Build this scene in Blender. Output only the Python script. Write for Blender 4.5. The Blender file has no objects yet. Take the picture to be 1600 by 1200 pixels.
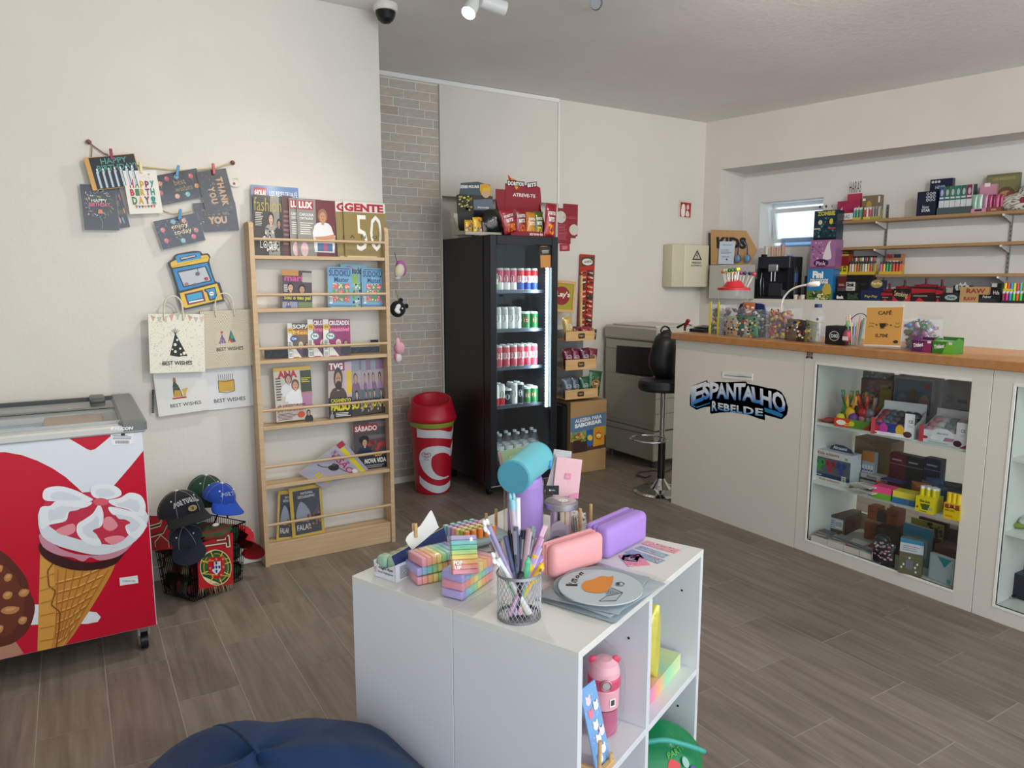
import bpy,bmesh,math,random
from mathutils import Matrix,Vector
from mathutils.geometry import tessellate_polygon
random.seed(7)
PI=math.pi
SC=bpy.context.scene
COL=SC.collection
F,EYE=1125.0,Vector((0,0,1.47))
PITCH,AZ=math.atan(160/F),math.radians(31.46)
fh=Vector((math.sin(AZ),math.cos(AZ),0));RT=Vector((math.cos(AZ),-math.sin(AZ),0))
FW=fh*math.cos(PITCH)+Vector((0,0,-math.sin(PITCH)));UP=RT.cross(FW)
cam=bpy.data.cameras.new('camera');co=bpy.data.objects.new('camera',cam);COL.objects.link(co)
cam.sensor_fit='HORIZONTAL';cam.sensor_width=36;cam.lens=F/1600*36
cam.clip_start=.05
co.matrix_world=Matrix(((RT.x,UP.x,-FW.x,EYE.x),(RT.y,UP.y,-FW.y,EYE.y),(RT.z,UP.z,-FW.z,EYE.z),(0,0,0,1)))
SC.camera=co
w=bpy.data.worlds.new('world');SC.world=w;w.use_nodes=True
bg=w.node_tree.nodes['Background']
bg.inputs[0].default_value=(.76,.90,1.0,1);bg.inputs[1].default_value=1.65
SC.cycles.transparent_max_bounces=32
SC.view_settings.view_transform='Standard';SC.view_settings.look='None'
SC.view_settings.exposure=0.06;SC.view_settings.gamma=1;SC.view_settings.use_curve_mapping=False
def area(name,loc,rot,sx,sy,power,col):
 l=bpy.data.lights.new(name,'AREA');l.shape='RECTANGLE';l.size=sx;l.size_y=sy
 l.energy=power;l.color=col
 o=bpy.data.objects.new(name,l);COL.objects.link(o);o.location=loc;o.rotation_euler=rot
 return o
def spot(name,loc,target,power,angle,blend=.6,col=(1,.93,.82),r=.035):
 l=bpy.data.lights.new(name,'SPOT');l.energy=power;l.spot_size=math.radians(angle)
 l.spot_blend=blend;l.color=col;l.shadow_soft_size=r
 o=bpy.data.objects.new(name,l);COL.objects.link(o);o.location=loc
 o.rotation_euler=(Vector(target)-Vector(loc)).to_track_quat('-Z','Y').to_euler()
 return o
area('shopfront_daylight',(1.8,-1.9,1.45),(math.radians(108),0,0),6.0,2.3,84,(.90,.95,1.0))
spot('track_or_added_spot',(1.665,3.112,2.69),(.45,2.85,1.1),66,118,1.0)
spot('track_or_added_spot',(1.2,1.3,2.70),(-.2,3.8,1.7),78,90,.9)
spot('track_or_added_spot',(2.6,1.6,2.72),(4.4,4.7,1.5),78,90,.9)
spot('track_or_added_spot',(3.0,.2,2.72),(5.3,2.9,1.7),104,100,.9)
spot('track_or_added_spot',(1.9,-.3,2.72),(2.2,2.2,.4),45,110,.9)
spot('track_or_added_spot',(4.4,.6,2.72),(4.7,.8,1.3),45,120,.9)
spot('track_or_added_spot',(4.6,1.2,2.78),(4.4,2.0,.5),50,120,.9)  # added spot, no fixture known there; lifts the counter window interiors
def ray(x,y):return FW*F+RT*(x-800)-UP*(y-600)
def PZ(z):
 def f(x,y):
  d=ray(x,y);return EYE+d*((z-EYE.z)/d.z)
 return f
def PX(X):
 def f(x,y):
  d=ray(x,y);return EYE+d*(X/d.x)
 return f
def PY(Y):
 def f(x,y):
  d=ray(x,y);return EYE+d*(Y/d.y)
 return f
def PN(o,n,k=0):
 def f(x,y):
  d=ray(x,y);return EYE+d*(((o+n*k-EYE).dot(n))/d.dot(n))
 return f
def Z(ox,oy,s):return lambda x,y:(ox+x/s,oy+y/s)
z1=Z(100,200,5.333);z2=Z(200,380,4.2875);z3=Z(370,270,5.218);z4=Z(380,470,5.218)
z5=Z(380,650,4.8);z6=Z(0,590,2.553);z7=Z(220,720,5.0);z8=Z(590,590,6.0)
f1=Z(680,260,5.0);f2=Z(680,380,3.243);f3=Z(850,370,3.077);f4=Z(1030,240,4.617)
f5=Z(1090,420,6.154);f6=Z(1300,420,5.333);f7=Z(1250,270,6.667);f8=Z(1400,250,5.215)
c1=Z(1040,560,5.0);c2=Z(1260,560,5.714);c3=Z(1250,740,4.571)
t1=Z(560,680,4.615);t2=Z(720,680,5.333);t3=Z(760,780,5.0);t4=Z(880,900,4.0)
def L(h):
 if not isinstance(h,str):return h
 h=h.lstrip('#');h=''.join(c*2 for c in h)if len(h)==3 else h;o=[]
 for i in(0,2,4):
  c=int(h[i:i+2],16)/255
  o.append(c/12.92 if c<=.04045 else((c+.055)/1.055)**2.4)
 return(o[0],o[1],o[2],1.0)
def mix(a,b,t):
 a,b=L(a),L(b);return tuple(a[i]*(1-t)+b[i]*t for i in range(4))
MATS={}
def newmat(name):
 m=bpy.data.materials.new(name);m.use_nodes=True;MATS[name]=m
 nt=m.node_tree;b=nt.nodes['Principled BSDF']
 return m,nt,b
def lk(nt,a,b):nt.links.new(a,b)
def noise(nt,scale,detail=3,rough=.5,vec=None,dist=0):
 n=nt.nodes.new('ShaderNodeTexNoise');n.inputs['Scale'].default_value=scale
 n.inputs['Detail'].default_value=detail;n.inputs['Roughness'].default_value=rough
 n.inputs['Distortion'].default_value=dist
 if vec is not None:lk(nt,vec,n.inputs['Vector'])
 return n
def bump(nt,b,h,strength,dist=.01):
 n=nt.nodes.new('ShaderNodeBump');n.inputs['Strength'].default_value=strength
 n.inputs['Distance'].default_value=dist;lk(nt,h,n.inputs['Height']);lk(nt,n.outputs[0],b.inputs['Normal'])
def coords(nt,kind='Object',scale=(1,1,1)):
 t=nt.nodes.new('ShaderNodeTexCoord');m=nt.nodes.new('ShaderNodeMapping')
 m.inputs['Scale'].default_value=scale;lk(nt,t.outputs[kind],m.inputs['Vector']);return m.outputs[0]
def attr(name,rough,metal=0,b_s=0,b_scale=200,coat=0,spec=.5,alpha=1,sheen=0,b_dist=.002):
 m,nt,b=newmat(name)
 a=nt.nodes.new('ShaderNodeAttribute');a.attribute_name='Col'
 lk(nt,a.outputs['Color'],b.inputs['Base Color'])
 b.inputs['Roughness'].default_value=rough;b.inputs['Metallic'].default_value=metal
 b.inputs['Specular IOR Level'].default_value=spec
 b.inputs['Coat Weight'].default_value=coat;b.inputs['Coat Roughness'].default_value=.1
 if sheen:b.inputs['Sheen Weight'].default_value=sheen
 if b_s:
  n=noise(nt,b_scale,2,.5,coords(nt));bump(nt,b,n.outputs[0],b_s,b_dist)
 return m
attr('paper',.55,b_s=.05,b_scale=300)
attr('gloss',.3,coat=.08,spec=.3)
attr('plastic',.38)
attr('matte',.75,b_s=.05,b_scale=150)
attr('soft',.5,b_s=.1,b_scale=60)
attr('metal',.42,metal=1)
attr('chrome',.08,metal=1)
attr('fabric',.95,b_s=.5,b_scale=400,sheen=.04)
attr('lam',.35,b_s=.03,b_scale=80)
attr('foil',.28,metal=.15,b_s=.6,b_scale=45,coat=.5,b_dist=.006)
def clear(name,col,rough=.02,tr=.9,ior=1.45):
 m,nt,b=newmat(name);nt.nodes.remove(b)
 out=nt.nodes['Material Output']
 t=nt.nodes.new('ShaderNodeBsdfTransparent');t.inputs[0].default_value=col
 g=nt.nodes.new('ShaderNodeBsdfGlossy');g.inputs['Roughness'].default_value=rough
 f=nt.nodes.new('ShaderNodeFresnel');f.inputs['IOR'].default_value=ior
 x=nt.nodes.new('ShaderNodeMixShader');d=nt.nodes.new('ShaderNodeBsdfDiffuse');d.inputs[0].default_value=(.8,.8,.82,1)
 x2=nt.nodes.new('ShaderNodeMixShader');x2.inputs[0].default_value=1-tr
 ge=nt.nodes.new('ShaderNodeNewGeometry');mu=nt.nodes.new('ShaderNodeMath');mu.operation='MULTIPLY_ADD';mu.inputs[1].default_value=-1;mu.inputs[2].default_value=1
 m2=nt.nodes.new('ShaderNodeMath');m2.operation='MULTIPLY'
 lk(nt,ge.outputs['Backfacing'],mu.inputs[0]);lk(nt,mu.outputs[0],m2.inputs[0]);lk(nt,f.outputs[0],m2.inputs[1])
 lk(nt,m2.outputs[0],x.inputs[0]);lk(nt,t.outputs[0],x.inputs[1]);lk(nt,g.outputs[0],x.inputs[2])
 lk(nt,x.outputs[0],x2.inputs[1]);lk(nt,d.outputs[0],x2.inputs[2]);lk(nt,x2.outputs[0],out.inputs[0])
 return m
clear('glass',(.95,.98,.97,1),tr=.995)
clear('clear_plastic',(.97,.98,.99,1),rough=.06,tr=.93,ior=1.5)
clear('film',(.985,.985,.99,1),rough=.10,tr=.982,ior=1.38)
clear('tinted_dome',(.10,.11,.12,1),rough=.04,tr=.97)
clear('blue_plastic',(.45,.68,.9,1),rough=.15,tr=.7)
def emit(name,col,s):
 m,nt,b=newmat(name);b.inputs['Base Color'].default_value=L(col)
 b.inputs['Emission Color'].default_value=L(col);b.inputs['Emission Strength'].default_value=s
 return m
emit('led','#dcf4ff',16);emit('lamp_face','#fff3dc',40)
def plaster(name,c1,c2,sc=1.3,bs=.25,bsc=55):
 m,nt,b=newmat(name);v=coords(nt)
 n=noise(nt,sc,4,.6,v);r=nt.nodes.new('ShaderNodeValToRGB')
 r.color_ramp.elements[0].position=.35;r.color_ramp.elements[0].color=L(c1)
 r.color_ramp.elements[1].position=.7;r.color_ramp.elements[1].color=L(c2)
 lk(nt,n.outputs[0],r.inputs[0]);lk(nt,r.outputs[0],b.inputs['Base Color'])
 b.inputs['Roughness'].default_value=.8
 n2=noise(nt,bsc,3,.6,v);bump(nt,b,n2.outputs[0],bs,.004)
plaster('wall_paint','#d3cdc5','#d9d4cc');plaster('ceiling_paint','#e2dfdc','#e9e6e3',1.6,.6,28)
plaster('panel_paint','#d3cec6','#d9d4cc',1.2,.06);plaster('niche_paint','#dcdad8','#e2e0dc')
def wood(name,c1,c2,scale,rough=.45,rnd=0,knots=False,coat=0):
 m,nt,b=newmat(name)
 tc=nt.nodes.new('ShaderNodeTexCoord');mp=nt.nodes.new('ShaderNodeMapping')
 mp.inputs['Scale'].default_value=scale
 oi=nt.nodes.new('ShaderNodeObjectInfo');vm=nt.nodes.new('ShaderNodeVectorMath');vm.operation='ADD'
 sc=nt.nodes.new('ShaderNodeVectorMath');sc.operation='SCALE';sc.inputs['Scale'].default_value=37 if rnd else 0
 cx=nt.nodes.new('ShaderNodeCombineXYZ')
 for i in range(3):lk(nt,oi.outputs['Random'],cx.inputs[i])
 lk(nt,cx.outputs[0],sc.inputs[0]);lk(nt,tc.outputs['Object'],vm.inputs[0]);lk(nt,sc.outputs[0],vm.inputs[1])
 lk(nt,vm.outputs[0],mp.inputs['Vector'])
 n=noise(nt,1,6,.62,mp.outputs[0],.35)
 r=nt.nodes.new('ShaderNodeValToRGB');r.color_ramp.elements[0].position=.3;r.color_ramp.elements[0].color=L(c1)
 r.color_ramp.elements[1].position=.72;r.color_ramp.elements[1].color=L(c2)
 lk(nt,n.outputs[0],r.inputs[0]);last=r.outputs[0]
 if rnd:
  h=nt.nodes.new('ShaderNodeHueSaturation');ma=nt.nodes.new('ShaderNodeMapRange')
  ma.inputs[3].default_value=1-rnd;ma.inputs[4].default_value=1+rnd
  lk(nt,oi.outputs['Random'],ma.inputs[0]);lk(nt,ma.outputs[0],h.inputs['Value']);lk(nt,last,h.inputs['Color']);last=h.outputs[0]
 if knots:
  v3=nt.nodes.new('ShaderNodeMapping');v3.inputs['Scale'].default_value=(3.2,1.6,1);lk(nt,vm.outputs[0],v3.inputs['Vector'])
  n3=noise(nt,1.3,2,.5,v3.outputs[0]);r3=nt.nodes.new('ShaderNodeValToRGB')
  r3.color_ramp.elements[0].position=.28;r3.color_ramp.elements[0].color=(.62,.6,.58,1)
  r3.color_ramp.elements[1].position=.46;r3.color_ramp.elements[1].color=(1,1,1,1)
  mx=nt.nodes.new('ShaderNodeMix');mx.data_type='RGBA';mx.blend_type='MULTIPLY';mx.inputs[0].default_value=.6
  lk(nt,n3.outputs[0],r3.inputs[0]);lk(nt,last,mx.inputs[6]);lk(nt,r3.outputs[0],mx.inputs[7]);last=mx.outputs[2]
 lk(nt,last,b.inputs['Base Color']);b.inputs['Roughness'].default_value=rough
 b.inputs['Coat Weight'].default_value=coat
 bump(nt,b,n.outputs[0],.12,.002)
wood('floor_tile','#6f6459','#8f8377',(34,2.2,1),.42,.07,True)
wood('oak_light','#ba9c77','#ceb28d',(3,3,60),.5)
wood('oak_light_h','#ba9c77','#ceb28d',(3,60,60),.5)
wood('counter_wood','#a8713e','#bb8450',(30,1.5,20),.35,coat=.2)
wood('shelf_wood','#96744e','#a8855c',(3,3,30),.5)
wood('crate_wood','#c79a62','#dfb985',(3,40,40),.6)
def simple(name,col,rough=.6):
 m,nt,b=newmat(name);v=coords(nt);n=noise(nt,6,3,.5,v)
 mx=nt.nodes.new('ShaderNodeMix');mx.data_type='RGBA';mx.inputs[6].default_value=L(col)
 c=L(col);mx.inputs[7].default_value=(c[0]*.85,c[1]*.85,c[2]*.85,1)
 lk(nt,n.outputs[0],mx.inputs[0]);lk(nt,mx.outputs[2],b.inputs['Base Color']);b.inputs['Roughness'].default_value=rough
simple('grout','#a8a198',.85);simple('brick_joint','#efebe4',.9)
def brickmat():
 m,nt,b=newmat('brick_face');oi=nt.nodes.new('ShaderNodeObjectInfo')
 r=nt.nodes.new('ShaderNodeValToRGB');r.color_ramp.elements[0].color=L('#b3a596');r.color_ramp.elements[1].color=L('#c2b4a5')
 e=r.color_ramp.elements.new(.15);e.color=L('#b8b0a8')
 lk(nt,oi.outputs['Random'],r.inputs[0]);v=coords(nt,'Object',(6,6,30));n=noise(nt,3,5,.6,v)
 mx=nt.nodes.new('ShaderNodeMix');mx.data_type='RGBA';mx.blend_type='OVERLAY';mx.inputs[0].default_value=.3
 lk(nt,r.outputs[0],mx.inputs[6]);lk(nt,n.outputs[0],mx.inputs[7]);lk(nt,mx.outputs[2],b.inputs['Base Color'])
 b.inputs['Roughness'].default_value=.8;bump(nt,b,n.outputs[0],.4,.004)
brickmat()
class MB:
 def __init__(s):s.v=[];s.f=[];s.c=[];s.sm=[];s.X=None
 def add(s,vs,fs,col,smooth=False,cc=None):
  n=len(s.v);col=L(col)
  for p in vs:
   p=Vector(p)
   if s.X is not None:p=s.X@p
   s.v.append(p[:])
  for i,f in enumerate(fs):
   s.f.append([n+k for k in f]);s.sm.append(smooth)
   s.c.append([cc(vs[k])for k in f]if cc else(L(col[i])if isinstance(col,list)else col))
  return s
 def box(s,x0,y0,z0,x1,y1,z1,col,ch=0,front=None,top=None):
  if x1<x0:x0,x1=x1,x0
  if y1<y0:y0,y1=y1,y0
  if z1<z0:z0,z1=z1,z0
  if ch:
   ch=min(ch,(x1-x0)*.45,(y1-y0)*.45,(z1-z0)*.45)
   vs,fs=chbox(x0,y0,z0,x1,y1,z1,ch);return s.add(vs,fs,col)
  vs=[(x0,y0,z0),(x1,y0,z0),(x1,y1,z0),(x0,y1,z0),(x0,y0,z1),(x1,y0,z1),(x1,y1,z1),(x0,y1,z1)]
  fs=[(0,3,2,1),(4,5,6,7),(0,1,5,4),(1,2,6,5),(2,3,7,6),(3,0,4,7)]
  c=[col,top or col,front or col,col,col,col]
  return s.add(vs,fs,[L(k)for k in c])
 def cyl(s,p0,p1,r0,r1,col,n=14,caps=True,smooth=True,c1=None):
  p0,p1=Vector(p0),Vector(p1);a=(p1-p0).normalized()
  t=Vector((0,0,1))if abs(a.z)<.9 else Vector((1,0,0));u=a.cross(t).normalized();w_=a.cross(u)
  vs=[]
  for p,r in((p0,r0),(p1,r1)):
   for i in range(n):
    an=2*PI*i/n;vs.append(p+(u*math.cos(an)+w_*math.sin(an))*r)
  fs=[(i,(i+1)%n,n+(i+1)%n,n+i)for i in range(n)]
  s.add(vs,[f[::-1]for f in fs],col,smooth)
  if caps:
   s.add(vs[:n],[tuple(range(n))],col);s.add(vs[n:],[tuple(range(n-1,-1,-1))],c1 or col)
  return s
 def lathe(s,prof,col,n=20,c=(0,0,0),smooth=True,arc=None):
  cols=col if isinstance(col,list)else[col]*(len(prof)-1)
  for k in range(len(prof)-1):
   (ra,za),(rb,zb)=prof[k],prof[k+1];vs=[]
   for r,z in((ra,za),(rb,zb)):
    for i in range(n):an=2*PI*i/n;vs.append((c[0]+r*math.cos(an),c[1]+r*math.sin(an),c[2]+z))
   fs=[]
   for i in range(n):
    j=(i+1)%n
    if ra<1e-6:fs.append((i,n+j,n+i))
    elif rb<1e-6:fs.append((i,j,n+i))
    else:fs.append((i,j,n+j,n+i))
   s.add(vs,fs,cols[k],smooth)
  return s
 def tube(s,pts,r,col,n=6,closed=False):
  pts=[Vector(p)for p in pts];m=len(pts);vs=[];u=None
  for i,p in enumerate(pts):
   a=(pts[(i+1)%m]-pts[i-1])if closed else(pts[min(i+1,m-1)]-pts[max(i-1,0)])
   a=a.normalized()if a.length>1e-9 else Vector((0,0,1))
   if u is None:
    t=Vector((0,0,1))if abs(a.z)<.9 else Vector((1,0,0));u=a.cross(t).normalized()
   else:
    u=(u-a*u.dot(a));u=u.normalized()if u.length>1e-6 else a.orthogonal().normalized()
   w_=a.cross(u);rr=r[i]if isinstance(r,(list,tuple))else r
   for k in range(n):an=2*PI*k/n;vs.append(p+(u*math.cos(an)+w_*math.sin(an))*rr)
  fs=[]
  for i in range(m if closed else m-1):
   for k in range(n):
    a0,a1=i*n+k,i*n+(k+1)%n;b0,b1=((i+1)%m)*n+k,((i+1)%m)*n+(k+1)%n
    fs.append((a0,a1,b1,b0))
  if not closed:fs+=[tuple(range(n))[::-1],tuple((m-1)*n+k for k in range(n))]
  return s.add(vs,fs,col,True)
 def ell(s,c,r,col,nu=16,nv=10,fn=None,v0=-.5,v1=.5,cc=None):
  vs=[];r=(r,r,r)if not isinstance(r,(tuple,list))else r
  for j in range(nv+1):
   la=PI*(v0+(v1-v0)*j/nv)
   for i in range(nu):
    lo=2*PI*i/nu;k=fn(lo,la)if fn else 1
    vs.append((c[0]+r[0]*k*math.cos(la)*math.cos(lo),c[1]+r[1]*k*math.cos(la)*math.sin(lo),c[2]+r[2]*k*math.sin(la)))
  fs=[(j*nu+i,j*nu+(i+1)%nu,(j+1)*nu+(i+1)%nu,(j+1)*nu+i)for j in range(nv)for i in range(nu)]
  return s.add(vs,fs,col,True,cc)
 def prism(s,pts,y0,y1,col,smooth=False):
  n=len(pts);a=sum(pts[i][0]*pts[(i+1)%n][1]-pts[(i+1)%n][0]*pts[i][1]for i in range(n))
  if a<0:pts=pts[::-1]
  vs=[(x,y0,z)for x,z in pts]+[(x,y1,z)for x,z in pts]
  fs=[tuple(range(n)),tuple(range(2*n-1,n-1,-1))]
  s.add(vs,fs,col)
  return s.add(vs,[(i,n+i,n+(i+1)%n,(i+1)%n)for i in range(n)],col,smooth)
 def grid(s,fn,nu,nv,col,smooth=True,cc=None):
  vs=[fn(i/nu,j/nv)for j in range(nv+1)for i in range(nu+1)]
  fs=[(j*(nu+1)+i,j*(nu+1)+i+1,(j+1)*(nu+1)+i+1,(j+1)*(nu+1)+i)for j in range(nv)for i in range(nu)]
  return s.add(vs,fs,col,smooth,cc)
 def quad(s,a,b,c,d,col):return s.add([a,b,c,d],[(0,1,2,3)],col)
 def rbox(s,x0,y0,z0,x1,y1,z1,r,col,seg=3):
  vs,fs=rboxgeo(x1-x0,y1-y0,z1-z0,r,seg)
  return s.add([(x0+a,y0+b,z0+c)for a,b,c in vs],fs,col,True)
 def build(s,name,mat='plastic',parent=None):
  me=bpy.data.meshes.new(name);me.from_pydata(s.v,[],s.f)
  at=me.color_attributes.new('Col','FLOAT_COLOR','CORNER');d=[]
  for f,c in zip(s.f,s.c):
   if isinstance(c,list):
    for k in c:d.extend(k)
   else:
    for _ in f:d.extend(c)
  at.data.foreach_set('color',d)
  me.polygons.foreach_set('use_smooth',s.sm);me.materials.append(MATS[mat]);me.update()
  o=bpy.data.objects.new(name,me);COL.objects.link(o)
  if parent:o.parent=parent
  return o
_c={}
def chbox(x0,y0,z0,x1,y1,z1,c):
 k=('c',round(x1-x0,4),round(y1-y0,4),round(z1-z0,4),c)
 vs,fs=rboxgeo(x1-x0,y1-y0,z1-z0,c,1)
 return[(x0+a,y0+b,z0+d)for a,b,d in vs],fs
def rboxgeo(w_,d,h,r,seg):
 k=(round(w_,4),round(d,4),round(h,4),r,seg)
 if k in _c:return _c[k]
 bm=bmesh.new();bmesh.ops.create_cube(bm,size=1)
 for v in bm.verts:v.co=Vector(((v.co.x+.5)*w_,(v.co.y+.5)*d,(v.co.z+.5)*h))
 bmesh.ops.bevel(bm,geom=bm.edges[:]+bm.verts[:],offset=min(r,w_*.49,d*.49,h*.49),segments=seg,affect='EDGES',profile=.5)
 bm.verts.index_update();out=([v.co[:]for v in bm.verts],[tuple(v.index for v in f.verts)for f in bm.faces]);bm.free()
 _c[k]=out;return out
def smooth2(pts,n=4,closed=True):
 out=[];m=len(pts)
 rng=range(m)if closed else range(m-1)
 g=(lambda i:pts[i%m])if closed else(lambda i:pts[max(0,min(m-1,i))])
 for i in rng:
  p0,p1,p2,p3=g(i-1),g(i),g(i+1),g(i+2)
  for k in range(n):
   t=k/n
   out.append(tuple(.5*(2*p1[a]+(p2[a]-p0[a])*t+(2*p0[a]-5*p1[a]+4*p2[a]-p3[a])*t*t+(3*p1[a]-p0[a]-3*p2[a]+p3[a])*t**3)for a in range(len(p1))))
 if not closed:out.append(tuple(pts[-1]))
 return out
_t={}
def glyphs(txt,bold=.02):
 k=(txt,bold)
 if k in _t:return _t[k]
 cu=bpy.data.curves.new('t','FONT');cu.body=txt;cu.resolution_u=2;cu.offset=bold;cu.fill_mode='FRONT'
 o=bpy.data.objects.new('t',cu);me=bpy.data.meshes.new_from_object(o)
 vs=[(v.co.x,v.co.y)for v in me.vertices];fs=[tuple(p.vertices)for p in me.polygons]
 bpy.data.objects.remove(o);bpy.data.curves.remove(cu);bpy.data.meshes.remove(me)
 if not vs:_t[k]=([],[]);return _t[k]
 x0=min(v[0]for v in vs);x1=max(v[0]for v in vs);y0=min(v[1]for v in vs);y1=max(v[1]for v in vs)
 _t[k]=([((a-x0)/(x1-x0 or 1),(b-y0)/(y1-y0 or 1))for a,b in vs],fs);return _t[k]
class P:
 """flat print laid on a surface: fn(u, v, lift) -> point"""
 def __init__(s,fn,e=.00012):s.mb=MB();s.fn=fn;s.l=1;s.e=e
 def _add(s,pts,fs,col,cc=None):
  vs=[s.fn(u,v,s.l*s.e)for u,v in pts];s.l+=1
  if cc:
   n=len(s.mb.v)
   for p in vs:s.mb.v.append(Vector(p)[:])
   for f in fs:s.mb.f.append([n+k for k in f]);s.mb.sm.append(False);s.mb.c.append([cc(*pts[k])for k in f])
  else:s.mb.add(vs,fs,col)
  return s
 def poly(s,pts,col,sm=0):
  if sm:pts=smooth2(pts,sm)
  return s._add(pts,[tuple(range(len(pts)))],col)
 def r(s,u0,v0,u1,v1,col):return s._add([(u0,v0),(u1,v0),(u1,v1),(u0,v1)],[(0,1,2,3)],col)
 def rr(s,u0,v0,u1,v1,col,a=.1,b=None):
  b=b or a;pts=[]
  for cx_,cy_,a0 in((u1-a,v0+b,-90),(u1-a,v1-b,0),(u0+a,v1-b,90),(u0+a,v0+b,180)):
   for k in range(5):t=math.radians(a0+k*22.5);pts.append((cx_+a*math.cos(t),cy_+b*math.sin(t)))
  return s._add(pts,[tuple(range(len(pts)))],col)
 def e_(s,cu,cv,ru,rv,col,n=18,a0=0,a1=360):
  pts=[(cu+ru*math.cos(math.radians(a0+(a1-a0)*i/n)),cv+rv*math.sin(math.radians(a0+(a1-a0)*i/n)))for i in range(n+(a1-a0!=360))]
  return s._add(pts,[tuple(range(len(pts)))],col)
 def line(s,pts,w_,col):
  fs=[];vs=[]
  for i in range(len(pts)-1):
   (x0,y0),(x1,y1)=pts[i],pts[i+1];dx,dy=x1-x0,y1-y0;ln=math.hypot(dx,dy)or 1
   nx,ny=-dy/ln*w_/2,dx/ln*w_/2;n=len(vs)
   vs+=[(x0-nx,y0-ny),(x1-nx,y1-ny),(x1+nx,y1+ny),(x0+nx,y0+ny)];fs.append((n,n+1,n+2,n+3))
  return s._add(vs,fs,col)
 def t(s,txt,u0,v0,u1,v1,col,bold=.02,cc=None):
  g,fs=glyphs(txt,bold)
  return s._add([(u0+(u1-u0)*a,v0+(v1-v0)*b)for a,b in g],fs,col,cc)
 def tq(s,txt,bl,br,tr,tl,col,bold=.02,cc=None):
  g,fs=glyphs(txt,bold);pts=[]
  for a,b in g:
   pts.append(tuple((bl[i]*(1-a)+br[i]*a)*(1-b)+(tl[i]*(1-a)+tr[i]*a)*b for i in(0,1)))
  if cc:
   n=len(s.mb.v);vs=[s.fn(u,v,s.l*s.e)for u,v in pts];s.l+=1
   for p in vs:s.mb.v.append(Vector(p)[:])
   for f in fs:s.mb.f.append([n+k for k in f]);s.mb.sm.append(False);s.mb.c.append([cc(g[k][1])for k in f])
   return s
  return s._add(pts,fs,col)
 def lines(s,u0,v0,u1,v1,n,col,fill=.45,rag=.3):
  vs=[];fs=[];hh=(v1-v0)/n
  for i in range(n):
   e=u1-(u1-u0)*random.random()*rag;y=v0+hh*i;k=len(vs)
   vs+=[(u0,y),(e,y),(e,y+hh*fill),(u0,y+hh*fill)];fs.append((k,k+1,k+2,k+3))
  return s._add(vs,fs,col)
 def dots(s,u0,v0,u1,v1,n,ru,rv,cols):
  by={}
  for _ in range(n):by.setdefault(random.choice(cols),[]).append((random.uniform(u0,u1),random.uniform(v0,v1)))
  for c,ps in by.items():
   vs=[];fs=[]
   for a,b in ps:
    k=len(vs);q=random.uniform(.6,1.2);an=random.random()*3
    for i in range(5):vs.append((a+ru*q*math.cos(an+i*1.2566),b+rv*q*math.sin(an+i*1.2566)))
    fs.append(tuple(range(k,k+5)))
   s._add(vs,fs,c)
  return s
 def bars(s,u0,v0,u1,v1,n=14,col='#111111'):
  s.r(u0,v0,u1,v1,'#f2f2f0');vs=[];fs=[];x=u0+(u1-u0)*.06
  while x<u1-(u1-u0)*.08:
   wd=(u1-u0)/n*random.uniform(.25,.8);k=len(vs)
   vs+=[(x,v0+(v1-v0)*.15),(x+wd,v0+(v1-v0)*.15),(x+wd,v1-(v1-v0)*.12),(x,v1-(v1-v0)*.12)];fs.append((k,k+1,k+2,k+3));x+=wd+(u1-u0)/n*.5
  return s._add(vs,fs,col)
def flat(w_,h,y=0,x0=0,z0=0):return lambda u,v,l:(x0+u*w_,y-l,z0+v*h)
def flat_top(w_,d,z,x0=0,y0=0):return lambda u,v,l:(x0+u*w_,y0+v*d,z+l)
def flat_left(d,h,x=0,y0=0,z0=0):return lambda u,v,l:(x-l,y0+(1-u)*d,z0+v*h)
def tag(o,label,cat,group=None):
 o['label']=label;o['category']=cat
 if group:o['group']=group
 return o
def thing(name,label,cat,loc=(0,0,0),rz=0,group=None,M=None,rx=0,ry=0):
 o=bpy.data.objects.new(name,None);COL.objects.link(o);o.empty_display_size=.05
 o.matrix_world=M if M is not None else Matrix.Translation(loc)@Matrix.Rotation(rz,4,'Z')@Matrix.Rotation(ry,4,'Y')@Matrix.Rotation(rx,4,'X')
 return tag(o,label,cat,group)
def solo(mb,mat,name,label,cat,loc=(0,0,0),rz=0,group=None,M=None,rx=0,ry=0):
 o=mb.build(name,mat)
 o.matrix_world=M if M is not None else Matrix.Translation(loc)@Matrix.Rotation(rz,4,'Z')@Matrix.Rotation(ry,4,'Y')@Matrix.Rotation(rx,4,'X')
 return tag(o,label,cat,group)
def struct(mb,mat,name,parent=None):
 o=mb.build(name,mat,parent);o['kind']='structure';return o
def copytree(o,parent=None,label=None,M=None):
 c=o.copy();COL.objects.link(c)
 if parent is not None:c.parent=parent
 if label:c['label']=label
 if M is not None:c.matrix_world=M
 for ch in o.children:copytree(ch,c)
 return c
def qframe(pl,bl,br,tl,lean=0,off=0):
 a,b,c=pl(*bl),pl(*br),pl(*tl);x=(b-a);w_=x.length;x.normalize()
 z=(c-a);z=z-x*z.dot(x);h=z.length;z.normalize();y=z.cross(x)
 a=a+y*off
 M=Matrix(((x.x,y.x,z.x,a.x),(x.y,y.y,z.y,a.y),(x.z,y.z,z.z,a.z),(0,0,0,1)))
 if lean:M=M@Matrix.Rotation(-lean,4,'X')
 return M,w_,h
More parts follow.
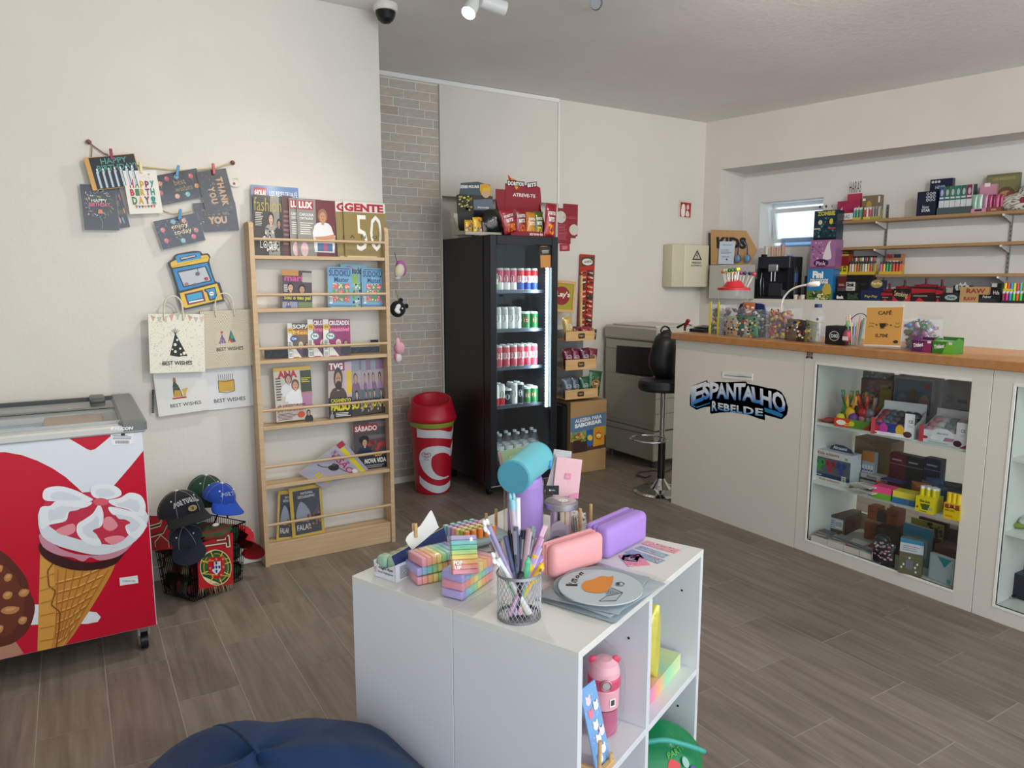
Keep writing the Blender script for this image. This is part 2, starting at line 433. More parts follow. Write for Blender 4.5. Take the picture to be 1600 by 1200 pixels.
def sheet(name,label,cat,pl,bl,br,tl,art,t=.006,side='#e8e4da',lean=0,off=0,group=None,mat='gloss',print_name='cover_print',body=None):
 M,w_,h=qframe(pl,bl,br,tl,lean,off)
 m=MB();(body(m,w_,h)if body else m.box(0,-t,0,w_,0,h,side))
 o=solo(m,'paper',name,label,cat,M=M,group=group)
 if art:
  p=P(flat(w_,h,-t));art(p);p.mb.build(print_name,mat,o)
 return o
def pbox(name,label,cat,M,w_,d,h,col,art=None,group=None,mat='paper',art_left=None,art_top=None,ch=0):
 """closed printed carton, front at local -y, origin at the front bottom left corner"""
 m=MB();m.box(0,0,0,w_,d,h,col,ch=ch)
 o=solo(m,mat,name,label,cat,M=M,group=group)
 if art:p=P(flat(w_,h,0));art(p);p.mb.build('front_print',mat,o)
 if art_left:p=P(flat_left(d,h,0));art_left(p);p.mb.build('side_print',mat,o)
 if art_top:p=P(flat_top(w_,d,h));art_top(p);p.mb.build('top_print',mat,o)
 return o
def at(loc,rz=0):return Matrix.Translation(loc)@Matrix.Rotation(rz,4,'Z')
# ---- THE ROOM
CEIL=2.88
WL,WB=3.825,4.825
m=MB();m.box(-1.7,-1.5,-.05,6.4,5.0,-.0008,'#a39e96');floor=struct(m,'grout','floor')
pitch,plen=.2105,.631
me=MB().box(-pitch/2+.0017,-plen/2+.0017,-.012,pitch/2-.0017,plen/2-.0017,0,'#888888').build('plank','floor_tile',floor)
first=True;mesh=me.data;far=MB();npl=0
for i in range(-4,17):
 xc=-.195+pitch*(i+.5);y0=3.257 if i%2==0 else 2.97
 for k in range(-6,4):
  yc=y0+plen*(k+.5)
  if yc<.35 or yc>4.9 or xc>3.5 or(xc<1.4 and yc>3.95)or(yc<1.0 and xc<.8):continue
  o=me if first else bpy.data.objects.new('plank',mesh)
  if not first:COL.objects.link(o);o.parent=floor
  first=False;npl+=1;o.location=(xc,yc,random.uniform(-.0004,.0004))
for i in range(-8,30):
 xc=-.195+pitch*(i+.5);y0=3.257 if i%2==0 else 2.97
 for k in range(-8,4):
  yc=y0+plen*(k+.5)
  if yc>4.9:continue
  if i in range(-4,17)and k>=-6 and not(yc<.35 or yc>4.9 or xc>3.5 or(xc<1.4 and yc>3.95)or(yc<1.0 and xc<.8)):continue
  far.box(xc-pitch/2+.0017,yc-plen/2+.0017,-.012,xc+pitch/2-.0017,yc+plen/2-.0017,0,'#888888')
o=far.build('planks','floor_tile',floor);o['kind']='stuff'
struct(MB().box(-1.7,-1.9,CEIL,6.4,5.1,CEIL+.08,'#ccc'),'ceiling_paint','ceiling')
struct(MB().box(-1.7,WL,0,1.508,5.05,CEIL,'#ddd'),'wall_paint','wall_left')
struct(MB().box(-1.7,WL-.012,0,1.52,WL,.075,'#e9e7e2',ch=.003),'lam','baseboard_left')
wb=struct(MB().box(1.508,WB+.012,0,2.336,5.05,CEIL,'#aaa').box(3.362,WB,0,5.3,5.05,CEIL,'#ddd').box(2.336,4.93,0,3.362,5.05,CEIL,'#ddd'),'wall_paint','wall_back')
bj=MB().box(1.508,WB-.0032,0,2.336,WB+.012,2.845,'#aaa').build('mortar_bed','brick_joint',wb)
struct(MB().box(2.336,4.80,2.082,3.362,4.93,CEIL-.03,'#ddd').box(3.350,4.80,0,3.362,4.93,2.082,'#ddd').box(2.336,4.80,0,2.348,4.93,2.082,'#ddd'),'panel_paint','trim_1')
struct(MB().box(1.508,4.79,2.845,3.366,WB+.02,CEIL-.002,'#e8e7e3',ch=.004).box(3.352,4.786,2.08,3.366,4.80,2.845,'#e8e7e3'),'lam','trim_2')
struct(MB().box(1.508,WB-.002,0,2.336,WB+.01,.045,'#cfc9c0'),'lam','baseboard_back')
ch_,bw=.0595,.197
bricks={}
z=.047;row=0
while z<2.84:
 h=min(ch_-.0042,2.842-z);off=[0,.33,.52,.12,.66,.45][row%6]*bw
 x=1.508-off
 while x<2.334:
  a,b=max(x+.0022,1.512),min(x+bw-.0022,2.334)
  if b-a>.02:
   k=(round(b-a,4),round(h,4))
   if k not in bricks:bricks[k]=MB().box(-k[0]/2,0,-k[1]/2,k[0]/2,.012,k[1]/2,'#999',ch=.0012).build('brick','brick_face',wb);o=bricks[k]
   else:o=bpy.data.objects.new('brick',bricks[k].data);COL.objects.link(o);o.parent=wb
   o.location=((a+b)/2,WB-.0045-random.uniform(0,.0016),z+h/2)
  x+=bw
 z+=ch_;row+=1
RO=Vector((4.995,4.829,0));RD=Vector((.2102,-.9777,0)).normalized();RN=Vector((-RD.y,RD.x,0))
RZ=math.atan2(RD.y,RD.x)
m=MB();zt,zb,u0,u1=2.457,1.322,.175,5.6
m.box(0,0,0,u0,.55,CEIL,'#ddd').box(u0,0,zt,u1,.55,CEIL,'#ddd').box(u0,0,0,u1,.55,zb,'#ddd').box(u1,0,0,6.8,.55,CEIL,'#ddd').box(-.25,.0,0,0,.55,CEIL,'#ddd')
wr=struct(m,'wall_paint','wall_right');wr.matrix_world=at(RO,RZ)
NP1=Vector((5.44,4.726,0));ND=Vector((5.79-5.44,2.592-4.726,0)).normalized();NN=Vector((-ND.y,ND.x,0));NZ=math.atan2(ND.y,ND.x)
def NPl(k=0):return PN(NP1,NN,k)
def nloc(p):q=p-NP1;return Vector((q.dot(ND),q.dot(NN),q.z))
a=nloc(NPl(0)(1185,390));b=nloc(NPl(0)(1287,307));wx0,wx1,wz0,wz1=a.x,b.x,1.775,(b.z+nloc(NPl(0)(1187,318)).z)/2
m=MB();T_=.30
m.box(-.3,0,1.2,wx0,T_,2.6,'#ddd').box(wx1,0,1.2,5.6,T_,2.6,'#ddd').box(wx0,0,1.2,wx1,T_,wz0,'#ddd').box(wx0,0,wz1,wx1,T_,2.6,'#ddd')
wn=struct(m,'niche_paint','wall_niche');wn.matrix_world=at(NP1,NZ)
win=thing('window_1','x','window',M=at(NP1+ND*wx0+Vector((0,0,wz0)),NZ));del win['label'];del win['category'];win['kind']='structure'
W_,H_=wx1-wx0,wz1-wz0
m=MB()
for x0,z0,x1,zq in((0,0,.03,H_),(W_-.03,0,W_,H_),(.03,0,W_-.03,.03),(.03,H_-.03,W_-.03,H_)):m.box(x0,.22,z0,x1,.26,zq,'#e9edf0',ch=.003)
m.build('window_frame','plastic',win)
m=MB();s_=.035;w2,h2=W_-.07,H_-.10
for x0,z0,x1,zq in((0,0,s_,h2),(w2-s_,0,w2,h2),(s_,0,w2-s_,s_),(s_,h2-s_,w2-s_,h2)):m.box(x0,0,z0,x1,.03,zq,'#dfe4e8',ch=.003)
sa=m.build('sash','plastic',win);sa.location=(.035,.20,.05);sa.rotation_euler=(math.radians(14),0,0)
g=MB().box(s_,.012,s_,w2-s_,.018,h2-s_,'#fff').build('pane','glass',sa)
m=MB();m.cyl((.045,.17,H_*.3),(.03,.2,H_*.75),.005,.005,'#c8ccd0',8);m.build('stay','metal',win)
struct(MB().box(-1.7,-1.5,0,-1.6,WL,CEIL,'#ddd'),'wall_paint','wall_side')
struct(MB().box(-1.7,-2.05,2.62,6.6,-1.95,CEIL,'#ddd').box(-1.7,-2.05,0,6.6,-1.95,.3,'#ddd'),'wall_paint','wall_front')
# ---- CEILING FIXTURES
t=thing('dome_camera','dark dome security camera on a white ring under the ceiling edge','security camera',(1.50,3.70,CEIL))
MB().lathe([(0,0),(.062,0),(.064,-.012),(.060,-.034),(.05,-.036)],'#e4dfd6',28).build('mount_ring','plastic',t)
MB().lathe([(.052,-.034),(.050,-.052),(.040,-.074),(.024,-.088),(0,-.094)],'#16181b',28).build('dome','gloss',t)
MB().ell((0,0,-.052),(.03,.03,.026),'#15171a',14,10).build('lens_ball','gloss',t)
def fixture(loc,tgt,label,lit=True):
 t=thing('track_spotlight',label,'spotlight',loc)
 d=(Vector(tgt)-Vector(loc)).normalized();c=Vector((0,0,-.10))
 MB().box(-.03,-.012,0,.03,.012,CEIL-loc[2],'#e9e9e6').cyl((0,0,0),c,.006,.006,'#dddddb',8).build('bracket','plastic',t)
 MB().cyl(c-d*.07,c+d*.055,.031,.033,'#e6e6e2',22,caps=False).cyl(c-d*.074,c-d*.07,.024,.031,'#d8d8d4',22).build('housing','plastic',t)
 if lit:MB().cyl(c+d*.044,c+d*.046,.028,.028,'#fff',20).build('lamp_face','lamp_face',t)
 else:MB().cyl(c+d*.044,c+d*.046,.028,.028,'#888',20).build('lens','plastic',t)
fixture((1.70,3.13,2.84),(.6,2.6,1.2),'lit white spotlight on the ceiling near the dome camera')
fixture((1.80,3.10,2.85),(2.9,3.0,2.70),'white cylindrical spotlight turned beside the lit one',False)
fixture((2.215,2.90,2.875),(2.1,2.3,2.70),'white spotlight just cut by the top of the photo',False)
m=MB().box(.6,3.36,CEIL-.02,1.72,3.39,CEIL,'#e8e8e5').box(1.72,2.2,CEIL-.02,1.75,3.39,CEIL,'#e8e8e5')
# ---- MAGAZINE RACK
RX0,RX1,RY0,RY1,RH=.772,1.492,3.712,3.822,1.76
rack=thing('magazine_rack','tall pale wood wall rack with rails holding magazines','magazine rack',(RX0,RY0,0))
rw,rd=RX1-RX0,RY1-RY0
for x in(0,rw-.022):
 prof=[(0,0),(rd,0),(rd,RH-.004),(rd-.02,RH),(.022,RH),(.006,RH-.008),(0,RH-.025)]
 m=MB();m.X=Matrix.Translation((x+.022,0,0))@Matrix.Rotation(PI/2,4,'Z')
 m.prism([(a,b)for a,b in prof],0,.022,'#ccc');m.build('side_panel','oak_light',rack)
RPL=PY(3.715)
def rz_(y,x=505):return RPL(x,y).z
shz=[rz_(y)for y in(403.5,483.5)]+[rz_(561),rz_(661),rz_(750)]
shelf_top=[]
for s_ in shz:
 MB().box(.022,.004,s_-.009,rw-.022,rd,s_+.009,'#ccc',ch=.0015).build('shelf','oak_light_h',rack);shelf_top.append(s_+.009)
base_top=rz_(836)
MB().box(.022,.012,0,rw-.022,rd-.002,base_top,'#ccc',ch=.002).build('base_panel','oak_light_h',rack);shelf_top.append(base_top)
for y in(376.5,460,541,634,719,807):
 zz=rz_(y);m=MB();m.cyl((.02,.006,zz),(rw-.02,.006,zz),.0075,.0075,'#ccc',10);m.build('rail','oak_light_h',rack)
# ---- ICE CREAM FREEZER
FZX1,FZX0,FZY0,FZY1,FZB,FZT=.206,-.95,3.05,3.80,.112,.938
fz=thing('ice_cream_freezer','red and white chest freezer with a giant ice cream cone print','freezer',(FZX0,FZY0,0))
fw,fd=FZX1-FZX0,FZY1-FZY0
MB().box(0,0,FZB,fw,.05,.904,'#c5cad0',ch=.004).box(0,fd-.05,FZB,fw,fd,.904,'#e8e8ea').box(0,.05,FZB,.05,fd-.05,.904,'#e8e8ea').box(fw-.05,.05,FZB,fw,fd-.05,.904,'#e6e7ea').box(.05,.05,FZB,fw-.05,fd-.05,.45,'#e8e8ea').build('body','gloss',fz)
m=MB();ro=.012
m.box(-.006,-ro,.902,fw+ro,.055,.932,'#c9c9c5',ch=.006).build('front_rim','plastic',fz);m=MB();m.box(-.006,fd-.05,.885,fw+ro,fd+.004,.945,'#b0b1b0',ch=.006)
m.build('rear_rim','plastic',fz)
MB().box(fw-.075,-ro-.001,.900,fw+ro+.003,fd+.006,.950,'#6f7371',ch=.010).build('end_cap','plastic',fz)
MB().box(.02,.05,.925,fw-.07,.058,.944,'#a7a9a8').box(.02,fd-.065,.93,fw-.07,fd-.05,.952,'#3a3d3d').box(.02,.40,.925,fw-.07,.412,.936,'#8f9290').build('lid_track','plastic',fz)
MB().box(.02,.055,.930,fw-.075,.41,.935,'#fff').build('sliding_lid','glass',fz)
MB().box(.02,.39,.938,fw-.075,fd-.06,.943,'#fff').build('sliding_lid','glass',fz)
MB().rbox(fw-.16,.56,.938,fw-.10,.70,.962,.008,'#4d5150').build('lid_handle','plastic',fz)
for i,(a,b)in enumerate([((.1,.1),'#e9eef0'),((.34,.12),'#dfe6ea'),((.58,.1),'#c9d8e0'),((.80,.12),'#e6e2d8'),((.1,.42),'#c94b52'),((.35,.43),'#e9d9a4'),((.6,.42),'#8aa4c8'),((.82,.43),'#b9855c')]):
 MB().box(a[0],a[1],.60,a[0]+.22,a[1]+.24,.86+.02*(i%3),b,ch=.006).build('product_box','paper',fz)
for cx,cy in((.08,.07),(fw-.045,.07),(.08,fd-.08),(fw-.045,fd-.08)):
 m=MB();m.box(cx-.028,cy-.03,FZB-.006,cx+.028,cy+.03,FZB,'#8c9094').box(cx-.022,cy-.02,FZB-.05,cx-.014,cy+.022,FZB,'#9a9da0').box(cx+.014,cy-.02,FZB-.05,cx+.022,cy+.022,FZB,'#9a9da0')
 m.cyl((cx-.013,cy,.032),(cx+.013,cy,.032),.032,.032,'#15171a',20);c_=m.build('caster','plastic',fz)
FP=PY(FZY0)
def fzfn(u,v,l):
 q=FP(*z6(u,v));return Vector((max(.003,min(fw-.003,q.x-FZX0)),-l,max(FZB+.003,min(.903,q.z))))
p=P(fzfn,.00008)
red,wht='#c60f2e','#dfe3ea'
p._add([(-2.9e3/5,100),(590,100),(635,1020),(-600,1300)],[(0,1,2,3)],wht)
R_=lambda pts,c,s=4:p.poly(pts,c,s)
p.poly([(-600,640),(-300,400),(-60,300),(20,297),(90,310),(150,332),(210,362),(262,397),(310,440),(340,470),(400,480),(455,430),(520,355),(582,290),(600,290),(635,1010),(-600,1300)],red)
p.poly([(272,228),(330,275),(348,286),(362,290),(378,286),(395,273),(440,235),(445,216)],red)
p.poly([(60,905),(155,905),(160,935),(350,932),(385,936),(402,955),(390,974),(350,982),(150,985),(60,990)],'#e6e8ec',0)
p.poly([(-600,1040),(-100,1060),(60,1050),(95,1100),(60,1130),(-600,1350)],'#b98470',0)
p.poly([(-260,700),(-120,660),(0,690),(60,740),(105,800),(118,850),(138,900),(135,950),(110,1010),(60,1055),(0,1075),(-120,1100),(-260,1000)],'#5e2a1c',4)
p.poly([(-200,740),(-60,720),(30,760),(80,830),(98,900),(70,990),(-10,1040),(-200,1000)],'#6b3322',4)
for cx,cy,a in((32,795,17),(30,866,20),(95,856,22),(90,966,18),(40,925,38),(-2,760,14),(0,1000,14)):
 p.poly([(cx-a,cy+6),(cx-a*.3,cy-13),(cx+a,cy-9),(cx+a*.6,cy+13),(cx-a*.4,cy+18)],'#c08350',2)
 p.poly([(cx-a*.6,cy+2),(cx,cy-8),(cx+a*.6,cy-5),(cx,cy+6)],'#d39c66',2)
p.poly([(160,700),(300,760),(460,745),(440,790),(400,860),(350,940),(290,1030),(262,1078),(150,1098),(152,1000),(158,860)],'#c9893c',0)
p.poly([(160,705),(215,735),(218,830),(225,960),(205,1085),(150,1098),(155,900)],'#d79c48',0)
for k in range(9):
 yy=775+k*40;xr=450-(yy-745)*.56
 p.line([(222,yy+48),(222+(xr-222)*.5,yy+22),(xr,yy-22)],6,'#a8652a');p.line([(222,yy+42),(222+(xr-222)*.5,yy+16),(xr,yy-28)],3.4,'#eebb6c')
for k in range(7):
 ff=.06+k*.14;p.line([(218+(470-(y_-745)*.66-218)*ff,y_)for y_ in(765,830,900,970,1040)],4.5,'#b06f2e')
p.line([(168,705),(215,735),(190,770),(195,830),(222,850),(205,905),(240,935),(236,1000),(225,1080)],6,'#8a4f20')
for k in range(6):p.line([(160,800+k*50),(218,780+k*52)],4,'#b87931')
p.poly([(160,660),(230,705),(330,735),(430,725),(500,690),(484,715),(460,742),(400,762),(310,768),(220,745),(165,705)],'#3e1c1c',3)
p.poly([(160,620),(240,680),(330,706),(440,700),(520,655),(560,610),(520,672),(470,712),(400,728),(360,715),(330,732),(290,716),(230,706),(170,672)],'#c98a9c',3)
p.poly([(160,520),(250,500),(400,480),(580,530),(582,590),(560,630),(500,678),(400,706),(300,690),(210,660),(160,615)],'#d9dde4',3)
p.poly([(185,480),(300,460),(420,455),(520,480),(560,540),(520,620),(440,665),(300,640),(215,605),(180,560)],'#c3344c',3)
for pts in([(170,465),(185,440),(240,432),(300,448),(345,470),(370,488),(300,498),(230,492),(180,488)],
[(362,440),(385,424),(440,424),(478,445),(480,470),(430,485),(385,480),(365,465)],
[(430,490),(480,478),(515,458),(560,468),(580,505),(575,545),(555,550),(510,525),(460,512)],
[(160,520),(200,510),(230,488),(290,490),(365,494),(345,515),(280,530),(262,570),(200,585),(165,600)],
[(432,515),(480,520),(540,540),(583,580),(580,600),(545,640),(512,625),(500,590),(525,575),(490,550),(450,545)],
[(395,505),(412,540),(405,590),(368,610),(395,640),(402,668),(350,662),(310,625),(308,585),(335,565),(370,540)]):
 p.poly(pts,'#e9ebf0',4)
 cx=sum(a for a,b in pts)/len(pts);cy=sum(b for a,b in pts)/len(pts)
 p.poly([(cx+(a-cx)*.62,cy+5+(b-cy)*.55)for a,b in pts],'#d6dbe3',4)
p.poly([(372,490),(400,478),(432,488),(425,505),(385,508)],'#d8606e',3)
for pts in([(225,605),(290,580),(300,610),(270,628),(240,622)],[(415,560),(445,555),(470,590),(440,610),(412,595)],[(415,640),(470,628),(500,640),(450,665)]):p.poly(pts,'#e8909a',3)
p.poly([(476,797),(548,787),(552,817),(478,828)],'#e3e3e6');p.bars(484,803,546,815,16,'#77777c')
p.mb.build('front_print','gloss',fz)
p=P(lambda u,v,l:Vector((FP(*z6(u,v)).x-FZX0,-ro-.0015-l,FP(*z6(u,v)).z)))
p.e_(446,200,7,7,'#f2f2f2');p.tq('FRICON',(456,210),(528,205),(530,192),(458,198),'#f4f4f4',.04)
p.mb.build('lettering','gloss',fz)
p=P(lambda u,v,l:Vector((FP(*z6(u,v)).x-FZX0,-.002-l,FP(*z6(u,v)).z)))
p.poly([(441,218),(533,210),(535,262),(443,272)],'#e9e9ec');p.bars(456,266,522,248,22);p.lines(450,245,525,225,3,'#88888c');p.r(482,232,498,222,'#222')
p.mb.build('rating_label','paper',fz)
# ---- RED CUP-SHAPED BIN
bin_=thing('waste_bin','tall red waste bin shaped like a drink cup with white swirls','waste bin',(2.115,4.535,0))
prof=[(.0,.004),(.118,.0),(.124,.01),(.150,.475),(.158,.50)]
MB().lathe(prof,'#b01228',40).build('cup_body','plastic',bin_)
MB().lathe([(.150,.475),(.160,.50),(.161,.515),(.155,.52)],'#8fa43a',40).build('green_band','plastic',bin_)
m=MB()
def rim(lo):return .655+.03*math.cos(lo-math.radians(60))
n=40;rings=[(.170,lambda a:.515),(.176,lambda a:.535),(.168,lambda a:.555),(.150,lambda a:.615),(.140,lambda a:rim(a)),(.134,lambda a:rim(a)+.004),(.126,lambda a:rim(a)-.008),(.118,lambda a:.60),(.06,lambda a:.585),(.0,lambda a:.583)]
vs=[(r*math.cos(2*PI*i/n),r*math.sin(2*PI*i/n),f_(2*PI*i/n))for r,f_ in rings for i in range(n)]
m.add(vs,[(k*n+i,k*n+(i+1)%n,(k+1)*n+(i+1)%n,(k+1)*n+i)for k in range(len(rings)-1)for i in range(n)],'#b5142a',True)
m.lathe([(.158,.505),(.170,.515)],'#a81026',40)
m.build('lid','plastic',bin_)
BC=Vector((2.115,4.535,0))
vd=Vector((EYE.x-BC.x,EYE.y-BC.y,0)).normalized();va=math.atan2(vd.y,vd.x)
def binfn(u,v,l):
 zz=(1-(v-390)/(1085-390))*.475
 r=.124+(.150-.124)*zz/.475+.0008+l
 cx=562+(v-390)*.018;hw=236-(v-390)*.05
 a=va+math.asin(max(-.985,min(.985,(u-cx)/hw)))
 return Vector((r*math.cos(a),r*math.sin(a),zz+(abs((u-cx)/hw)**2-.3)*.012))
def strip_print(fn,polys,du,name,mat,parent,e=.0001):
 p=P(fn,e)
 for pts,col in polys:
  tri=tessellate_polygon([[Vector((a,b,0))for a,b in pts]]);vs=[];fs=[]
  for tr in tri:
   T3=[tuple(pts[i])for i in tr];lo=min(q[0]for q in T3);hi=max(q[0]for q in T3);k=math.floor(lo/du)
   while k*du<hi:
    poly=T3
    for sgn,lim in((1,k*du),(-1,(k+1)*du)):
     out=[]
     for i in range(len(poly)):
      A,B=poly[i],poly[(i+1)%len(poly)];ia=sgn*(A[0]-lim)>=0;ib=sgn*(B[0]-lim)>=0
      if ia:out.append(A)
      if ia!=ib:t_=(lim-A[0])/(B[0]-A[0]);out.append((lim,A[1]+t_*(B[1]-A[1])))
     poly=out
     if len(poly)<3:break
    if len(poly)>=3:n=len(vs);vs+=poly;fs.append(tuple(range(n,n+len(poly))))
    k+=1
  p._add(vs,fs,col)
 return p.mb.build(name,mat,parent)
wv='#cfd2d8'
sw=[(smooth2([(398,398),(480,400),(620,402),(690,420),(740,445),(775,455)],4,False)+smooth2([(797,380),(792,470),(778,535)],3,False)+smooth2([(778,538),(720,510),(660,492),(580,480),(480,483),(402,490)],4,False),wv),
(smooth2([(788,560),(770,600),(762,625),(735,608),(690,582),(620,566),(540,570),(470,600),(432,650),(425,720),(445,790),(490,850),(560,900),(640,925),(745,926),(742,912),(690,905),(620,870),(575,820),(554,760),(560,690),(595,655),(650,642),(705,655),(745,685),(765,715),(783,660)],3),wv),
(smooth2([(424,890),(470,925),(560,965),(650,990),(720,992),(768,975)],4,False)+smooth2([(768,1035),(720,1062),(640,1066),(560,1045),(480,1010),(426,968)],4,False),wv)]
strip_print(binfn,sw,20,'swirl_print','plastic',bin_)
p=P(binfn,.0001);p.l=4
for q in(1,.5):
 hp=[(500+48*q*a,662+26*q*b)for a,b in[(0,1),(-.7,.5),(-1,-.2),(-.8,-.9),(-.35,-.9),(0,-.3),(.35,-.9),(.8,-.9),(1,-.2),(.7,.5)]]
 p.line(smooth2(hp,3)+smooth2(hp,3)[:1],6,'#8a1a30')
p.t('OLA',474,716,528,696,'#7a2030',.01)
p.mb.build('heart_emblem','plastic',bin_)
# ---- DRINKS FRIDGE
DX0,DX1,DY0,DYB,DY1,DH=2.352,2.893,4.118,4.215,4.835,1.772
fr=thing('drinks_fridge','tall black glass-door drinks fridge with a lit edge strip','fridge',(DX0,DY0,0))
dw,db,dd=DX1-DX0,DYB-DY0,DY1-DY0
bk='#0d0f16'
m=MB();m.box(0,db,.09,.03,dd,DH,bk,ch=.003).box(dw-.03,db,.09,dw,dd,DH,bk,ch=.003).box(.03,db,DH-.06,dw-.03,dd,DH,bk).box(.03,db,.09,dw-.03,dd,.21,bk).box(.03,dd-.03,.21,dw-.03,dd,DH-.06,bk)
m.build('cabinet','plastic',fr)
m=MB();m.box(.031,db+.01,.211,.036,dd-.031,DH-.061,'#2a2d36').box(dw-.036,db+.01,.211,dw-.031,dd-.031,DH-.061,'#2a2d36').box(.036,dd-.036,.211,dw-.036,dd-.031,DH-.061,'#20232b').box(.2,dd-.05,.6,dw-.1,dd-.036,1.3,'#4d5664')
m.build('liner','plastic',fr)
m=MB();fwd=.052
m.box(0,0,.09,fwd,db-.012,DH,'#10121a',ch=.004).box(dw-fwd,0,.09,dw,db-.012,DH,'#10121a',ch=.004).box(fwd,0,DH-.06,dw-fwd,db-.012,DH,'#10121a',ch=.004).box(fwd,0,.09,dw-fwd,db-.012,.225,'#10121a',ch=.004)
door=m.build('door','plastic',fr)
MB().box(fwd,.02,.225,dw-fwd,.026,DH-.06,'#fff').build('door_glass','glass',door)
m=MB();gx=dw-fwd-.018
ltop=PY(DY0+.03)(854,412).z;lbot=PY(DY0+.03)(852,636).z
m.box(gx-.004,.034,lbot,gx+.012,.040,ltop,'#fff');m.build('light_strip','led',door)
m=MB()
for k in range(46):
 zz=lbot+(ltop-lbot)*(k+.5)/46;m.box(gx-.014,.036,zz-.003,gx-.009,.042,zz+.003,'#dfe9f2')
m.build('lamp_dots','plastic',door)
MB().box(fwd+.01,-.004,.175,fwd+.06,0,.19,'#b9bcc0',ch=.001).build('badge','metal',door)
MB().cyl((.0,-.006,.088),(dw,-.006,.088),.006,.006,'#9a9da2',8).build('lower_bar','metal',fr)
for cx in(.05,dw-.05):
 for cy in(.12,dd-.06):MB().cyl((cx-.012,cy,.03),(cx+.012,cy,.03),.03,.03,'#111',16).box(cx-.02,cy-.02,.045,cx+.02,cy+.02,.09,'#222').build('caster','plastic',fr)
FRP=PY(DY0+.115)
fsh=[]
for y in(455.5,516.5,575.5,635.5):
 zz=FRP(792,y).z;fsh.append(zz+.006)
 m=MB();m.box(.037,db+.012,zz-.012,dw-.037,db+.02,zz+.010,'#5d6472')
 for k in range(22):xx=.045+(dw-.09)*k/21;m.box(xx-.0015,db+.02,zz-.002,xx+.0015,dd-.06,zz+.003,'#8f97a3')
 m.build('wire_shelf','metal',fr)
l=bpy.data.lights.new('fridge_light','AREA');l.shape='RECTANGLE';l.size=.01;l.size_y=.95;l.energy=2.4;l.color=(.82,.93,1)
o=bpy.data.objects.new('fridge_light',l);COL.objects.link(o);o.location=(DX0+gx-.012,DY0+.05,(ltop+lbot)/2)
o.rotation_euler=(Vector((-.8,.75,0))).to_track_quat('-Z','Y').to_euler()
sheet('sticker','dark sticker with an orange block on the fridge glass','sticker',PY(DY0+.018),(844,419),(862,418),(845,379),lambda p:(p.r(0,0,1,1,'#3a2a22'),p.r(.05,.02,.95,.5,'#c88a4a'),p.e_(.5,.65,.4,.14,'#1d3040'),p.lines(.2,.58,.8,.72,3,'#d8c9a0'),p.lines(.15,.84,.85,.94,2,'#c9a060')),t=.0008)
def can(mb,kind,tall=False):
 r,h=(.0262,.152)if tall else(.031,.118)
 A={'green':['#1d6b3a','#1d6b3a','#1d6b3a'],'cherry':['#e8e4e6','#b4244a','#c33a5c'],'blue':['#2a4da0','#e8e8ea','#c8202c'],'pink':['#c8566a','#e6c9cc','#d0606e'],'white':['#d8dadc','#e4e4e2','#b8bcbc'],'lime':['#3f9a34','#d8e8c8','#2f7a2c'],'black':['#1d2430','#2c3444','#1d2430'],'redw':['#c2253a','#e9e5e2','#e2e4e0'],'peach':['#e9a04a','#d8c0b0','#c06a5a']}[kind]
 mb.lathe([(0,.002),(r*.78,0),(r,.008),(r,h*.36),(r,h*.66),(r,h-.014),(r*.84,h-.003),(r*.84,h),(r*.78,h-.004),(0,h-.005)],['#b9bcc0','#c9ccd0']+A+['#c9ccd0','#dfe2e4','#c9ccd0','#b9bcc0'],14)
 return r,h
CANL={}
def place_can(kind,tall,x,y,z,label,group):
 k=(kind,tall)
 if k not in CANL:
  mb=MB();r,h=can(mb,kind,tall);o=solo(mb,'gloss','soda_can',label,'can',(x,y,z),random.random()*3,group)
  p=P(lambda u,v,l,r=r,h=h:Vector(((r+.0004+l)*math.sin((u-.5)*2.4),-(r+.0004+l)*math.cos((u-.5)*2.4),v*h)))
  c={'green':'#d8343a','cherry':'#f0dfe4','blue':'#c8202c','pink':'#b02840','white':'#8a9a9a','lime':'#e04040','black':'#c8ccd4','redw':'#2f7a3c','peach':'#7a3a8a'}[kind]
  p.e_(.5,.52,.22,.17,c);p.lines(.35,.42,.68,.62,2,'#f3f3f3',.5)
  p.mb.build('label_print','gloss',o);o.rotation_euler.z=-.5;CANL[k]=o;return o
 s=CANL[k];c=s.copy();COL.objects.link(c);c.location=(x,y,z);c.rotation_euler.z=-.5+random.uniform(-.3,.3);c['label']=label;c['group']=group
 for ch in s.children:d_=ch.copy();COL.objects.link(d_);d_.parent=c
 return c
rows=[(0,[('lime',0,'green soda can, leftmost on the top fridge shelf')]+[('cherry',1,'tall cherry-red and white can in the top fridge row')]*3+[('blue',1,'tall red, white and blue can in the top fridge row')]*3,[309,341,374,408,446,480,514]),
(1,[('peach',1,'tall orange and purple can, leftmost on the second fridge shelf')]+[('white',1,'tall silver-white can in the second fridge row')]*4+[('green',0,'short green can at the right end of the second fridge shelf')]*2,[294,330,364,398,431,473,513]),
(2,[('pink',1,'tall pink-red can in the third fridge row')]*7,[297,335,373,411,447,482,515]),
(3,[('redw',1,'tall white can with red foot in the lowest can row')]*3+[('black',0,'dark can between red and pale ones in the lowest can row'),('white',1,'tall pale green-white can in the lowest can row'),('black',1,'tall navy can in the lowest can row')]+[('green',0,'short green can at the right end of the lowest can row')]*2,[291,318,348,380,412,446,479,515])]
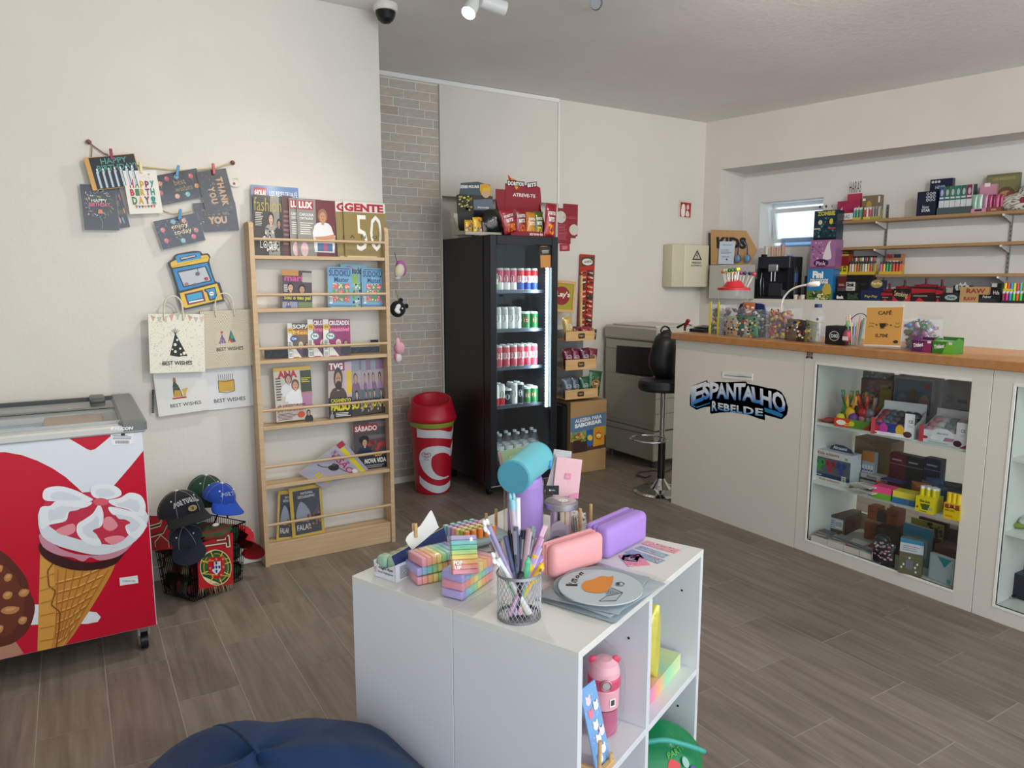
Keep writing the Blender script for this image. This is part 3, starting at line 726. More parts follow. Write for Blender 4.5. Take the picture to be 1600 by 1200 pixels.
for si,kinds,xs in rows:
 zz=fsh[si]
 for(kd,tl,lb),x in zip(kinds,xs):
  q=FRP(*f2(x,400));r_=.0262 if tl else .031
  place_can(kd,tl,q.x,DYB+.055,zz,lb,'front row of cans on fridge shelf %s'%['one','two','three','four'][si])
 for(kd,tl,lb),x in zip(kinds,xs):
  q=FRP(*f2(x,400));place_can(kd if si!=0 or kd!='lime' else 'cherry',tl,min(q.x+.012,DX1-.075),DYB+.125,zz,'can standing behind the front row on fridge shelf %s'%['one','two','three','four'][si],'second row of cans in the fridge')
def bottle(m,h=.2,r=.031,cap='#e9edf0',body='#dfe8ee'):
 m.lathe([(0,.004),(r*.8,0),(r,.012),(r,h*.3),(r*.94,h*.42),(r,h*.55),(r*.9,h*.7),(r*.45,h*.86),(r*.42,h*.92)],body,16)
bp=None;k=0
for row,y in enumerate((DYB+.05,DYB+.125)):
 for j in range(6):
  x=DX0+.085+j*.073+(.02 if row else 0);lb='small clear water bottle on the fridge floor, %s row'%('front' if row==0 else 'back')
  if bp is None:
   bp=thing('water_bottle',lb,'bottle',(x,y,.213),group='water bottles on the fridge floor')
   m=MB();bottle(m);m.build('bottle_body','clear_plastic',bp)
   MB().cyl((0,0,.184),(0,0,.2),.0145,.0145,'#cfd8e2',14).build('cap','plastic',bp)
   MB().lathe([(.0316,.085),(.0316,.115)],'#dfe4ea',16).build('label_band','paper',bp)
  else:copytree(bp,None,lb).location=(x,y,.213)
# ---- COPIER AND STOOL
cp=thing('photocopier','large beige office photocopier against the back wall','photocopier',(3.84,4.14,0))
g1,g2,gd='#a9a698','#b5b2a5','#8b887c'
cw,cd=.56,.62
MB().box(0,0,.06,cw,cd,.30,g1,ch=.008).build('paper_drawer','plastic',cp)
m=MB();m.box(0,0,.305,cw,cd,.72,g1,ch=.006).box(.10,.0,.72,cw,cd,.92,'#16171b').box(0,cd-.14,.72,cw,cd,.92,g1).box(0,0,.72,.06,.03,.92,g1).box(0,0,.92,cw,cd,1.0,g2,ch=.006)
m.build('body','plastic',cp)
m=MB();m.box(-.012,-.02,1.005,cw,cd+.01,1.115,g2,ch=.014).box(.02,.03,1.115,cw-.1,cd-.06,1.128,'#c4c2b8',ch=.004);m.build('scanner_lid','plastic',cp)
CPL=PX(3.84-.001)
p=P(lambda u,v,l:Vector((-.001-l,CPL(*f3(u,v)).y-4.14,CPL(*f3(u,v)).z)))
p.line([(303,860),(535,915)],2,'#84827a');p.line([(535,680),(533,905)],2.4,'#7c7a70');p.line([(290,905),(540,960)],3.5,'#4a4842')
p.line([(350,655),(530,690)],2,'#77756c');
for k in range(7):p.line([(372+k*12,668+k*2.2),(372+k*12,690+k*2.2)],3,'#8d8b81')
p.poly([(350,522),(540,535),(530,668),(346,648)],'#121317');p.line([(318,445),(470,462)],2,'#8e8c82')
for k in range(5):p.line([(298,805+k*11),(318,808+k*11)],3,'#7f7d74')
p.mb.build('panel_lines','plastic',cp)
p=P(lambda u,v,l:Vector((u*cw,-.001-l,v)))
p.line([(0,.56),(1,.56)],.004,'#5a5850');p.line([(0,.44),(1,.44)],.004,'#5a5850');p.line([(.0,.30),(1,.30)],.005,'#3f3d38');p.line([(.05,.1),(.05,.29)],.004,'#5a5850');p.e_(.06,.96,.02,.008,'#333')
p.mb.build('drawer_lines','plastic',cp)
for x,y in((.05,.05),(cw-.05,.05),(.05,cd-.05),(cw-.05,cd-.05)):MB().cyl((x,y,0),(x,y,.06),.028,.028,'#3c3c3e',14).build('foot','plastic',cp)
m=MB();m.tube([(3.69,4.0,.006),(3.62,3.98,.006),(3.60,4.06,.006),(3.68,4.12,.006),(3.80,4.10,.006),(3.86,4.02,.006),(3.96,4.06,.006),(4.1,4.12,.006)],.0055,'#3e3a36',6)
solo(m,'plastic','power_cable','thin grey cable looped on the floor before the copier','cable')
sq=PZ(0)(1036,771);sx,sy=3.47,3.66
st=thing('bar_stool','chrome gas-lift bar stool with a black padded seat by the counter','bar stool',(sx,sy,0))
def zat(x,y,px,py):
 d=ray(px,py);t_=(x*d.x+y*d.y)/(d.x**2+d.y**2);return EYE.z+d.z*t_
sz=zat(sx,sy,1026,600)
MB().lathe([(0,0),(.185,0),(.19,.006),(.17,.016),(.075,.030),(.055,.055),(.03,.09),(.026,.10)],'#d9dadc',36).build('base_disc','chrome',st)
MB().cyl((0,0,.09),(0,0,.36),.026,.026,'#55585c',18).build('outer_column','chrome',st)
MB().cyl((0,0,.36),(0,0,sz-.03),.019,.019,'#c9cbce',18).lathe([(.0,.36),(.028,.36),(.028,.372),(.0,.372)],'#8c8f94',18).build('gas_column','chrome',st)
m=MB();m.tube([(.03*math.cos(a),.02-.1+.0*a,.40)if False else(-.02-.12+.12*math.cos(a),-.02+.13*math.sin(a),.40)for a in[2*PI*k/24 for k in range(24)]],.007,'#d0d2d4',8,True);m.build('footrest','chrome',st)
MB().lathe([(0,-.045),(.10,-.045),(.165,-.04),(.175,-.02),(.175,.015),(.165,.03),(.12,.036),(0,.036)],'#17181b',32,(0,0,sz)).build('seat','soft',st)
MB().lathe([(.04,-.06),(.08,-.045)],'#222',20,(0,0,sz)).build('seat_plate','plastic',st)
m=MB()
def bagf(lo,la):return 1+.06*math.sin(3*lo+1)*math.cos(la)+.05*math.sin(5*la+lo)
m.ell((0,0,.155),(.115,.09,.175),'#15161a',20,14,bagf)
m.ell((.01,-.005,.25),(.085,.05,.10),'#191a1e',14,8,bagf)
bg_=solo(m,'soft','black_bag','slumped black bag standing on the bar stool','bag',(sx+.06,sy+.06,sz+.02))
m=MB();m.tube(smooth2([(-.02,0,.32),(-.045,.0,.345),(-.015,0,.375),(.03,0,.36),(.05,0,.31)],3,False),.006,'#101114',6);m.build('handle','soft',bg_)
# ---- SHOP COUNTER
CX,CY1,CYE,CB=3.35,3.43,.35,3.905
ct=thing('shop_counter','white L-fronted shop counter with display windows under a wooden top','counter',(CX,CY1,0),-PI/2)
LEN=CY1-CYE;DP=CB-CX
wc='#e2dbd0'
def cu(Y):return CY1-Y
MB().box(-.02,-.03,1.10,LEN,DP+.01,1.142,'#b7814e',ch=.003).build('worktop','counter_wood',ct)
m=MB();m.box(0,.0,0,cu(2.462),.02,1.098,wc).box(0,.02,0,.02,DP-.04,1.098,wc);m.build('front_panel','lam',ct)
m=MB();m.box(0,-.0016,1.062,cu(2.462),0,1.0978,wc);m.build('cornice_strip','lam',ct)
def cabinet(ya,yb,first):
 xa,xb=cu(ya)+.0012,cu(yb)-.0012
 gl,gr=(cu(2.384),cu(1.614))if first else(cu(1.437),cu(.62))
 m=MB();z0,z1=.075,1.036
 m.box(xa,-.001,0,gl,.02,1.098,wc,ch=.0012).box(gr,-.001,0,xb,.02,1.098,wc,ch=.0012).box(gl,-.001,0,gr,.02,z0,wc).box(gl,-.001,z1,gr,.02,1.098,wc)
 m.build('window_surround','lam',ct)
 m=MB();m.box(gl-.012,-.004,z0-.0,gl,.012,z1,'#f4f2ec',ch=.001).box(gl-.012,-.004,z0-.012,gr,.012,z0,'#f0eee8',ch=.001).box(gl-.012,-.004,z1,gr,.012,z1+.014,'#efece4',ch=.001)
 m.build('window_trim','lam',ct)
 m=MB();m.box(xa,.02,.03,xa+.018,DP-.1,1.09,'#e8e5de').box(xb-.018,.02,.03,xb,DP-.1,1.09,'#e8e5de').box(gl-.03,.021,z0,gl,DP-.12,z1,'#e2e0dc').box(gr,.021,z0,gr+.03,DP-.12,z1,'#e2e0dc').box(xa,.02,.05,xb,DP-.1,z0-.002,'#d8d6d0').box(xa,DP-.12,.03,xb,DP-.1,.16,'#cfc9b8').box(gl+.20,DP-.13,z0,gl+.225,DP-.105,z1,'#e0ddd2').box(xa,.02,z1+.01,xb,DP-.1,1.095,'#e8e5de')
 m.build('carcass','lam',ct)
 for s_ in(.722,.398):MB().box(gl,.022,s_-.010,gr,DP-.121,s_+.006,'#e4e4e2',ch=.001).build('shelf','lam',ct)
 MB().box(gl,.010,z0,gr,.014,z1,'#fff').build('window_pane','glass',ct)
cabinet(2.462,1.53,True);cabinet(1.53,.35,False)
CP_=PX(CX)
def cfn(u,v,l):q=CP_(*c1(u,v));return Vector((0,q.y,q.z))+Vector((-l,0,0))
sg=thing('shop_sign','blue and white comic-lettered shop name sign on the counter front','sign',(CX,2.93,.77),-PI/2)
Msg=sg.matrix_world.inverted()
def sfn(u,v,l):
 q=CP_(*c1(u,v));return Msg@Vector((CX-.004-l,q.y,q.z))
out=[(190,290),(203,262),(213,212),(325,170),(330,190),(405,182),(480,186),(560,182),(628,180),(640,197),(720,212),(800,232),(860,240),(905,262),(935,310),(957,385),(948,440),(908,477),(775,440),(778,484),(740,474),(640,440),(520,420),(420,424),(356,434),(346,420),(348,376),(300,382),(240,402),(188,368)]
m=MB();ps=[(sfn(u,v,0).x,sfn(u,v,0).z)for u,v in out];m.prism(ps,-.0,.0038,'#0d1424');m.build('backing','gloss',sg)
p=P(lambda u,v,l:(lambda q:Vector((q.x,-.0002-l,q.z)))(sfn(u,v,0)),.00008)
p.poly([(200,355),(240,378),(345,345),(345,352),(245,388),(200,368)],'#2a86b8');p.poly([(770,385),(860,410),(920,440),(905,462),(775,415)],'#2a7fb4')
def gr(v):return mix('#2f7ec8','#e8ecf2',max(0,min(1,(v-.18)/.3)))
QS=dict(E=[(205,360),(290,325),(315,188),(205,225)],S=[(285,320),(342,312),(345,190),(295,205)],P=[(348,318),(400,306),(418,200),(350,190)],A=[(402,308),(476,312),(462,196),(415,196)],N=[(480,312),(545,322),(548,205),(480,198)],T=[(556,320),(604,322),(622,200),(540,200)],B=[(604,324),(690,338),(665,222),(628,216)],L=[(690,340),(742,350),(735,238),(674,226)],H=[(745,356),(825,388),(822,262),(744,240)],O=[(850,400),(940,430),(920,275),(832,258)])
for k,ch in(('E','E'),('S','S'),('P','P'),('A','A'),('N','N'),('T','T'),('B','A'),('L','L'),('H','H'),('O','O')):
 q=QS[k];cx=sum(a[0]for a in q)/4;cy=sum(a[1]for a in q)/4;q=[(cx+(a-cx)*1.14,cy+(b-cy)*1.10)for a,b in q];p.tq(ch,q[0],q[1],q[2],q[3],'#fff',.038,cc=gr)
def gr2(v):return mix('#3f97d4','#e6ecf2',max(0,min(1,(v-.1)/.5)))
p.tq('R',(360,412),(406,412),(402,334),(364,332),'#fff',.034,cc=gr2)
for ch,a,b in zip('EBELDE',(410,455,508,556,610,702),(450,502,550,600,690,762)):
 f_=lambda x,k:(345+k)+max(0,x-400)*.135-(10 if x<440 and k else 0)
 p.tq(ch,(a,f_(a,60)),(b,f_(b,58)),(b,f_(b,0)),(a,f_(a,0)),'#fff',.034,cc=gr2)
p.mb.build('lettering','gloss',sg)
sheet('price_label_holder','small white label strip stuck above the shop sign','label',PX(CX-.0005),c1(442,152),c1(680,176),c1(448,98),lambda p:(p.r(0,0,1,1,'#e2e0dc'),p.rr(.02,.1,.52,.8,'#efefed',.03,.1),p.line([(.08,.38),(.55,.4),(.98,.5)],.08,'#3a3836'),p.lines(.1,.5,.9,.75,2,'#bdbab4')),t=.003)
m=P(lambda u,v,l:Vector((u*.06,-l,v*.06)),.0003)
for a in range(4):
 an=a*PI/2;cx,cy=.5+.33*math.cos(an+PI/4),.5+.33*math.sin(an+PI/4)
 m.e_(cx,cy,.1,.1,'#5a2040',10);m.e_(.5+.2*math.cos(an),.5+.2*math.sin(an),.07,.07,'#6a2a4c',8);m.e_(cx*1.3-.15,cy*1.3-.15,.06,.06,'#4a1a38',8);m.line([(.5,.5),(cx,cy)],.05,'#5a2040');m.line([(cx,cy),(.5+.33*math.cos(an-PI/4),.5+.33*math.sin(an-PI/4))],.05,'#5a2040')
q=CP_(1258,562);solo(m.mb,'gloss','flower_sticker','small dark purple lace-flower sticker under the counter edge','sticker',(CX-.0025,q.y,q.z),-PI/2)
# ---- CUBE SHELF TABLE
TA,TB_,TC_=Vector((.536,1.589,0)),Vector((.769,1.015,0)),Vector((1.364,1.271,0))
TRZ=math.atan2((TC_-TB_).y,(TC_-TB_).x);TW,TD,TH=(TC_-TB_).length,.62,.78
MT=at(TB_,TRZ);MTi=MT.inverted()
PLT=PZ(TH)
def tl(x,y,z=TH):return MTi@PZ(z)(x,y)
UD=TD/2
for k,lab in((0,'white cube shelf unit facing right with toys in its open cubes'),(1,'white cube shelf unit behind, backed against the open one')):
 u=thing('cube_shelf',lab,'shelf',M=MT@Matrix.Translation((0,k*UD,0)),group=None)
 d0,d1=.0008,UD-.0008;tt=.016;wc2='#dcdce0'  # white unit: skylight's cool cast put into the side colour, top warmer
 MB().box(0,d0,TH-tt,TW,d1,TH,'#e0ddd6',ch=.0008).build('top_panel','lam',u)
 MB().box(0,d0+.0,0,tt,d1,TH-tt,wc2,ch=.0008).build('side_panel','lam',u)
 MB().box(TW-tt,d0,0,TW,d1,TH-tt,wc2,ch=.0008).build('side_panel','lam',u)
 MB().box(TW/2-tt/2,d0,.06,TW/2+tt/2,d1,TH-tt,wc2,ch=.0008).build('divider','lam',u)
 for zz in(.445,.09):MB().box(tt,d0,zz-tt/2,TW/2-tt/2,d1,zz+tt/2,wc2,ch=.0008).box(TW/2+tt/2,d0,zz-tt/2,TW-tt,d1,zz+tt/2,wc2,ch=.0008).build('shelf','lam',u)
 yb=d1-.003 if k==0 else d0
 MB().box(tt,yb,.05,TW-tt,yb+.003,TH-tt,'#d2d2d8').build('back_panel','lam',u)
 if k==0:
  m=MB()
  for x in(TW/2-tt/2,TW-tt):
   for zz in(.66,.33):m.cyl((x,.05,zz),(x-.0006,.05,zz),.0032,.0032,'#222',10)
  m.build('screw_hole','plastic',u)
m=MB()
def bag(lo,la):
 return 1+.025*math.sin(3*lo+2*la)+.02*math.sin(6*lo-3*la)*math.cos(la)+.012*math.sin(11*lo+4*la)*math.cos(la)+.02*math.exp(-((la-.55-.25*math.sin(lo*2))/.10)**2)
BBC=(.245,1.35)
m.ell((0,0,.15),(.42,.42,.41),'#0a2c54',64,32,bag,-.14,.5)
bb=solo(m,'fabric','bean_bag','dark blue fabric bean bag in the bottom foreground','bean bag',(BBC[0],BBC[1],.004))
m=MB();pts=[]
for k in range(20):
 la=-.3+1.9*k/19;lo=1.75;q=bag(lo,la)*1.004;pts.append((.41*q*math.cos(la)*math.cos(lo),.41*q*math.cos(la)*math.sin(lo),.15+.41*q*math.sin(la)))
m.tube(pts,.0035,'#0e3055',6);m.build('seam_piping','fabric',bb)
def T(x,y,rz=0,z=TH):return Matrix.Translation(PZ(z)(x,y))@Matrix.Rotation(rz,4,'Z')
def S(name,lab,cat,mb,mat,M,group=None):return solo(mb,mat,name,lab,cat,M=M,group=group)
def pixM(bl,br,z):
 a,b=PZ(z)(*bl),PZ(z)(*br);d=b-a
 return at(a,math.atan2(d.y,d.x)),d.length
cupP=PZ(TH)(811,962);cr,chh=.046,.100
cup=thing('pencil_cup','silver wire mesh cup crammed with pens on the table front edge','pencil cup',M=at(cupP))
m=MB();m.lathe([(0,.002),(cr-.002,.002),(cr,0),(cr,.006),(cr-.002,.007)],'#9a9ca0',32)
m.build('base','metal',cup);MB().lathe([(cr-.001,chh-.006),(cr+.002,chh-.006),(cr+.002,chh),(cr-.001,chh)],'#c4c6ca',32).build('rim','metal',cup)
m=MB();nn=30
for s_ in(1,-1):
 for k in range(nn):
  a0=2*PI*k/nn;pts=[((cr-.0005)*math.cos(a0+s_*t_*1.1),(cr-.0005)*math.sin(a0+s_*t_*1.1),.005+(chh-.01)*t_)for t_ in[i/5 for i in range(6)]]
  m.tube(pts,.0006,'#dcdee2',3)
m.build('wire_mesh','metal',cup)
def pen(col,cap,kind,L_=.15):
 m=MB();r=.005
 m.cyl((0,0,0),(0,0,L_*.55),r*.9,r,col,8).cyl((0,0,L_*.55),(0,0,L_),r*1.12,r*1.1,cap,8)
 m.box(-r*.5,-r*1.6,L_*.70,r*.5,-r*.9,L_*.97,mix(cap,'#ffffff',.25))
 if kind=='claw':
  for a in range(4):m.ell((.005*math.cos(a*1.57),.005*math.sin(a*1.57),L_+.004),(.004,.004,.008),'#8fc9d6',6,4)
  m.cyl((0,0,L_-.022),(0,0,L_),.0065,.0068,'#8fc9d6',8)
 if kind=='cube':m.box(-.007,-.005,L_-.002,.007,.005,L_+.022,'#e3b9cf',ch=.001)
 if kind=='dino':m.lathe([(.0055,L_*.6),(.0085,L_*.72),(.007,L_*.88),(.0075,L_*.95),(.005,L_*1.0),(0,L_*1.04)],col,10)
 if kind=='paw':m.ell((0,0,L_+.004),(.009,.007,.009),'#f3a3ba',10,6).ell((-.006,0,L_+.012),(.0035,.003,.005),'#f3a3ba',6,4).ell((.006,0,L_+.012),(.0035,.003,.005),'#f3a3ba',6,4)
 if kind=='flower':
  for a in range(5):m.ell((.011*math.cos(a*1.257),-.004,L_+.011*math.sin(a*1.257)),(.007,.004,.007),'#f0f0f4',6,4)
  m.ell((0,-.007,L_),(.005,.003,.005),'#eed27a',6,4)
 if kind=='donut':m.tube([(.011*math.cos(a*.524),.0,L_+.011*math.sin(a*.524))for a in range(12)],.0055,'#2a1c20',8,True)
 return m
pens=[
((800,775),'#e8dfe6','#c9b7c4','claw','pale pen topped by a light blue paw, tallest in the mesh cup'),((809,778),'#e7e2ea','#ece6ee','','white slim pen rising highest right of the blue paw pen'),
((762,818),'#b9aacb','#9e93b8','flower','lilac pen with a flower top leaning far left'),((848,832),'#d9a9c4','#c78fb2','cube','pink pen with a block end leaning right'),
((780,852),'#b59aa8','#a48b98','','dusty rose pen leaning left below the lilac flower pen'),((790,838),'#8187a6','#5c6284','','slate blue pen in the left of the cup'),
((797,828),'#20222c','#1a1c26','','black pen in the middle of the mesh cup'),((806,824),'#6c7088','#565a70','','grey pen beside the black one'),
((818,828),'#23253a','#1c1e30','','navy pen slanting behind the cup centre'),((826,826),'#c3a0a8','#b08c95','','rose grey pen right of the navy one'),
((833,822),'#9fb4b0','#8aa39f','','grey-green capped pen at the back right'),((838,842),'#d8c6cf','#c2a6b4','','pale pink pen at the right of the cup'),
((843,852),'#8a7aa0','#b39acb','','violet pen low at the right'),((774,862),'#d9cdb9','#c9b9a8','','cream pen at the far left rim'),
((776,868),'#e9ecee','#f2f3f4','flower','white pen with a white flower clip at the left rim'),((786,882),'#6cc79a','#5dbb8c','dino','fat mint green pen leaning left in front'),
((802,888),'#f0a0b6','#ee94ad','paw','pink pen with a rounded paw top, left of its twin'),((812,888),'#f0a0b6','#ee94ad','paw','pink pen with a rounded paw top, right of its twin'),
((815,900),'#3a262c','#2c1c22','donut','dark pen with a chocolate ring top at the cup rim'),((825,873),'#62bd8c','#58b384','dino','mint green pen standing at the cup right'),
((838,862),'#e9b90f','#dba90a','dino','yellow pen upright at the right'),((847,882),'#f0c512','#e6b80c','dino','bright yellow pen leaning out to the right'),
((845,868),'#b18fd0','#a57fc7','','purple pen behind the yellow ones'),((785,845),'#cfaeb6','#dfb9a6','','peach pen among the left pens'),
((813,838),'#777b8e','#34374a','','charcoal pen in the centre'),((829,838),'#494d66','#393d56','','dark blue pen crossing the right pens'),
((768,846),'#ad9ba2','#8f7d85','','mauve pen low on the left'),((822,848),'#a98ba6','#c9a0bd','','orchid pen in the front right')]
cc_=Vector((cupP.x,cupP.y,TH))
for(px,py),col,cap,kind,lab in pens:
 ang=random.random()*6.28;hgt=.100+(905-py)/900*.60
 d=ray(px,py);q=(cc_+Vector((0,0,hgt))-EYE);t_=q.dot(FW)/F;tip=EYE+d*(t_*(1+random.uniform(-.01,.014)))
 back=(tip-cc_);back.z=0
 foot=cc_-back*min(.34,.026/max(back.length,.01));foot.z=TH+.006
 off=Vector((random.uniform(-.007,.007),random.uniform(-.007,.007),0));foot+=off
 ax=tip-foot;Lp=ax.length
 if kind in('claw','cube','flower','paw','donut'):Lp-=.006
 Rm=ax.to_track_quat('Z','Y').to_matrix().to_4x4();M=Matrix.Translation(foot)@Rm
 if kind in('flower','donut','cube'):M=Matrix.Translation(foot)@Rm@Matrix.Rotation(-TRZ,4,'Z')
 S('pen',lab,'pen',pen(col,cap,kind,Lp),'plastic',M,'pens in the mesh cup')
def disc(r,z0,z1,col,n=40):return MB().lathe([(0,z0),(r,z0),(r,z1),(0,z1)],col,n,smooth=False)
padc=PZ(TH)(936,925)
ds=[]
for k,(dx,dy,rz,w_)in enumerate(((.0,-.004,.30,.235),(.012,.0,.18,.225),(-.004,.004,.42,.215))):
 m=MB();m.rbox(-w_/2,-w_*.42,0,w_/2,w_*.42,.003,.0014,['#8f9aa0','#a3adb2','#98a3a8'][k],1)
 o=S('mouse_pad',['grey square mouse pad at the bottom of the pad stack','grey square mouse pad in the middle of the pad stack','grey square mouse pad under the round pads'][k],'mouse pad',m,'matte',Matrix.Translation((padc.x+dx,padc.y+dy,TH+.0015+.0045*k))@Matrix.Rotation(TRZ+rz-.3,4,'Z'))
 m=MB();m.grid(lambda u,v:(-w_*.56+w_*1.14*u,-w_*.48+w_*.98*v,.0034+.0012*math.sin(31*u+11*v)*math.sin(17*v+3*k)),26,20,'#fff');m.build('plastic_sleeve','film',o)
for k,(dx,dy)in enumerate(((-.018,.0),(-.008,-.004),(.0,-.002))):
 m=disc(.088,0,.0025,'#93a0a6');S('mouse_pad','round grey mouse pad, %s below the top one'%['third','second','first'][k],'mouse pad',m,'matte',at((padc.x+dx,padc.y+dy,TH+.0155+.003*k)))
zt_=TH+.0255
rp=PZ(zt_)(938,918)
A_=PZ(zt_)(872,918);r_=.092
o=S('mouse_pad','round grey pad printed with lettering and a laptop drawing, topmost','mouse pad',disc(r_,0,.003,'#b9c2c5',56),'matte',at(rp))
Ri=o.matrix_world.inverted()
p=P(lambda u,v,l:(lambda q:Vector((q.x,q.y,.0031+l)))(Ri@PZ(zt_)(*t3(u,v))),.00006)
for ch,(bx,by),(tx,ty)in zip("I'mon",((0,0),)*5,((0,0),)*5):pass
p.tq('I',(712,672),(712,690),(620,688),(620,672),'#1a1a1c',.04)
p.tq("'",(668,664),(666,670),(640,668),(642,662),'#1a1a1c',.04);p.tq('m',(716,640),(700,668),(655,652),(672,628),'#1a1a1c',.04)
p.tq('o',(735,610),(716,634),(690,622),(706,600),'#1a1a1c',.04);p.tq('n',(765,590),(742,608),(716,596),(738,578),'#1a1a1c',.04)
p.poly([(935,770),(1062,740),(1010,806),(880,806)],'#a9b4b8');p.line([(935,770),(1064,742),(1010,806),(880,808),(935,770)],4,'#1c1c1e');p.poly([(975,705),(1066,742),(940,770),(928,740)],'#8d999e');p.line([(975,702),(1066,742),(936,770)],4,'#1c1c1e')
for k in range(5):p.line([(960+k*14,718+k*6),(945+k*20,752-k*1)],3,'#2a2a2c')
p.poly([(745,690),(770,655),(830,640),(900,612),(960,620),(990,610),(985,660),(960,715),(900,745),(830,742),(770,730)],'#d9862f',3)
p.line([(1010,665),(1055,660),(1080,672),(1060,690),(1015,688),(1008,672)],4,'#55403e');p.e_(1030,674,14,9,'#22304a')
p.mb.build('printed_design','matte',o)
def shell_case(name,lab,c1_,c2_,M,w_,d_,h_):
 o=thing(name,lab,'pencil case',M=M)
 MB().rbox(0,0,0,w_,d_*.62,h_,.016,c1_,4).build('front_shell','soft',o)
 MB().rbox(0,d_*.64,0,w_,d_,h_,.016,c1_,4).build('back_shell','soft',o)
 MB().rbox(.0015,d_*.54,.0015,w_-.0015,d_*.72,h_-.0015,.015,c2_,3).build('zip_band','soft',o)
 return o
M,w_=pixM((950,877),(1011,845),TH);shell_case('pencil_case','purple hard pencil case standing at the right of the table','#b088d6','#9a74c4',M,w_*1.02,.075,.083)
M,w_=pixM((866,908),(945,880),TH+.012);shell_case('pencil_case','pink hard pencil case resting against the round pads','#f2a6a8','#e69499',M,w_*1.0,.052,.078)
def hl_box(lab,M,w_,d_,h_,cols,upright=False,art=None):
 o=thing('highlighter_box',lab,'highlighter set',M=M,group='clear boxes of pastel highlighters')
 n=len(cols);
 for i,c in enumerate(cols):MB().rbox(.005+(w_-.01)*i/n+.0004,.003,.002,.005+(w_-.01)*(i+1)/n-.0004,d_-.003,h_-.002,.002,c,2).build('highlighter','plastic',o)
 m=MB();m.rbox(0,0,0,w_,d_,h_,.005,'#fff',2);m.build('clear_case','film',o)
 if art:p=P(flat(w_,h_,-.0002));art(p);p.mb.build('case_print','gloss',o)
 return o
pas=['#e79aa6','#f0a48c','#f0b87c','#f0dc84','#a8dca0','#8fd3c4','#96c4e0','#b3a6dc']
B0={}
def hb(lab,px,z,rzd,cols,w_=.135,d_=.072,h_=.024):
 return hl_box(lab,at(PZ(z)(*px),math.radians(rzd)),w_,d_,h_,cols)
hb('clear pastel highlighter box, bottom of the left pile',(650,918),TH,-3,pas,.115)
hb('clear pastel highlighter box, second in the left pile',(650,904),TH+.025,1,pas[::-1],.115)
hb('clear pastel highlighter box, topmost of the left pile',(658,890),TH+.050,6,pas,.115)
hb('clear pastel highlighter box, bottom of the right pile',(722,942),TH,30,pas[::-1],.145,.06)
hb('clear pastel highlighter box, second in the right pile',(723,928),TH+.025,31,pas,.145,.06)
hb('clear pastel highlighter box, third in the right pile',(722,915),TH+.050,28,pas[::-1],.145,.06)
q=PZ(TH+.076)(706,900);M=Matrix.Translation(q)@Matrix.Rotation(math.radians(-6),4,'Z')@Matrix.Rotation(math.radians(-66),4,'X')
M=Matrix.Translation(q)@Matrix.Rotation(math.radians(-4),4,'Z')@Matrix.Rotation(math.radians(32),4,'X')@Matrix.Rotation(-.12,4,'Y')
o=thing('highlighter_box','upright clear box of rainbow highlighters leaning on the right pile','highlighter set',M=Matrix.Translation(q)@Matrix.Rotation(math.radians(-8),4,'Z')@Matrix.Rotation(math.radians(-28),4,'X')@Matrix.Rotation(math.radians(6),4,'Y'))
wd,ht=.066,.088
for i,c in enumerate(['#e8909c','#f09a84','#f2b476','#f3d873','#bfe08c','#7fd0a8','#86c8c8','#b3a4c8']):MB().rbox(.004,.003,.003+(ht-.006)*i/8+.0003,wd-.004,.018,.003+(ht-.006)*(i+1)/8-.0003,.0015,c,2).build('highlighter','plastic',o)
MB().rbox(0,0,0,wd,.021,ht,.004,'#fff',2).build('clear_case','film',o)
p=P(flat(wd,ht,-.0004));p.t('POP',.08,.24,.38,.36,'#f4f0e8',.05);p.t('UP',.1,.14,.34,.23,'#f4f0e8',.05);p.mb.build('case_print','gloss',o)
M,w_=pixM((618,911),(700,872),TH)
bx=thing('display_box','white and navy highlighter carton with a peg at the back left','display box',M=M)
w_*=1.0
m=MB();m.box(0,0,0,w_,.0012,.042,'#dcdee4').quad((0,-.0004,.042),(w_,-.0004,.042),(w_,.012,.078),(0,.012,.062),'#12275a')
m.quad((w_,.0135,.078),(w_,.0,.042),(0,0,.042),(0,.0135,.062),'#f0f0f0').box(0,.0012,0,w_,.07,.001,'#dcdee4').box(0,.069,0,w_,.07,.04,'#dcdee4').box(w_-.001,.001,0,w_,.069,.042,'#dcdee4')
m.prism([(0,0),(.0,0)],0,0,'#fff')if False else None
m.build('carton','paper',bx)
m=MB();m.X=Matrix.Translation((0,0,0))@Matrix.Rotation(PI/2,4,'Z');m.prism([(0,0),(.07,0),(.07,.036),(.035,.026),(0,.042)],-.001,0,'#d8dade');m.build('side_flap','paper',bx)
p=P(flat(w_,.042,0));p.lines(.08,.1,.42,.85,9,'#4a4d56',.5,.2);p.lines(.55,.1,.92,.85,9,'#5a5d66',.5,.2);p.mb.build('back_print','paper',bx)
p=P(flat_left(.07,.042,-.001));p.t('Highl Eye',.25,.52,.9,.72,'#20242c',.02);p.t('Pastel Highlighter',.2,.3,.92,.45,'#30343c',.01);p.line([(.06,.3),(.06,.6),(.12,.6),(.12,.3),(.06,.3)],.015,'#c04a4a');p.mb.build('side_print','paper',bx)
o=S('highlighter','mint green block highlighter, left one in the carton','highlighter',MB().rbox(0,0,0,.03,.03,.05,.007,'#9fc0a8',3),'plastic',M@Matrix.Translation((.004,.036,.0015)))
o=S('highlighter','mint green block highlighter, right one in the carton','highlighter',MB().rbox(0,0,0,.03,.03,.05,.007,'#a5c6ae',3),'plastic',M@Matrix.Translation((.006,.004,.0015)))
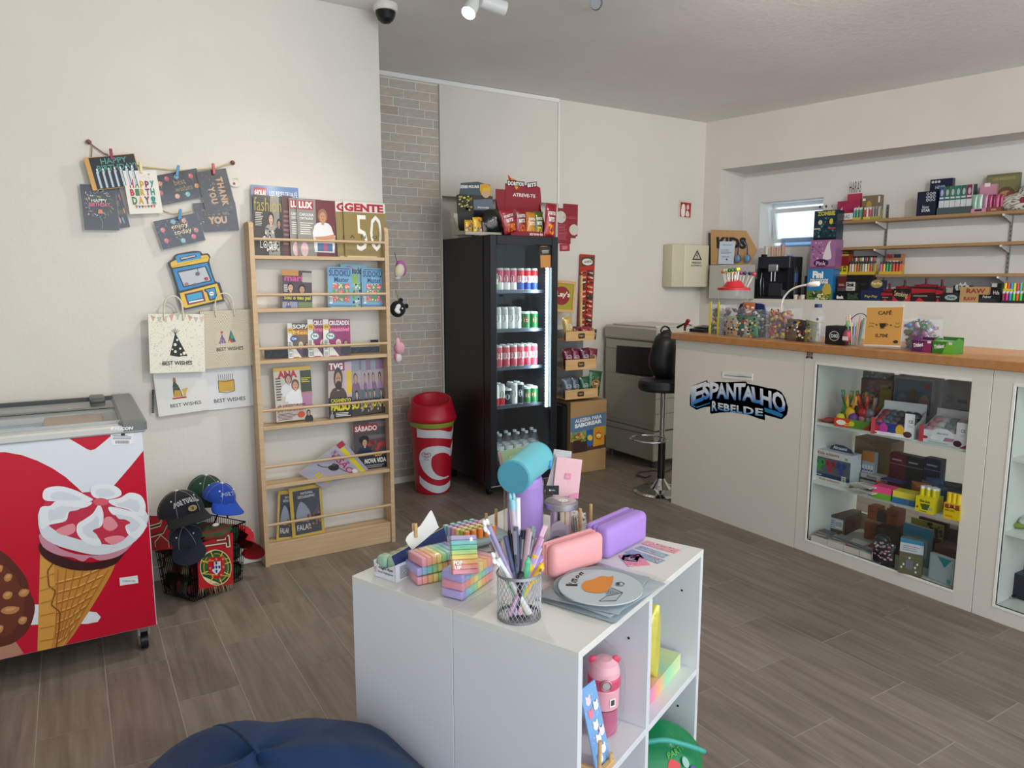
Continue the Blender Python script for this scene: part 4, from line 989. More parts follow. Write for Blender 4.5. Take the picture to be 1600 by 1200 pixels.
for k in range(4):S('highlighter','olive green block highlighter behind the navy header','highlighter',MB().rbox(0,0,0,.024,.05,.046,.006,'#b9b88e',2),'plastic',M@Matrix.Translation((.04+.027*k,.014,.0015)),'highlighters inside the carton')
tg=thing('price_tag','white tag board pegged to the navy carton header','tag',M=M@Matrix.Translation((w_*.34,.006,.058))@Matrix.Rotation(math.radians(-16),4,'Y')@Matrix.Rotation(math.radians(-12),4,'X'))
m=MB();pts=[(0,.004),(.004,0),(w_*.50,.0),(w_*.54,.006),(w_*.54,.044),(w_*.50,.05),(.05,.036),(.012,.038),(-.006,.03)];m.prism(smooth2(pts,2),0,.0012,'#e9e6e0');m.build('board','paper',tg)
m=MB();m.X=Matrix.Rotation(math.radians(25),4,'Y');m.box(.008,-.006,.028,.016,-.001,.062,'#b98f66',ch=.001).box(.008,.002,.028,.016,.007,.062,'#c49a70',ch=.001);m.build('peg','crate_wood',tg)
M,w_=pixM((706,872),(778,868),TH)
trq=PZ(TH)(742,852);MTR=at(trq,TRZ-.35)
tr=thing('marker_tray','grey tray holding rows of pastel round-topped markers','tray',M=MTR)
def trayf(lo,la):return 1
m=MB();m.rbox(-.085,-.05,.012,.085,.05,.034,.018,'#8d9a98',4);m.build('tray_body','plastic',tr)
rc=['#7cc0b4','#b09ac4','#e0a0a8','#ecd27a','#a8b83c','#e8843c']
for i in range(6):
 for j in range(5):
  x,y=-.066+.020*j+.004*i,.036-.0145*i
  m=MB();m.cyl((0,0,0),(0,0,.024),.0078,.0078,rc[i],14).cyl((0,0,.024),(0,0,.0252),.0042,.0042,mix(rc[i],'#ffffff',.45),12)
  solo(m,'plastic','marker','pastel %s round-topped marker in the grey tray'%['teal','lilac','pink','yellow','olive','orange'][i],'marker',M=MTR@Matrix.Translation((x,y,.034)),group='markers in the grey tray, %s row'%['teal','lilac','pink','yellow','olive','orange'][i])
tubP=PZ(TH)(818,845)
tb=thing('round_tub','round clear tub holding rolled lilac pouches','tub',M=at(tubP,.3))
MB().lathe([(0,.003),(.052,.003),(.054,0),(.054,.17),(.0525,.17),(.0525,.004)],'#fff',32).build('tub_wall','film',tb)
m=MB();m.lathe([(0,0),(.043,0),(.047,.01),(.048,.15),(.043,.172),(0,.175)],'#a985cf',28);
solo(m,'soft','roll_pencil_case','lilac roll pencil case standing in the clear tub','pencil case',M=at(tubP+Vector((.004,-.002,.006))))
tq0,tq1=None,None
depth=(tubP+Vector((0,0,.2))-EYE).dot(FW)
def atdepth(px,py,dpt):d=ray(px,py);return EYE+d*(dpt/F)
a_=atdepth(802,746,depth-.07);b_=atdepth(838,716,depth+.09)
ax=(b_-a_);Lr=.19;ax.normalize();Rm=ax.to_track_quat('Z','Y').to_matrix().to_4x4()
rc_=thing('roll_pencil_case','teal cylindrical pencil case lying across the top of the tub','pencil case',M=Matrix.Translation(a_)@Rm)
rr_=.0445
MB().lathe([(0,.001),(rr_-.003,.0),(rr_-.001,.003),(rr_,.01),(rr_*.98,Lr*.5),(rr_,Lr-.01),(rr_-.002,Lr),(0,Lr)],['#4f9db4','#5fb0bf','#69bcc6','#6cc0ca','#6cc0ca','#5fb0bf','#5fb0bf'],36).build('body','soft',rc_)
m=MB();m.tube([((rr_-.001)*math.cos(a*PI/18),(rr_-.001)*math.sin(a*PI/18),.003)for a in range(36)],.0016,'#5aa9bc',6,True);m.build('front_piping','soft',rc_);m=MB();m.tube([((rr_-.001)*math.cos(a*PI/18),(rr_-.001)*math.sin(a*PI/18),Lr-.003)for a in range(36)],.0016,'#5aa9bc',6,True);m.build('rear_piping','soft',rc_)
pa=atdepth(860,720,depth+.06);pb=pa+Vector((.0,0,-.022))
MB().add([],[],'#000')
o=MB().tube([Rm.inverted()@(pa-a_),Rm.inverted()@(pb-a_)],.0045,'#4a9fd0',8).build('zip_pull','soft',rc_)
pc_=atdepth(861,765,depth+.03)
tg=thing('hang_tag','black card tag hanging on a thread from the teal case','tag',M=at(pc_+Vector((-.018,0,-.012)),-AZ))
MB().box(0,0,0,.036,.0008,.026,'#15161a',ch=.0003).build('card','paper',tg)
MB().tube([(.018,0,.025),(.018,.002,.065)],.0006,'#d8d8d8',4).build('thread','fabric',tg)
p=P(flat(.036,.026,0));p.e_(.33,.5,.06,.1,'#d8d8da');p.t('TOTAL',.42,.42,.72,.56,'#cfcfd2');p.mb.build('print','paper',tg)
jP=PZ(TH)(876,842)
jr=thing('glass_jar','glass storage jar with a silver lid full of small stationery','jar',M=at(jP))
MB().lathe([(0,.003),(.042,.002),(.046,.006),(.047,.080),(.042,.090),(.042,.096)],'#fff',32).build('glass_body','film',jr)
MB().lathe([(.045,.090),(.046,.091),(.046,.104),(.043,.107),(.040,.108),(.039,.1075),(0,.1075)],'#b9bbbd',32).build('lid','metal',jr)
p=P(lambda u,v,l:Vector(((v-.5)*.04,(u-.5)*.04,.1082+l)));p.e_(.38,.6,.34,.34,'#efe9d2',24);p.e_(.30,.68,.05,.05,'#4a7a3a',8);p.e_(.45,.5,.05,.05,'#333',8);p.e_(.5,.7,.04,.04,'#333',8);p.mb.build('lid_sticker','paper',jr)
for k in range(12):
 a=k*2.4;q=jP+Vector((.022*math.cos(a),.022*math.sin(a),.006))
 S('roll_of_tape' if k%2 else 'eraser_stick','pastel stationery stick packed in the glass jar','stationery',MB().rbox(-.006,-.006,0,.006,.006,.075+.006*(k%3),.003,['#c9a0a8','#a8b4c0','#d8c4a8','#8a8f98','#c8b0c8'][k%5],2),'plastic',at(q,a),'sticks inside the glass jar')
m=MB();m.prism(smooth2([(-.022,0),(.02,0),(.022,.03),(.026,.045),(.014,.052),(.004,.062),(-.010,.058),(-.02,.05),(-.024,.03)],3),-.0015,.0,'#b9a9b8');m.prism(smooth2([(-.018,.002),(.016,.002),(.018,.028),(.012,.038),(-.012,.036),(-.02,.026)],3),-.0022,-.0015,'#9c93a6')
S('sticker_pack','mauve cut-out sticker leaning on the glass jar front','sticker',m,'gloss',at(PZ(TH)(874,850),-AZ)@Matrix.Rotation(math.radians(-8),4,'X'))
M,w_=pixM((868,800),(905,780),TH)
nb=atdepth(908,782,(PZ(TH)(905,830)-EYE).dot(FW))
def nbk(lab,bl,br,tl_,zoff,cols,art=None,t=.008,dd=0):
 D=(PZ(TH)(895,828)-EYE).dot(FW)+dd
 a,b,c=atdepth(*bl,D),atdepth(*br,D),atdepth(*tl_,D+.01)
 x=(b-a);wN=x.length;x.normalize();z=c-a;z-=x*z.dot(x);hN=z.length;z.normalize();y=z.cross(x)
 M=Matrix(((x.x,y.x,z.x,a.x),(x.y,y.y,z.y,a.y),(x.z,y.z,z.z,a.z),(0,0,0,1)))
 m=MB();m.box(0,0,0,wN,t,hN,cols[0]).box(.001,.001,.001,wN-.001,t-.001,hN+.0005,'#efece6')
 o=solo(m,'paper','notebook',lab,'notebook',M=M,group='notebooks standing behind the jar')
 if art:p=P(flat(wN,hN,0));art(p);p.mb.build('cover_print','paper',o)
def pinkgrid(p):
 for k in range(1,9):p.line([(k/9,0),(k/9,1)],.006,'#f3c6cc');
 for k in range(1,13):p.line([(0,k/13),(1,k/13)],.004,'#f3c6cc')
 p.r(.4,.46,.62,.62,'#e48aa6');p.t('abc',.45,.51,.57,.57,'#f3b7c6');p.poly([(1,0),(1,.16),(.62,.06),(.66,0)],'#ee8fb0')
nbk('pink checked notebook facing front beside the teal case',t2(765,505),t2(978,530),t2(745,175),0,['#eebcc2'],pinkgrid)
nbk('grey-edged notebook just behind the pink checked one',t2(700,470),t2(800,500),t2(690,130),0,['#c6b7b5'],None,.006,.012)
nbk('cream notebook with a tabbed edge behind the pink one',t2(730,480),t2(880,500),t2(722,110),0,['#b9b6b4'],None,.006,.02)
nbk('green illustrated notebook behind the teal case, at left',t2(330,250),t2(560,200),t2(325,135),0,['#a9bd8f'],lambda p:(p.r(0,0,1,1,'#9fb98a'),p.r(0,0,.12,1,'#b8a9a4'),p.e_(.45,.4,.09,.12,'#e2cf7a'),p.lines(.02,.05,.12,.95,12,'#b05a6a',.4,.1)),.006,.03)
m=MB()
wr_=thing('card_rack','small pale wood dowel rack holding cards behind the jar','rack',M=at(PZ(TH)(906,842),TRZ-.1))
for x in(0,.05):
 for y in(0,.055):MB().cyl((x,y,.01),(x,y,.085),.0045,.0045,'#ccc',10).build('dowel','crate_wood',wr_)
MB().box(-.008,-.012,0,.008,.068,.012,'#ccc',ch=.002).box(.042,-.012,0,.058,.068,.012,'#ccc',ch=.002).box(-.008,.022,.002,.058,.034,.01,'#ccc').build('base_bars','crate_wood',wr_)
for k in range(5):
 o=S('memo_card','white ruled card leaning in the wooden rack','card',MB().box(0,0,0,.042,.0015,.048,'#e9e7e2'),'paper',wr_.matrix_world@Matrix.Translation((.004,.008+.009*k,.012))@Matrix.Rotation(math.radians(-8),4,'X'),'cards in the wooden rack')
 p=P(flat(.042,.048,0));p.dots(.05,.55,.95,.95,16,.06,.06,['#4a3a3a','#b05a50','#8aa03a','#c9c3b4']);p.lines(.05,.05,.95,.5,4,'#8a8a88',.2,0);p.mb.build('card_print','paper',o)
wr2=thing('card_rack','small pale wood dowel rack standing behind the marker tray','rack',M=at(PZ(TH)(760,838),TRZ))
for x in(0,.045):MB().cyl((x,0,.01),(x,0,.065),.0042,.0042,'#ccc',10).build('dowel','crate_wood',wr2)
MB().box(-.008,-.006,0,.053,.006,.012,'#ccc',ch=.002).build('base_bar','crate_wood',wr2)
for(bl,br,tl_),c,lab in[(((1108,528),(1280,515),(1060,440)),'#e58a98','pink bookmark strip under the purple case'),(((1048,478),(1178,495),(1090,430)),'#8fa9c4','blue bookmark strip beside the pink one'),
(((1340,505),(1396,480),(1120,400)),'#8fa6b8','long grey-blue bookmark strip on the table'),(((1385,460),(1432,440),(1195,370)),'#9fb2bc','long pale grey bookmark strip beside the blue one'),
(((1470,425),(1518,400),(1250,330)),'#e0a0a6','long rose bookmark strip nearest the table corner')]:
 M,w_,h_=qframe(PZ(TH+.0005),t3(*bl),t3(*br),t3(*tl_));m=MB();m.box(0,-.0012,0,w_,0,h_,c)
 o=S('bookmark',lab,'bookmark',m,'gloss',M);p=P(flat(w_,h_,-.0012));p.dots(.1,.05,.9,.95,14,.12,.03,['#f0e4ea','#5a6a88','#d06a80']);p.mb.build('bookmark_print','gloss',o)
for k,(px,c,lab)in enumerate([((752,880),'#2a2c34','black packet lying behind the highlighter piles'),((742,890),'#c9808a','rosy packet of erasers near the mesh cup'),((868,858),'#3a342f','dark wrapped packet behind the pink case'),((702,866),'#d88a98','pink packet behind the rainbow highlighter box')]):
 m=MB();m.ell((0,0,.012),(.05,.028,.014),c,16,8,lambda lo,la:1+.12*math.sin(4*lo+1.3)*math.cos(la));S('stationery_packet',lab,'packet',m,'foil',T(*px,rz=.4*k))
FR_=MT
ys=.445+.008
bt=thing('sipper_bottle','bagged pink bear-eared drinking bottle in the left upper cube','bottle',M=MT@Matrix.Translation((.252,.078,ys))@Matrix.Rotation(-.95,4,'Z')@Matrix.Scale(.93,4))
MB().lathe([(0,.002),(.026,0),(.034,.008),(.034,.07)],'#b9607c',28).lathe([(.0345,.072),(.037,.075),(.038,.12),(.0365,.125)],'#f0a8b6',28).build('bottle_body','gloss',bt)
MB().lathe([(.0385,.125),(.040,.128),(.040,.148),(.038,.152)],'#d8466e',28).build('collar','plastic',bt)
MB().lathe([(.038,.152),(.038,.165),(.033,.182),(.02,.192),(0,.195)],'#f2b3be',28).build('lid','plastic',bt)
for x in(-.028,.028):MB().ell((x,0,.188),(.011,.006,.011),'#e0355f',12,8).build('ear','plastic',bt)
MB().cyl((0,-.037,.143),(0,-.044,.143),.0095,.0095,'#e9dfe2',18).tube([(.013*math.cos(a*.4),-.042,.143+.013*math.sin(a*.4))for a in range(16)],.0018,'#d9a0ac',5,True).build('button','metal',bt)
p=P(lambda u,v,l:Vector(((.0388+l)*math.sin((u-.5)*1.6),-(.0388+l)*math.cos((u-.5)*1.6),.075+v*.05)));p.rr(.66,.2,.92,.62,'#f1f1ef',.04);p.r(.71,.27,.87,.55,'#333');p.mb.build('price_sticker','paper',bt)
m=MB();m.ell((0,-.0,.03),(.028,.028,.022),'#7a2c44',14,8,lambda lo,la:1+.25*math.sin(5*lo)*math.sin(4*la)).ell((0,-.022,.045),(.013,.012,.014),'#8a8f9a',12,8);m.build('charms','gloss',bt)
def crumple(rx,ry,h,tw=.03):return lambda u,v:((rx*(1.001-abs(2*v-1)**5)*(1+tw*math.sin(9*u*2*PI+5*v)))*math.cos(2*PI*u),(ry*(1+tw*math.sin(7*u*2*PI-7*v)))*math.sin(2*PI*u),v*h)
MB().grid(crumple(.050,.044,.225),36,16,'#fff').build('plastic_bag','film',bt)
m=MB();m.lathe([(0,.002),(.03,0),(.033,.008),(.033,.12),(.036,.125),(.036,.15),(.03,.18),(0,.19)],['#c05a7a']*3+['#f0a8b6','#d8466e','#f2b3be','#f2b3be'],24)
S('sipper_bottle','second bagged pink bottle, mostly hidden at the cube left wall','bottle',m,'gloss',MT@Matrix.Translation((.20,.16,ys)))
M=MT@Matrix.Translation((.112,.018,ys+.004))@Matrix.Rotation(math.radians(-14),4,'X')@Matrix.Rotation(math.radians(-5),4,'Z')
o=S('sticker_sheet','pale blue sheet of cartoon animal stickers in the left upper cube','sticker sheet',MB().box(0,0,0,.055,.003,.175,'#7fa9d8'),'gloss',M)
p=P(flat(.055,.175,0));p.dots(.05,.03,.95,.97,40,.02,.008,['#f0f4f8','#cfe0f0'])
for cx,cy,c in((.35,.82,'#f3d3da'),(.35,.66,'#e8849c'),(.5,.5,'#f6ede0'),(.5,.34,'#f7f4f0'),(.65,.2,'#f7f4f0'),(.35,.12,'#f2f2f4'),(.7,.72,'#f5f5f5'),(.75,.4,'#f3dfe4')):
 p.e_(cx,cy,.16,.05,c);p.e_(cx-.1,cy+.045,.05,.025,c);p.e_(cx+.1,cy+.045,.05,.025,c)
p.mb.build('sheet_print','gloss',o)
wr3=thing('card_rack','small pale wood rack at the front of the left upper cube','rack',M=MT@Matrix.Translation((.105,.008,ys)))
for x in(0,.05):MB().cyl((x,0,.01),(x,0,.085 if x==0 else .03),.0042,.0042,'#ccc',10).build('dowel','crate_wood',wr3)
MB().box(-.01,-.006,0,.06,.008,.014,'#ccc',ch=.002).box(.0,.006,0,.012,.08,.014,'#ccc',ch=.002).build('base_bars','crate_wood',wr3)
M=MT@Matrix.Translation((.340,.03,ys))@Matrix.Rotation(math.radians(2),4,'Z')
def rb(x):
 st_=['#5a7ac8','#b48ad8','#f08aa0','#f0b478','#8fd8b0','#b8dca0','#cfe0a0'];k=max(0,min(.999,x/.26))*6;i=int(k);return mix(st_[i],st_[min(i+1,6)],k-i)
m=MB();m.grid(lambda u,v:(u*.272,0,v*.042),24,1,'#fff',False,cc=lambda q:rb(q[0]));m.grid(lambda u,v:(u*.272,v*.16,.042),24,1,'#fff',False,cc=lambda q:mix(rb(q[0]+.01),'#d8e4b8',.25));m.box(0,.002,0,.272,.16,.0415,'#e8e4e0')
o=solo(m,'gloss','scrapbook_box','rainbow-edged stationery box lying in the right upper cube','box',M=M)
p=P(flat_top(.272,.16,.042));p.line([(.05,.1),(.3,.1),(.3,.9)],.006,'#3a5a4a');p.rr(.55,.3,.9,.8,'#cfe0a8',.04);p.line([(.55,.3),(.9,.3),(.9,.8),(.55,.8),(.55,.3)],.008,'#4a5a3a');p.lines(.1,.2,.45,.8,4,'#c98a90',.15);p.mb.build('box_print','gloss',o)
m=MB();m.grid(crumple(.034,.02,.19,.10),24,14,'#d8cf5a');S('yellow_pouch','tall crinkled yellow cellophane pack standing on the rainbow box','packet',m,'foil',MT@Matrix.Translation((.462,.06,ys+.043)))
m=MB();m.grid(crumple(.026,.018,.10,.1),20,10,'#e08a68');S('orange_pouch','small orange cellophane pack behind the cube divider','packet',m,'foil',MT@Matrix.Translation((.395,.055,ys+.043)))
m=MB();m.box(.0,0,0,.012,.17,.16,'#b9b4a8');S('notebook','grey notebook standing against the divider in the right cube','notebook',m,'paper',MT@Matrix.Translation((.334,.20,ys)))
gb=thing('green_bag','shiny green childrens bag with strap in the lower right cube','bag',M=MT@Matrix.Translation((.495,.06,.098))@Matrix.Rotation(-1.0,4,'Z'))
m=MB();m.ell((0,0,.135),(.125,.10,.125),'#17804e',32,20,lambda lo,la:1+.03*math.sin(5*lo)*math.cos(la)+.04*math.cos(la*3));m.build('bag_body','gloss',gb)
m=MB();m.tube(smooth2([(-.13,-.05,.20),(-.09,-.085,.235),(.0,-.085,.262),(.07,-.07,.24),(.12,-.05,.21)],4,False),.007,'#3fa596',6).tube(smooth2([(-.13,-.07,.17),(-.08,-.1,.15),(-.05,-.11,.12)],4,False),.006,'#3fa596',6);m.build('strap','soft',gb)
def gbfn(u,v,l):
 lo=-PI/2+u;la=v;k=1+.03*math.sin(5*lo)*math.cos(la)+.04*math.cos(la*3);return Vector(((.125+l)*k*math.cos(la)*math.cos(lo),(.10+l)*k*math.cos(la)*math.sin(lo),.135+(.125+l)*k*math.sin(la)))
p=P(gbfn,.0006);p.poly([(.1,.12),(.38,.14),(.42,.4),(.15,.42)],'#7ac23a',3);p.poly([(.2,.4),(.3,.62),(.5,.5),(.4,.38)],'#d83a3a',2);p.e_(.15,.28,.05,.05,'#f4f4f0');p.e_(.3,.28,.05,.05,'#f4f4f0');p.e_(.15,.28,.02,.02,'#222');p.e_(.3,.28,.02,.02,'#222');p.tq('PARTY',(.25,.62),(.8,.72),(.8,.84),(.25,.74),'#5fb44a',.02);p.e_(.75,.3,.1,.1,'#6a4aa0');p.e_(-.2,.2,.06,.06,'#e8c53a');p.e_(.62,.5,.08,.1,'#8fb8a8')
p.mb.build('bag_print','gloss',gb)
# ---- LEFT WALL: CARDS, BAGS, TOY
WLP=lambda d:PY(WL-d)
navy='#20232f'
m=MB();W1=WLP(.012)
solo(MB().tube([W1(*z1(205,115)),W1(*z1(245,150)),W1(*z1(330,210)),W1(*z1(400,245))],.0035,'#8d7468',6).tube([W1(*z1(235,140)),W1(*z1(228,240))],.0025,'#a0886a',5).tube([W1(*z1(400,245)),W1(*z1(660,325)),W1(*z1(940,355)),W1(*z1(1240,340)),W1(*z1(1400,290))],.0035,'#c2b07c',6),'fabric','twine','brown twine strung along the wall holding greeting cards','twine')
solo(MB().tube([W1(*z1(820,690)),W1(*z1(900,715)),W1(*z1(980,712)),W1(*z1(1060,690))],.003,'#c2b07c',6),'fabric','twine','short lower twine behind the enjoy card','twine')
for a,lab in((z1(205,115),'left knot of red-spotted ribbon at the twine end'),(z1(1405,288),'right knot of red-spotted ribbon at the twine end')):
 q=W1(*a);m=MB();m.ell((0,0,0),(.012,.009,.009),'#7a5a50',10,6,lambda lo,la:1+.25*math.sin(4*lo));m.ell((.004,-.008,-.008),(.004,.004,.004),'#b01f2a',8,5);solo(m,'fabric','ribbon_knot',lab,'knot',q)
def balloons(p,lst):
 for u,v,c in lst:p.e_(u,v,.055,.085,c,14);p.line([(u,v-.085),(u+.02,v-.2)],.006,'#8a8a94');p.e_(u-.015,v+.03,.018,.02,mix(c,'#ffffff',.35),8)
stars=['#c9c9d0','#e8e4d8','#b08a70','#7a8aa8']
def c_balloon(p):
 p.r(0,0,1,1,navy);p.dots(.13,.28,.9,.85,20,.02,.014,stars)
 for r_ in(.4,.33,.36):
  for k in range(40):
   a=k*.157*2+r_*7;c=random.choice(['#c06a70','#5a9a90','#d0b068','#7a90b8','#c8c8c8']);p.e_(.5+r_*math.cos(a),.58+r_*.78*math.sin(a),.016,.012,c,5)
 p.t('YOU',.44,.70,.56,.75,'#a8c060',.03);p.t('HAPPY',.27,.61,.72,.68,'#d8d8d0',.02);p.t('BIRTHDAY',.2,.51,.8,.6,'#d07a8a',.03);p.poly([(.42,.36),(.58,.36),(.55,.45),(.45,.45)],'#d08a6a');p.line([(.5,.25),(.53,.15),(.5,.03)],.012,'#9aa')
def c_candles(p):
 p.r(0,0,1,1,'#c99a55');p.r(.09,.015,.985,.985,'#22252e');p.t('HAPPY',.3,.76,.82,.93,'#4f8d80',.02);p.t('BIRTHDAY!',.2,.55,.98,.73,'#4f8d80',.02)
 for k in range(7):p.r(.16+k*.115,.04,.215+k*.115,.55,'#b9c2d0');p.r(.2+k*.115,.04,.215+k*.115,.5,'#2c5a68');p.e_(.188+k*.115,.60,.016,.045,'#dfe3ea',8)
def c_white(p):
 p.r(0,0,1,1,'#ded8ce');cs=['#c8582a','#2f8a80','#7a3a50','#c89a30','#4a7a4a','#b03040']
 for w,y0,y1,x0,x1 in(('HAppy',.6,.8,.14,.9),('BIRTH',.42,.58,.12,.88),('DAY!',.22,.4,.14,.88)):
  n=len(w)
  for i,ch in enumerate(w):a=x0+(x1-x0)*i/n;p.t(ch,a,y0,a+(x1-x0)/n*.82,y1 if ch!='p' and ch!='y' else y1-.04,cs[(i*5+n)%6],.05)
 p.line([(.18,.22),(.35,.17),(.6,.17),(.85,.22)],.01,'#555')
 for k in range(7):x=.2+k*.09;p.poly([(x,.19),(x+.07,.19),(x+.035,.12)],cs[k%6])
 p.dots(.15,.82,.85,.92,12,.012,.01,cs)
def c_best(p):
 p.r(0,0,1,1,navy);p.dots(.03,.05,.97,.95,60,.008,.012,stars);balloons(p,[(.1,.72,'#c98a6a'),(.28,.84,'#c8505e'),(.05,.42,'#c8505e'),(.5,.85,'#7ab0c4'),(.82,.78,'#c8505e'),(.88,.42,'#c98a4a'),(.38,.2,'#d0a08a'),(.62,.2,'#7ab0b8')])
 p.t('best',.4,.56,.66,.76,'#9a8a6a',-.0);p.t('wishes',.38,.34,.78,.52,'#9a8a6a',-.0)
def c_thank(two):
 def f(p):
  p.r(0,0,1,1,'#24252d');p.dots(.02,.02,.98,.98,130,.009,.007,stars)
  if two=='v':
   for k,ch in enumerate('THANK'):y=.86-k*.135;p.tq(ch,(.80,y),(.80,y-.1),(.55,y-.1)if 0 else(.93,y-.1),(.93,y),'#c09468',.05)if 0 else p.tq(ch,(.58,.82-k*.14),(.58,.70-k*.14),(.80,.70-k*.14),(.80,.82-k*.14),'#c09468',.05)
   for k,ch in enumerate('YOU'):p.tq(ch,(.24,.62-k*.14),(.24,.50-k*.14),(.46,.50-k*.14),(.46,.62-k*.14),'#c09468',.05)
  else:p.t('THANK',.2,.56,.85,.78,'#8a7258',.05);p.t('YOU',.3,.26,.74,.52,'#c09a74',.06)
 return f
def c_enjoy(p):
 p.r(0,0,1,1,'#262a3a');p.dots(.03,.05,.97,.95,60,.01,.012,['#c9c9d8','#8a90a8','#e8e4e8']);balloons(p,[(.14,.66,'#c9706a'),(.42,.86,'#7ab0c4'),(.66,.82,'#c9907a'),(.14,.28,'#cf5a68'),(.5,.16,'#86b4be'),(.76,.22,'#cf5a68'),(.86,.42,'#c9706a')]);p.t('enjoy',.34,.56,.72,.76,'#e9d2a8',.0);p.t('today',.36,.34,.76,.56,'#e9d2a8',.0)
def card(lab,bl,br,tl_,d,art,t=.003,edge='#d8cbb4',film=True):
 o=sheet('greeting_card',lab,'greeting card',WLP(d),z1(*bl),z1(*br),z1(*tl_),art,t=t,side=edge)
 if film:
  w_=max(v.co.x for v in o.data.vertices);h=max(v.co.z for v in o.data.vertices)
  MB().box(-.004,-t-.003,-.004,w_+.004,-t-.0028,h+.004,'#fff').build('clear_sleeve','film',o)
card('dark card partly hidden behind the balloon birthday card',(445,840),(552,825),(400,510),.012,c_best)
card('black birthday card with a big balloon drawing, far left',(172,850),(462,853),(140,468),.020,c_balloon)
card('black happy birthday card with candles and gold edge',(240,525),(655,478),(152,254),.032,c_candles,.012,'#c99a55',False)
card('dark lower thank-you card with gold letters upright',(1110,872),(1460,852),(1062,628),.012,c_thank('h'))
card('dark card with rosy balloons and best wishes script',(822,645),(1180,572),(755,400),.016,c_best)
card('dark upper thank-you card with letters turned sideways',(1192,722),(1437,685),(1110,365),.026,c_thank('v'))
card('navy enjoy card with balloons, lowest in the group',(825,1015),(1180,935),(745,780),.020,c_enjoy)
card('white card with colourful happy birthday lettering',(548,720),(825,708),(462,358),.040,c_white,.006,'#caa86a',False)
for(x,y),c,lab in(((393,215),'#8a1f48','dark pink peg on the black candle card'),((640,325),'#d8cf9a','patterned cream peg above the white card'),((948,350),'#3f86b0','blue peg on the best wishes card'),((1246,335),'#b8343c','red and white checked peg on the thank-you card'),((965,715),'#3f86b0','blue peg above the enjoy card')):
 q=WLP(.045)(*z1(x,y));m=MB();m.X=Matrix.Rotation(math.radians(12 if c=='#3f86b0' else-3),4,'Y')
 m.box(-.006,-.006,-.028,.006,-.001,.022,c,ch=.0015).box(-.006,.002,-.028,.006,.007,.022,mix(c,'#ffffff',.2),ch=.0015);m.cyl((-.007,.0,.002),(.007,.0,.002),.003,.003,'#aaa',8)
 o=solo(m,'plastic','clothes_peg',lab,'peg',q)
q=WLP(.006)(*z1(1425,430));m=MB();m.X=Matrix.Rotation(PI/2,4,'X');m.lathe([(0,0),(.036,0),(.036,.003),(0,.003)],'#d3cdc2',28,smooth=False);o=solo(m,'paper','price_tag','round pale tag on the wall beside the thank-you card','tag',q)
p=P(flat(.07,.07,-.0032,-.035,-.035));p.t('1,50€',.3,.45,.72,.62,'#8a8478',.0);p.e_(.42,.22,.09,.09,'#a03038',10);p.mb.build('tag_print','paper',o)
def handle(m,x0,x1,z0,h,y):m.tube(smooth2([(x0,y,z0),(x0+.003,y-.004,z0+h*.7),((x0*.7+x1*.3),y-.006,z0+h),((x0*.3+x1*.7),y-.006,z0+h),(x1-.003,y-.004,z0+h*.7),(x1,y,z0)],4,False),.0032,'#d9d2bd',6)
def gbag(lab,bl,br,tl_,d,t,col,art,hh=.11,handles=2):
 def body(m,w_,h):
  m.box(0,-t,0,w_,0,h,col);m.box(.001,-t*.8,h-.0005,w_-.001,-t*.2,h+.0003,'#a9a294')
 o=sheet('gift_bag',lab,'gift bag',WLP(d),z2(*bl),z2(*br),z2(*tl_),art,t=t,body=body,mat='paper',print_name='front_print')
 w_=max(v.co.x for v in o.data.vertices);h=max(v.co.z for v in o.data.vertices)
 for k in range(handles):m=MB();handle(m,w_*.28,w_*.62,h-.03,hh,-t+k*t*.9-.003*(1-k));m.build('handle','paper',o)
 return o
def a_bag3(p):
 p.r(0,0,1,1,'#dcdad6');p.dots(.05,.05,.95,.95,34,.008,.006,['#c9c0ae','#b9b9c4']);p.t('BEST WISHES',.24,.14,.84,.21,'#33312f',.01)
 p.poly([(.30,.30),(.58,.30),(.56,.33),(.30,.33)],'#a83a34');p.poly([(.33,.34),(.5,.34),(.48,.44),(.44,.56),(.4,.62),(.4,.70),(.35,.70),(.35,.62),(.33,.55)],'#3a4a3a');p.poly([(.35,.64),(.41,.64),(.40,.72),(.36,.72)],'#a86a34');p.poly([(.33,.34),(.48,.34),(.47,.46),(.36,.48)],'#c79a3a');p.poly([(.5,.48),(.62,.50),(.58,.42),(.56,.34),(.52,.34)],'#d8b052');p.r(0,.52,1,.522,'#c9c6c0')
def a_bag4(p):
 p.r(0,0,1,1,'#dadadc');p.dots(.05,.05,.95,.95,40,.008,.007,['#b9c4cc','#c9c9cc','#a8a8b0']);p.t('BEST WISHES',.14,.14,.82,.22,'#33312f',.01)
 p.poly([(.26,.36),(.6,.36),(.6,.60),(.26,.60)],'#d0a545');p.line([(.26,.60),(.43,.57),(.6,.60),(.6,.36),(.43,.33),(.26,.36),(.26,.60)],.012,'#3a3428')
 for k in range(8):p.line([(.28+k*.042,.60),(.275+k*.044,.73)],.009,'#34363a')
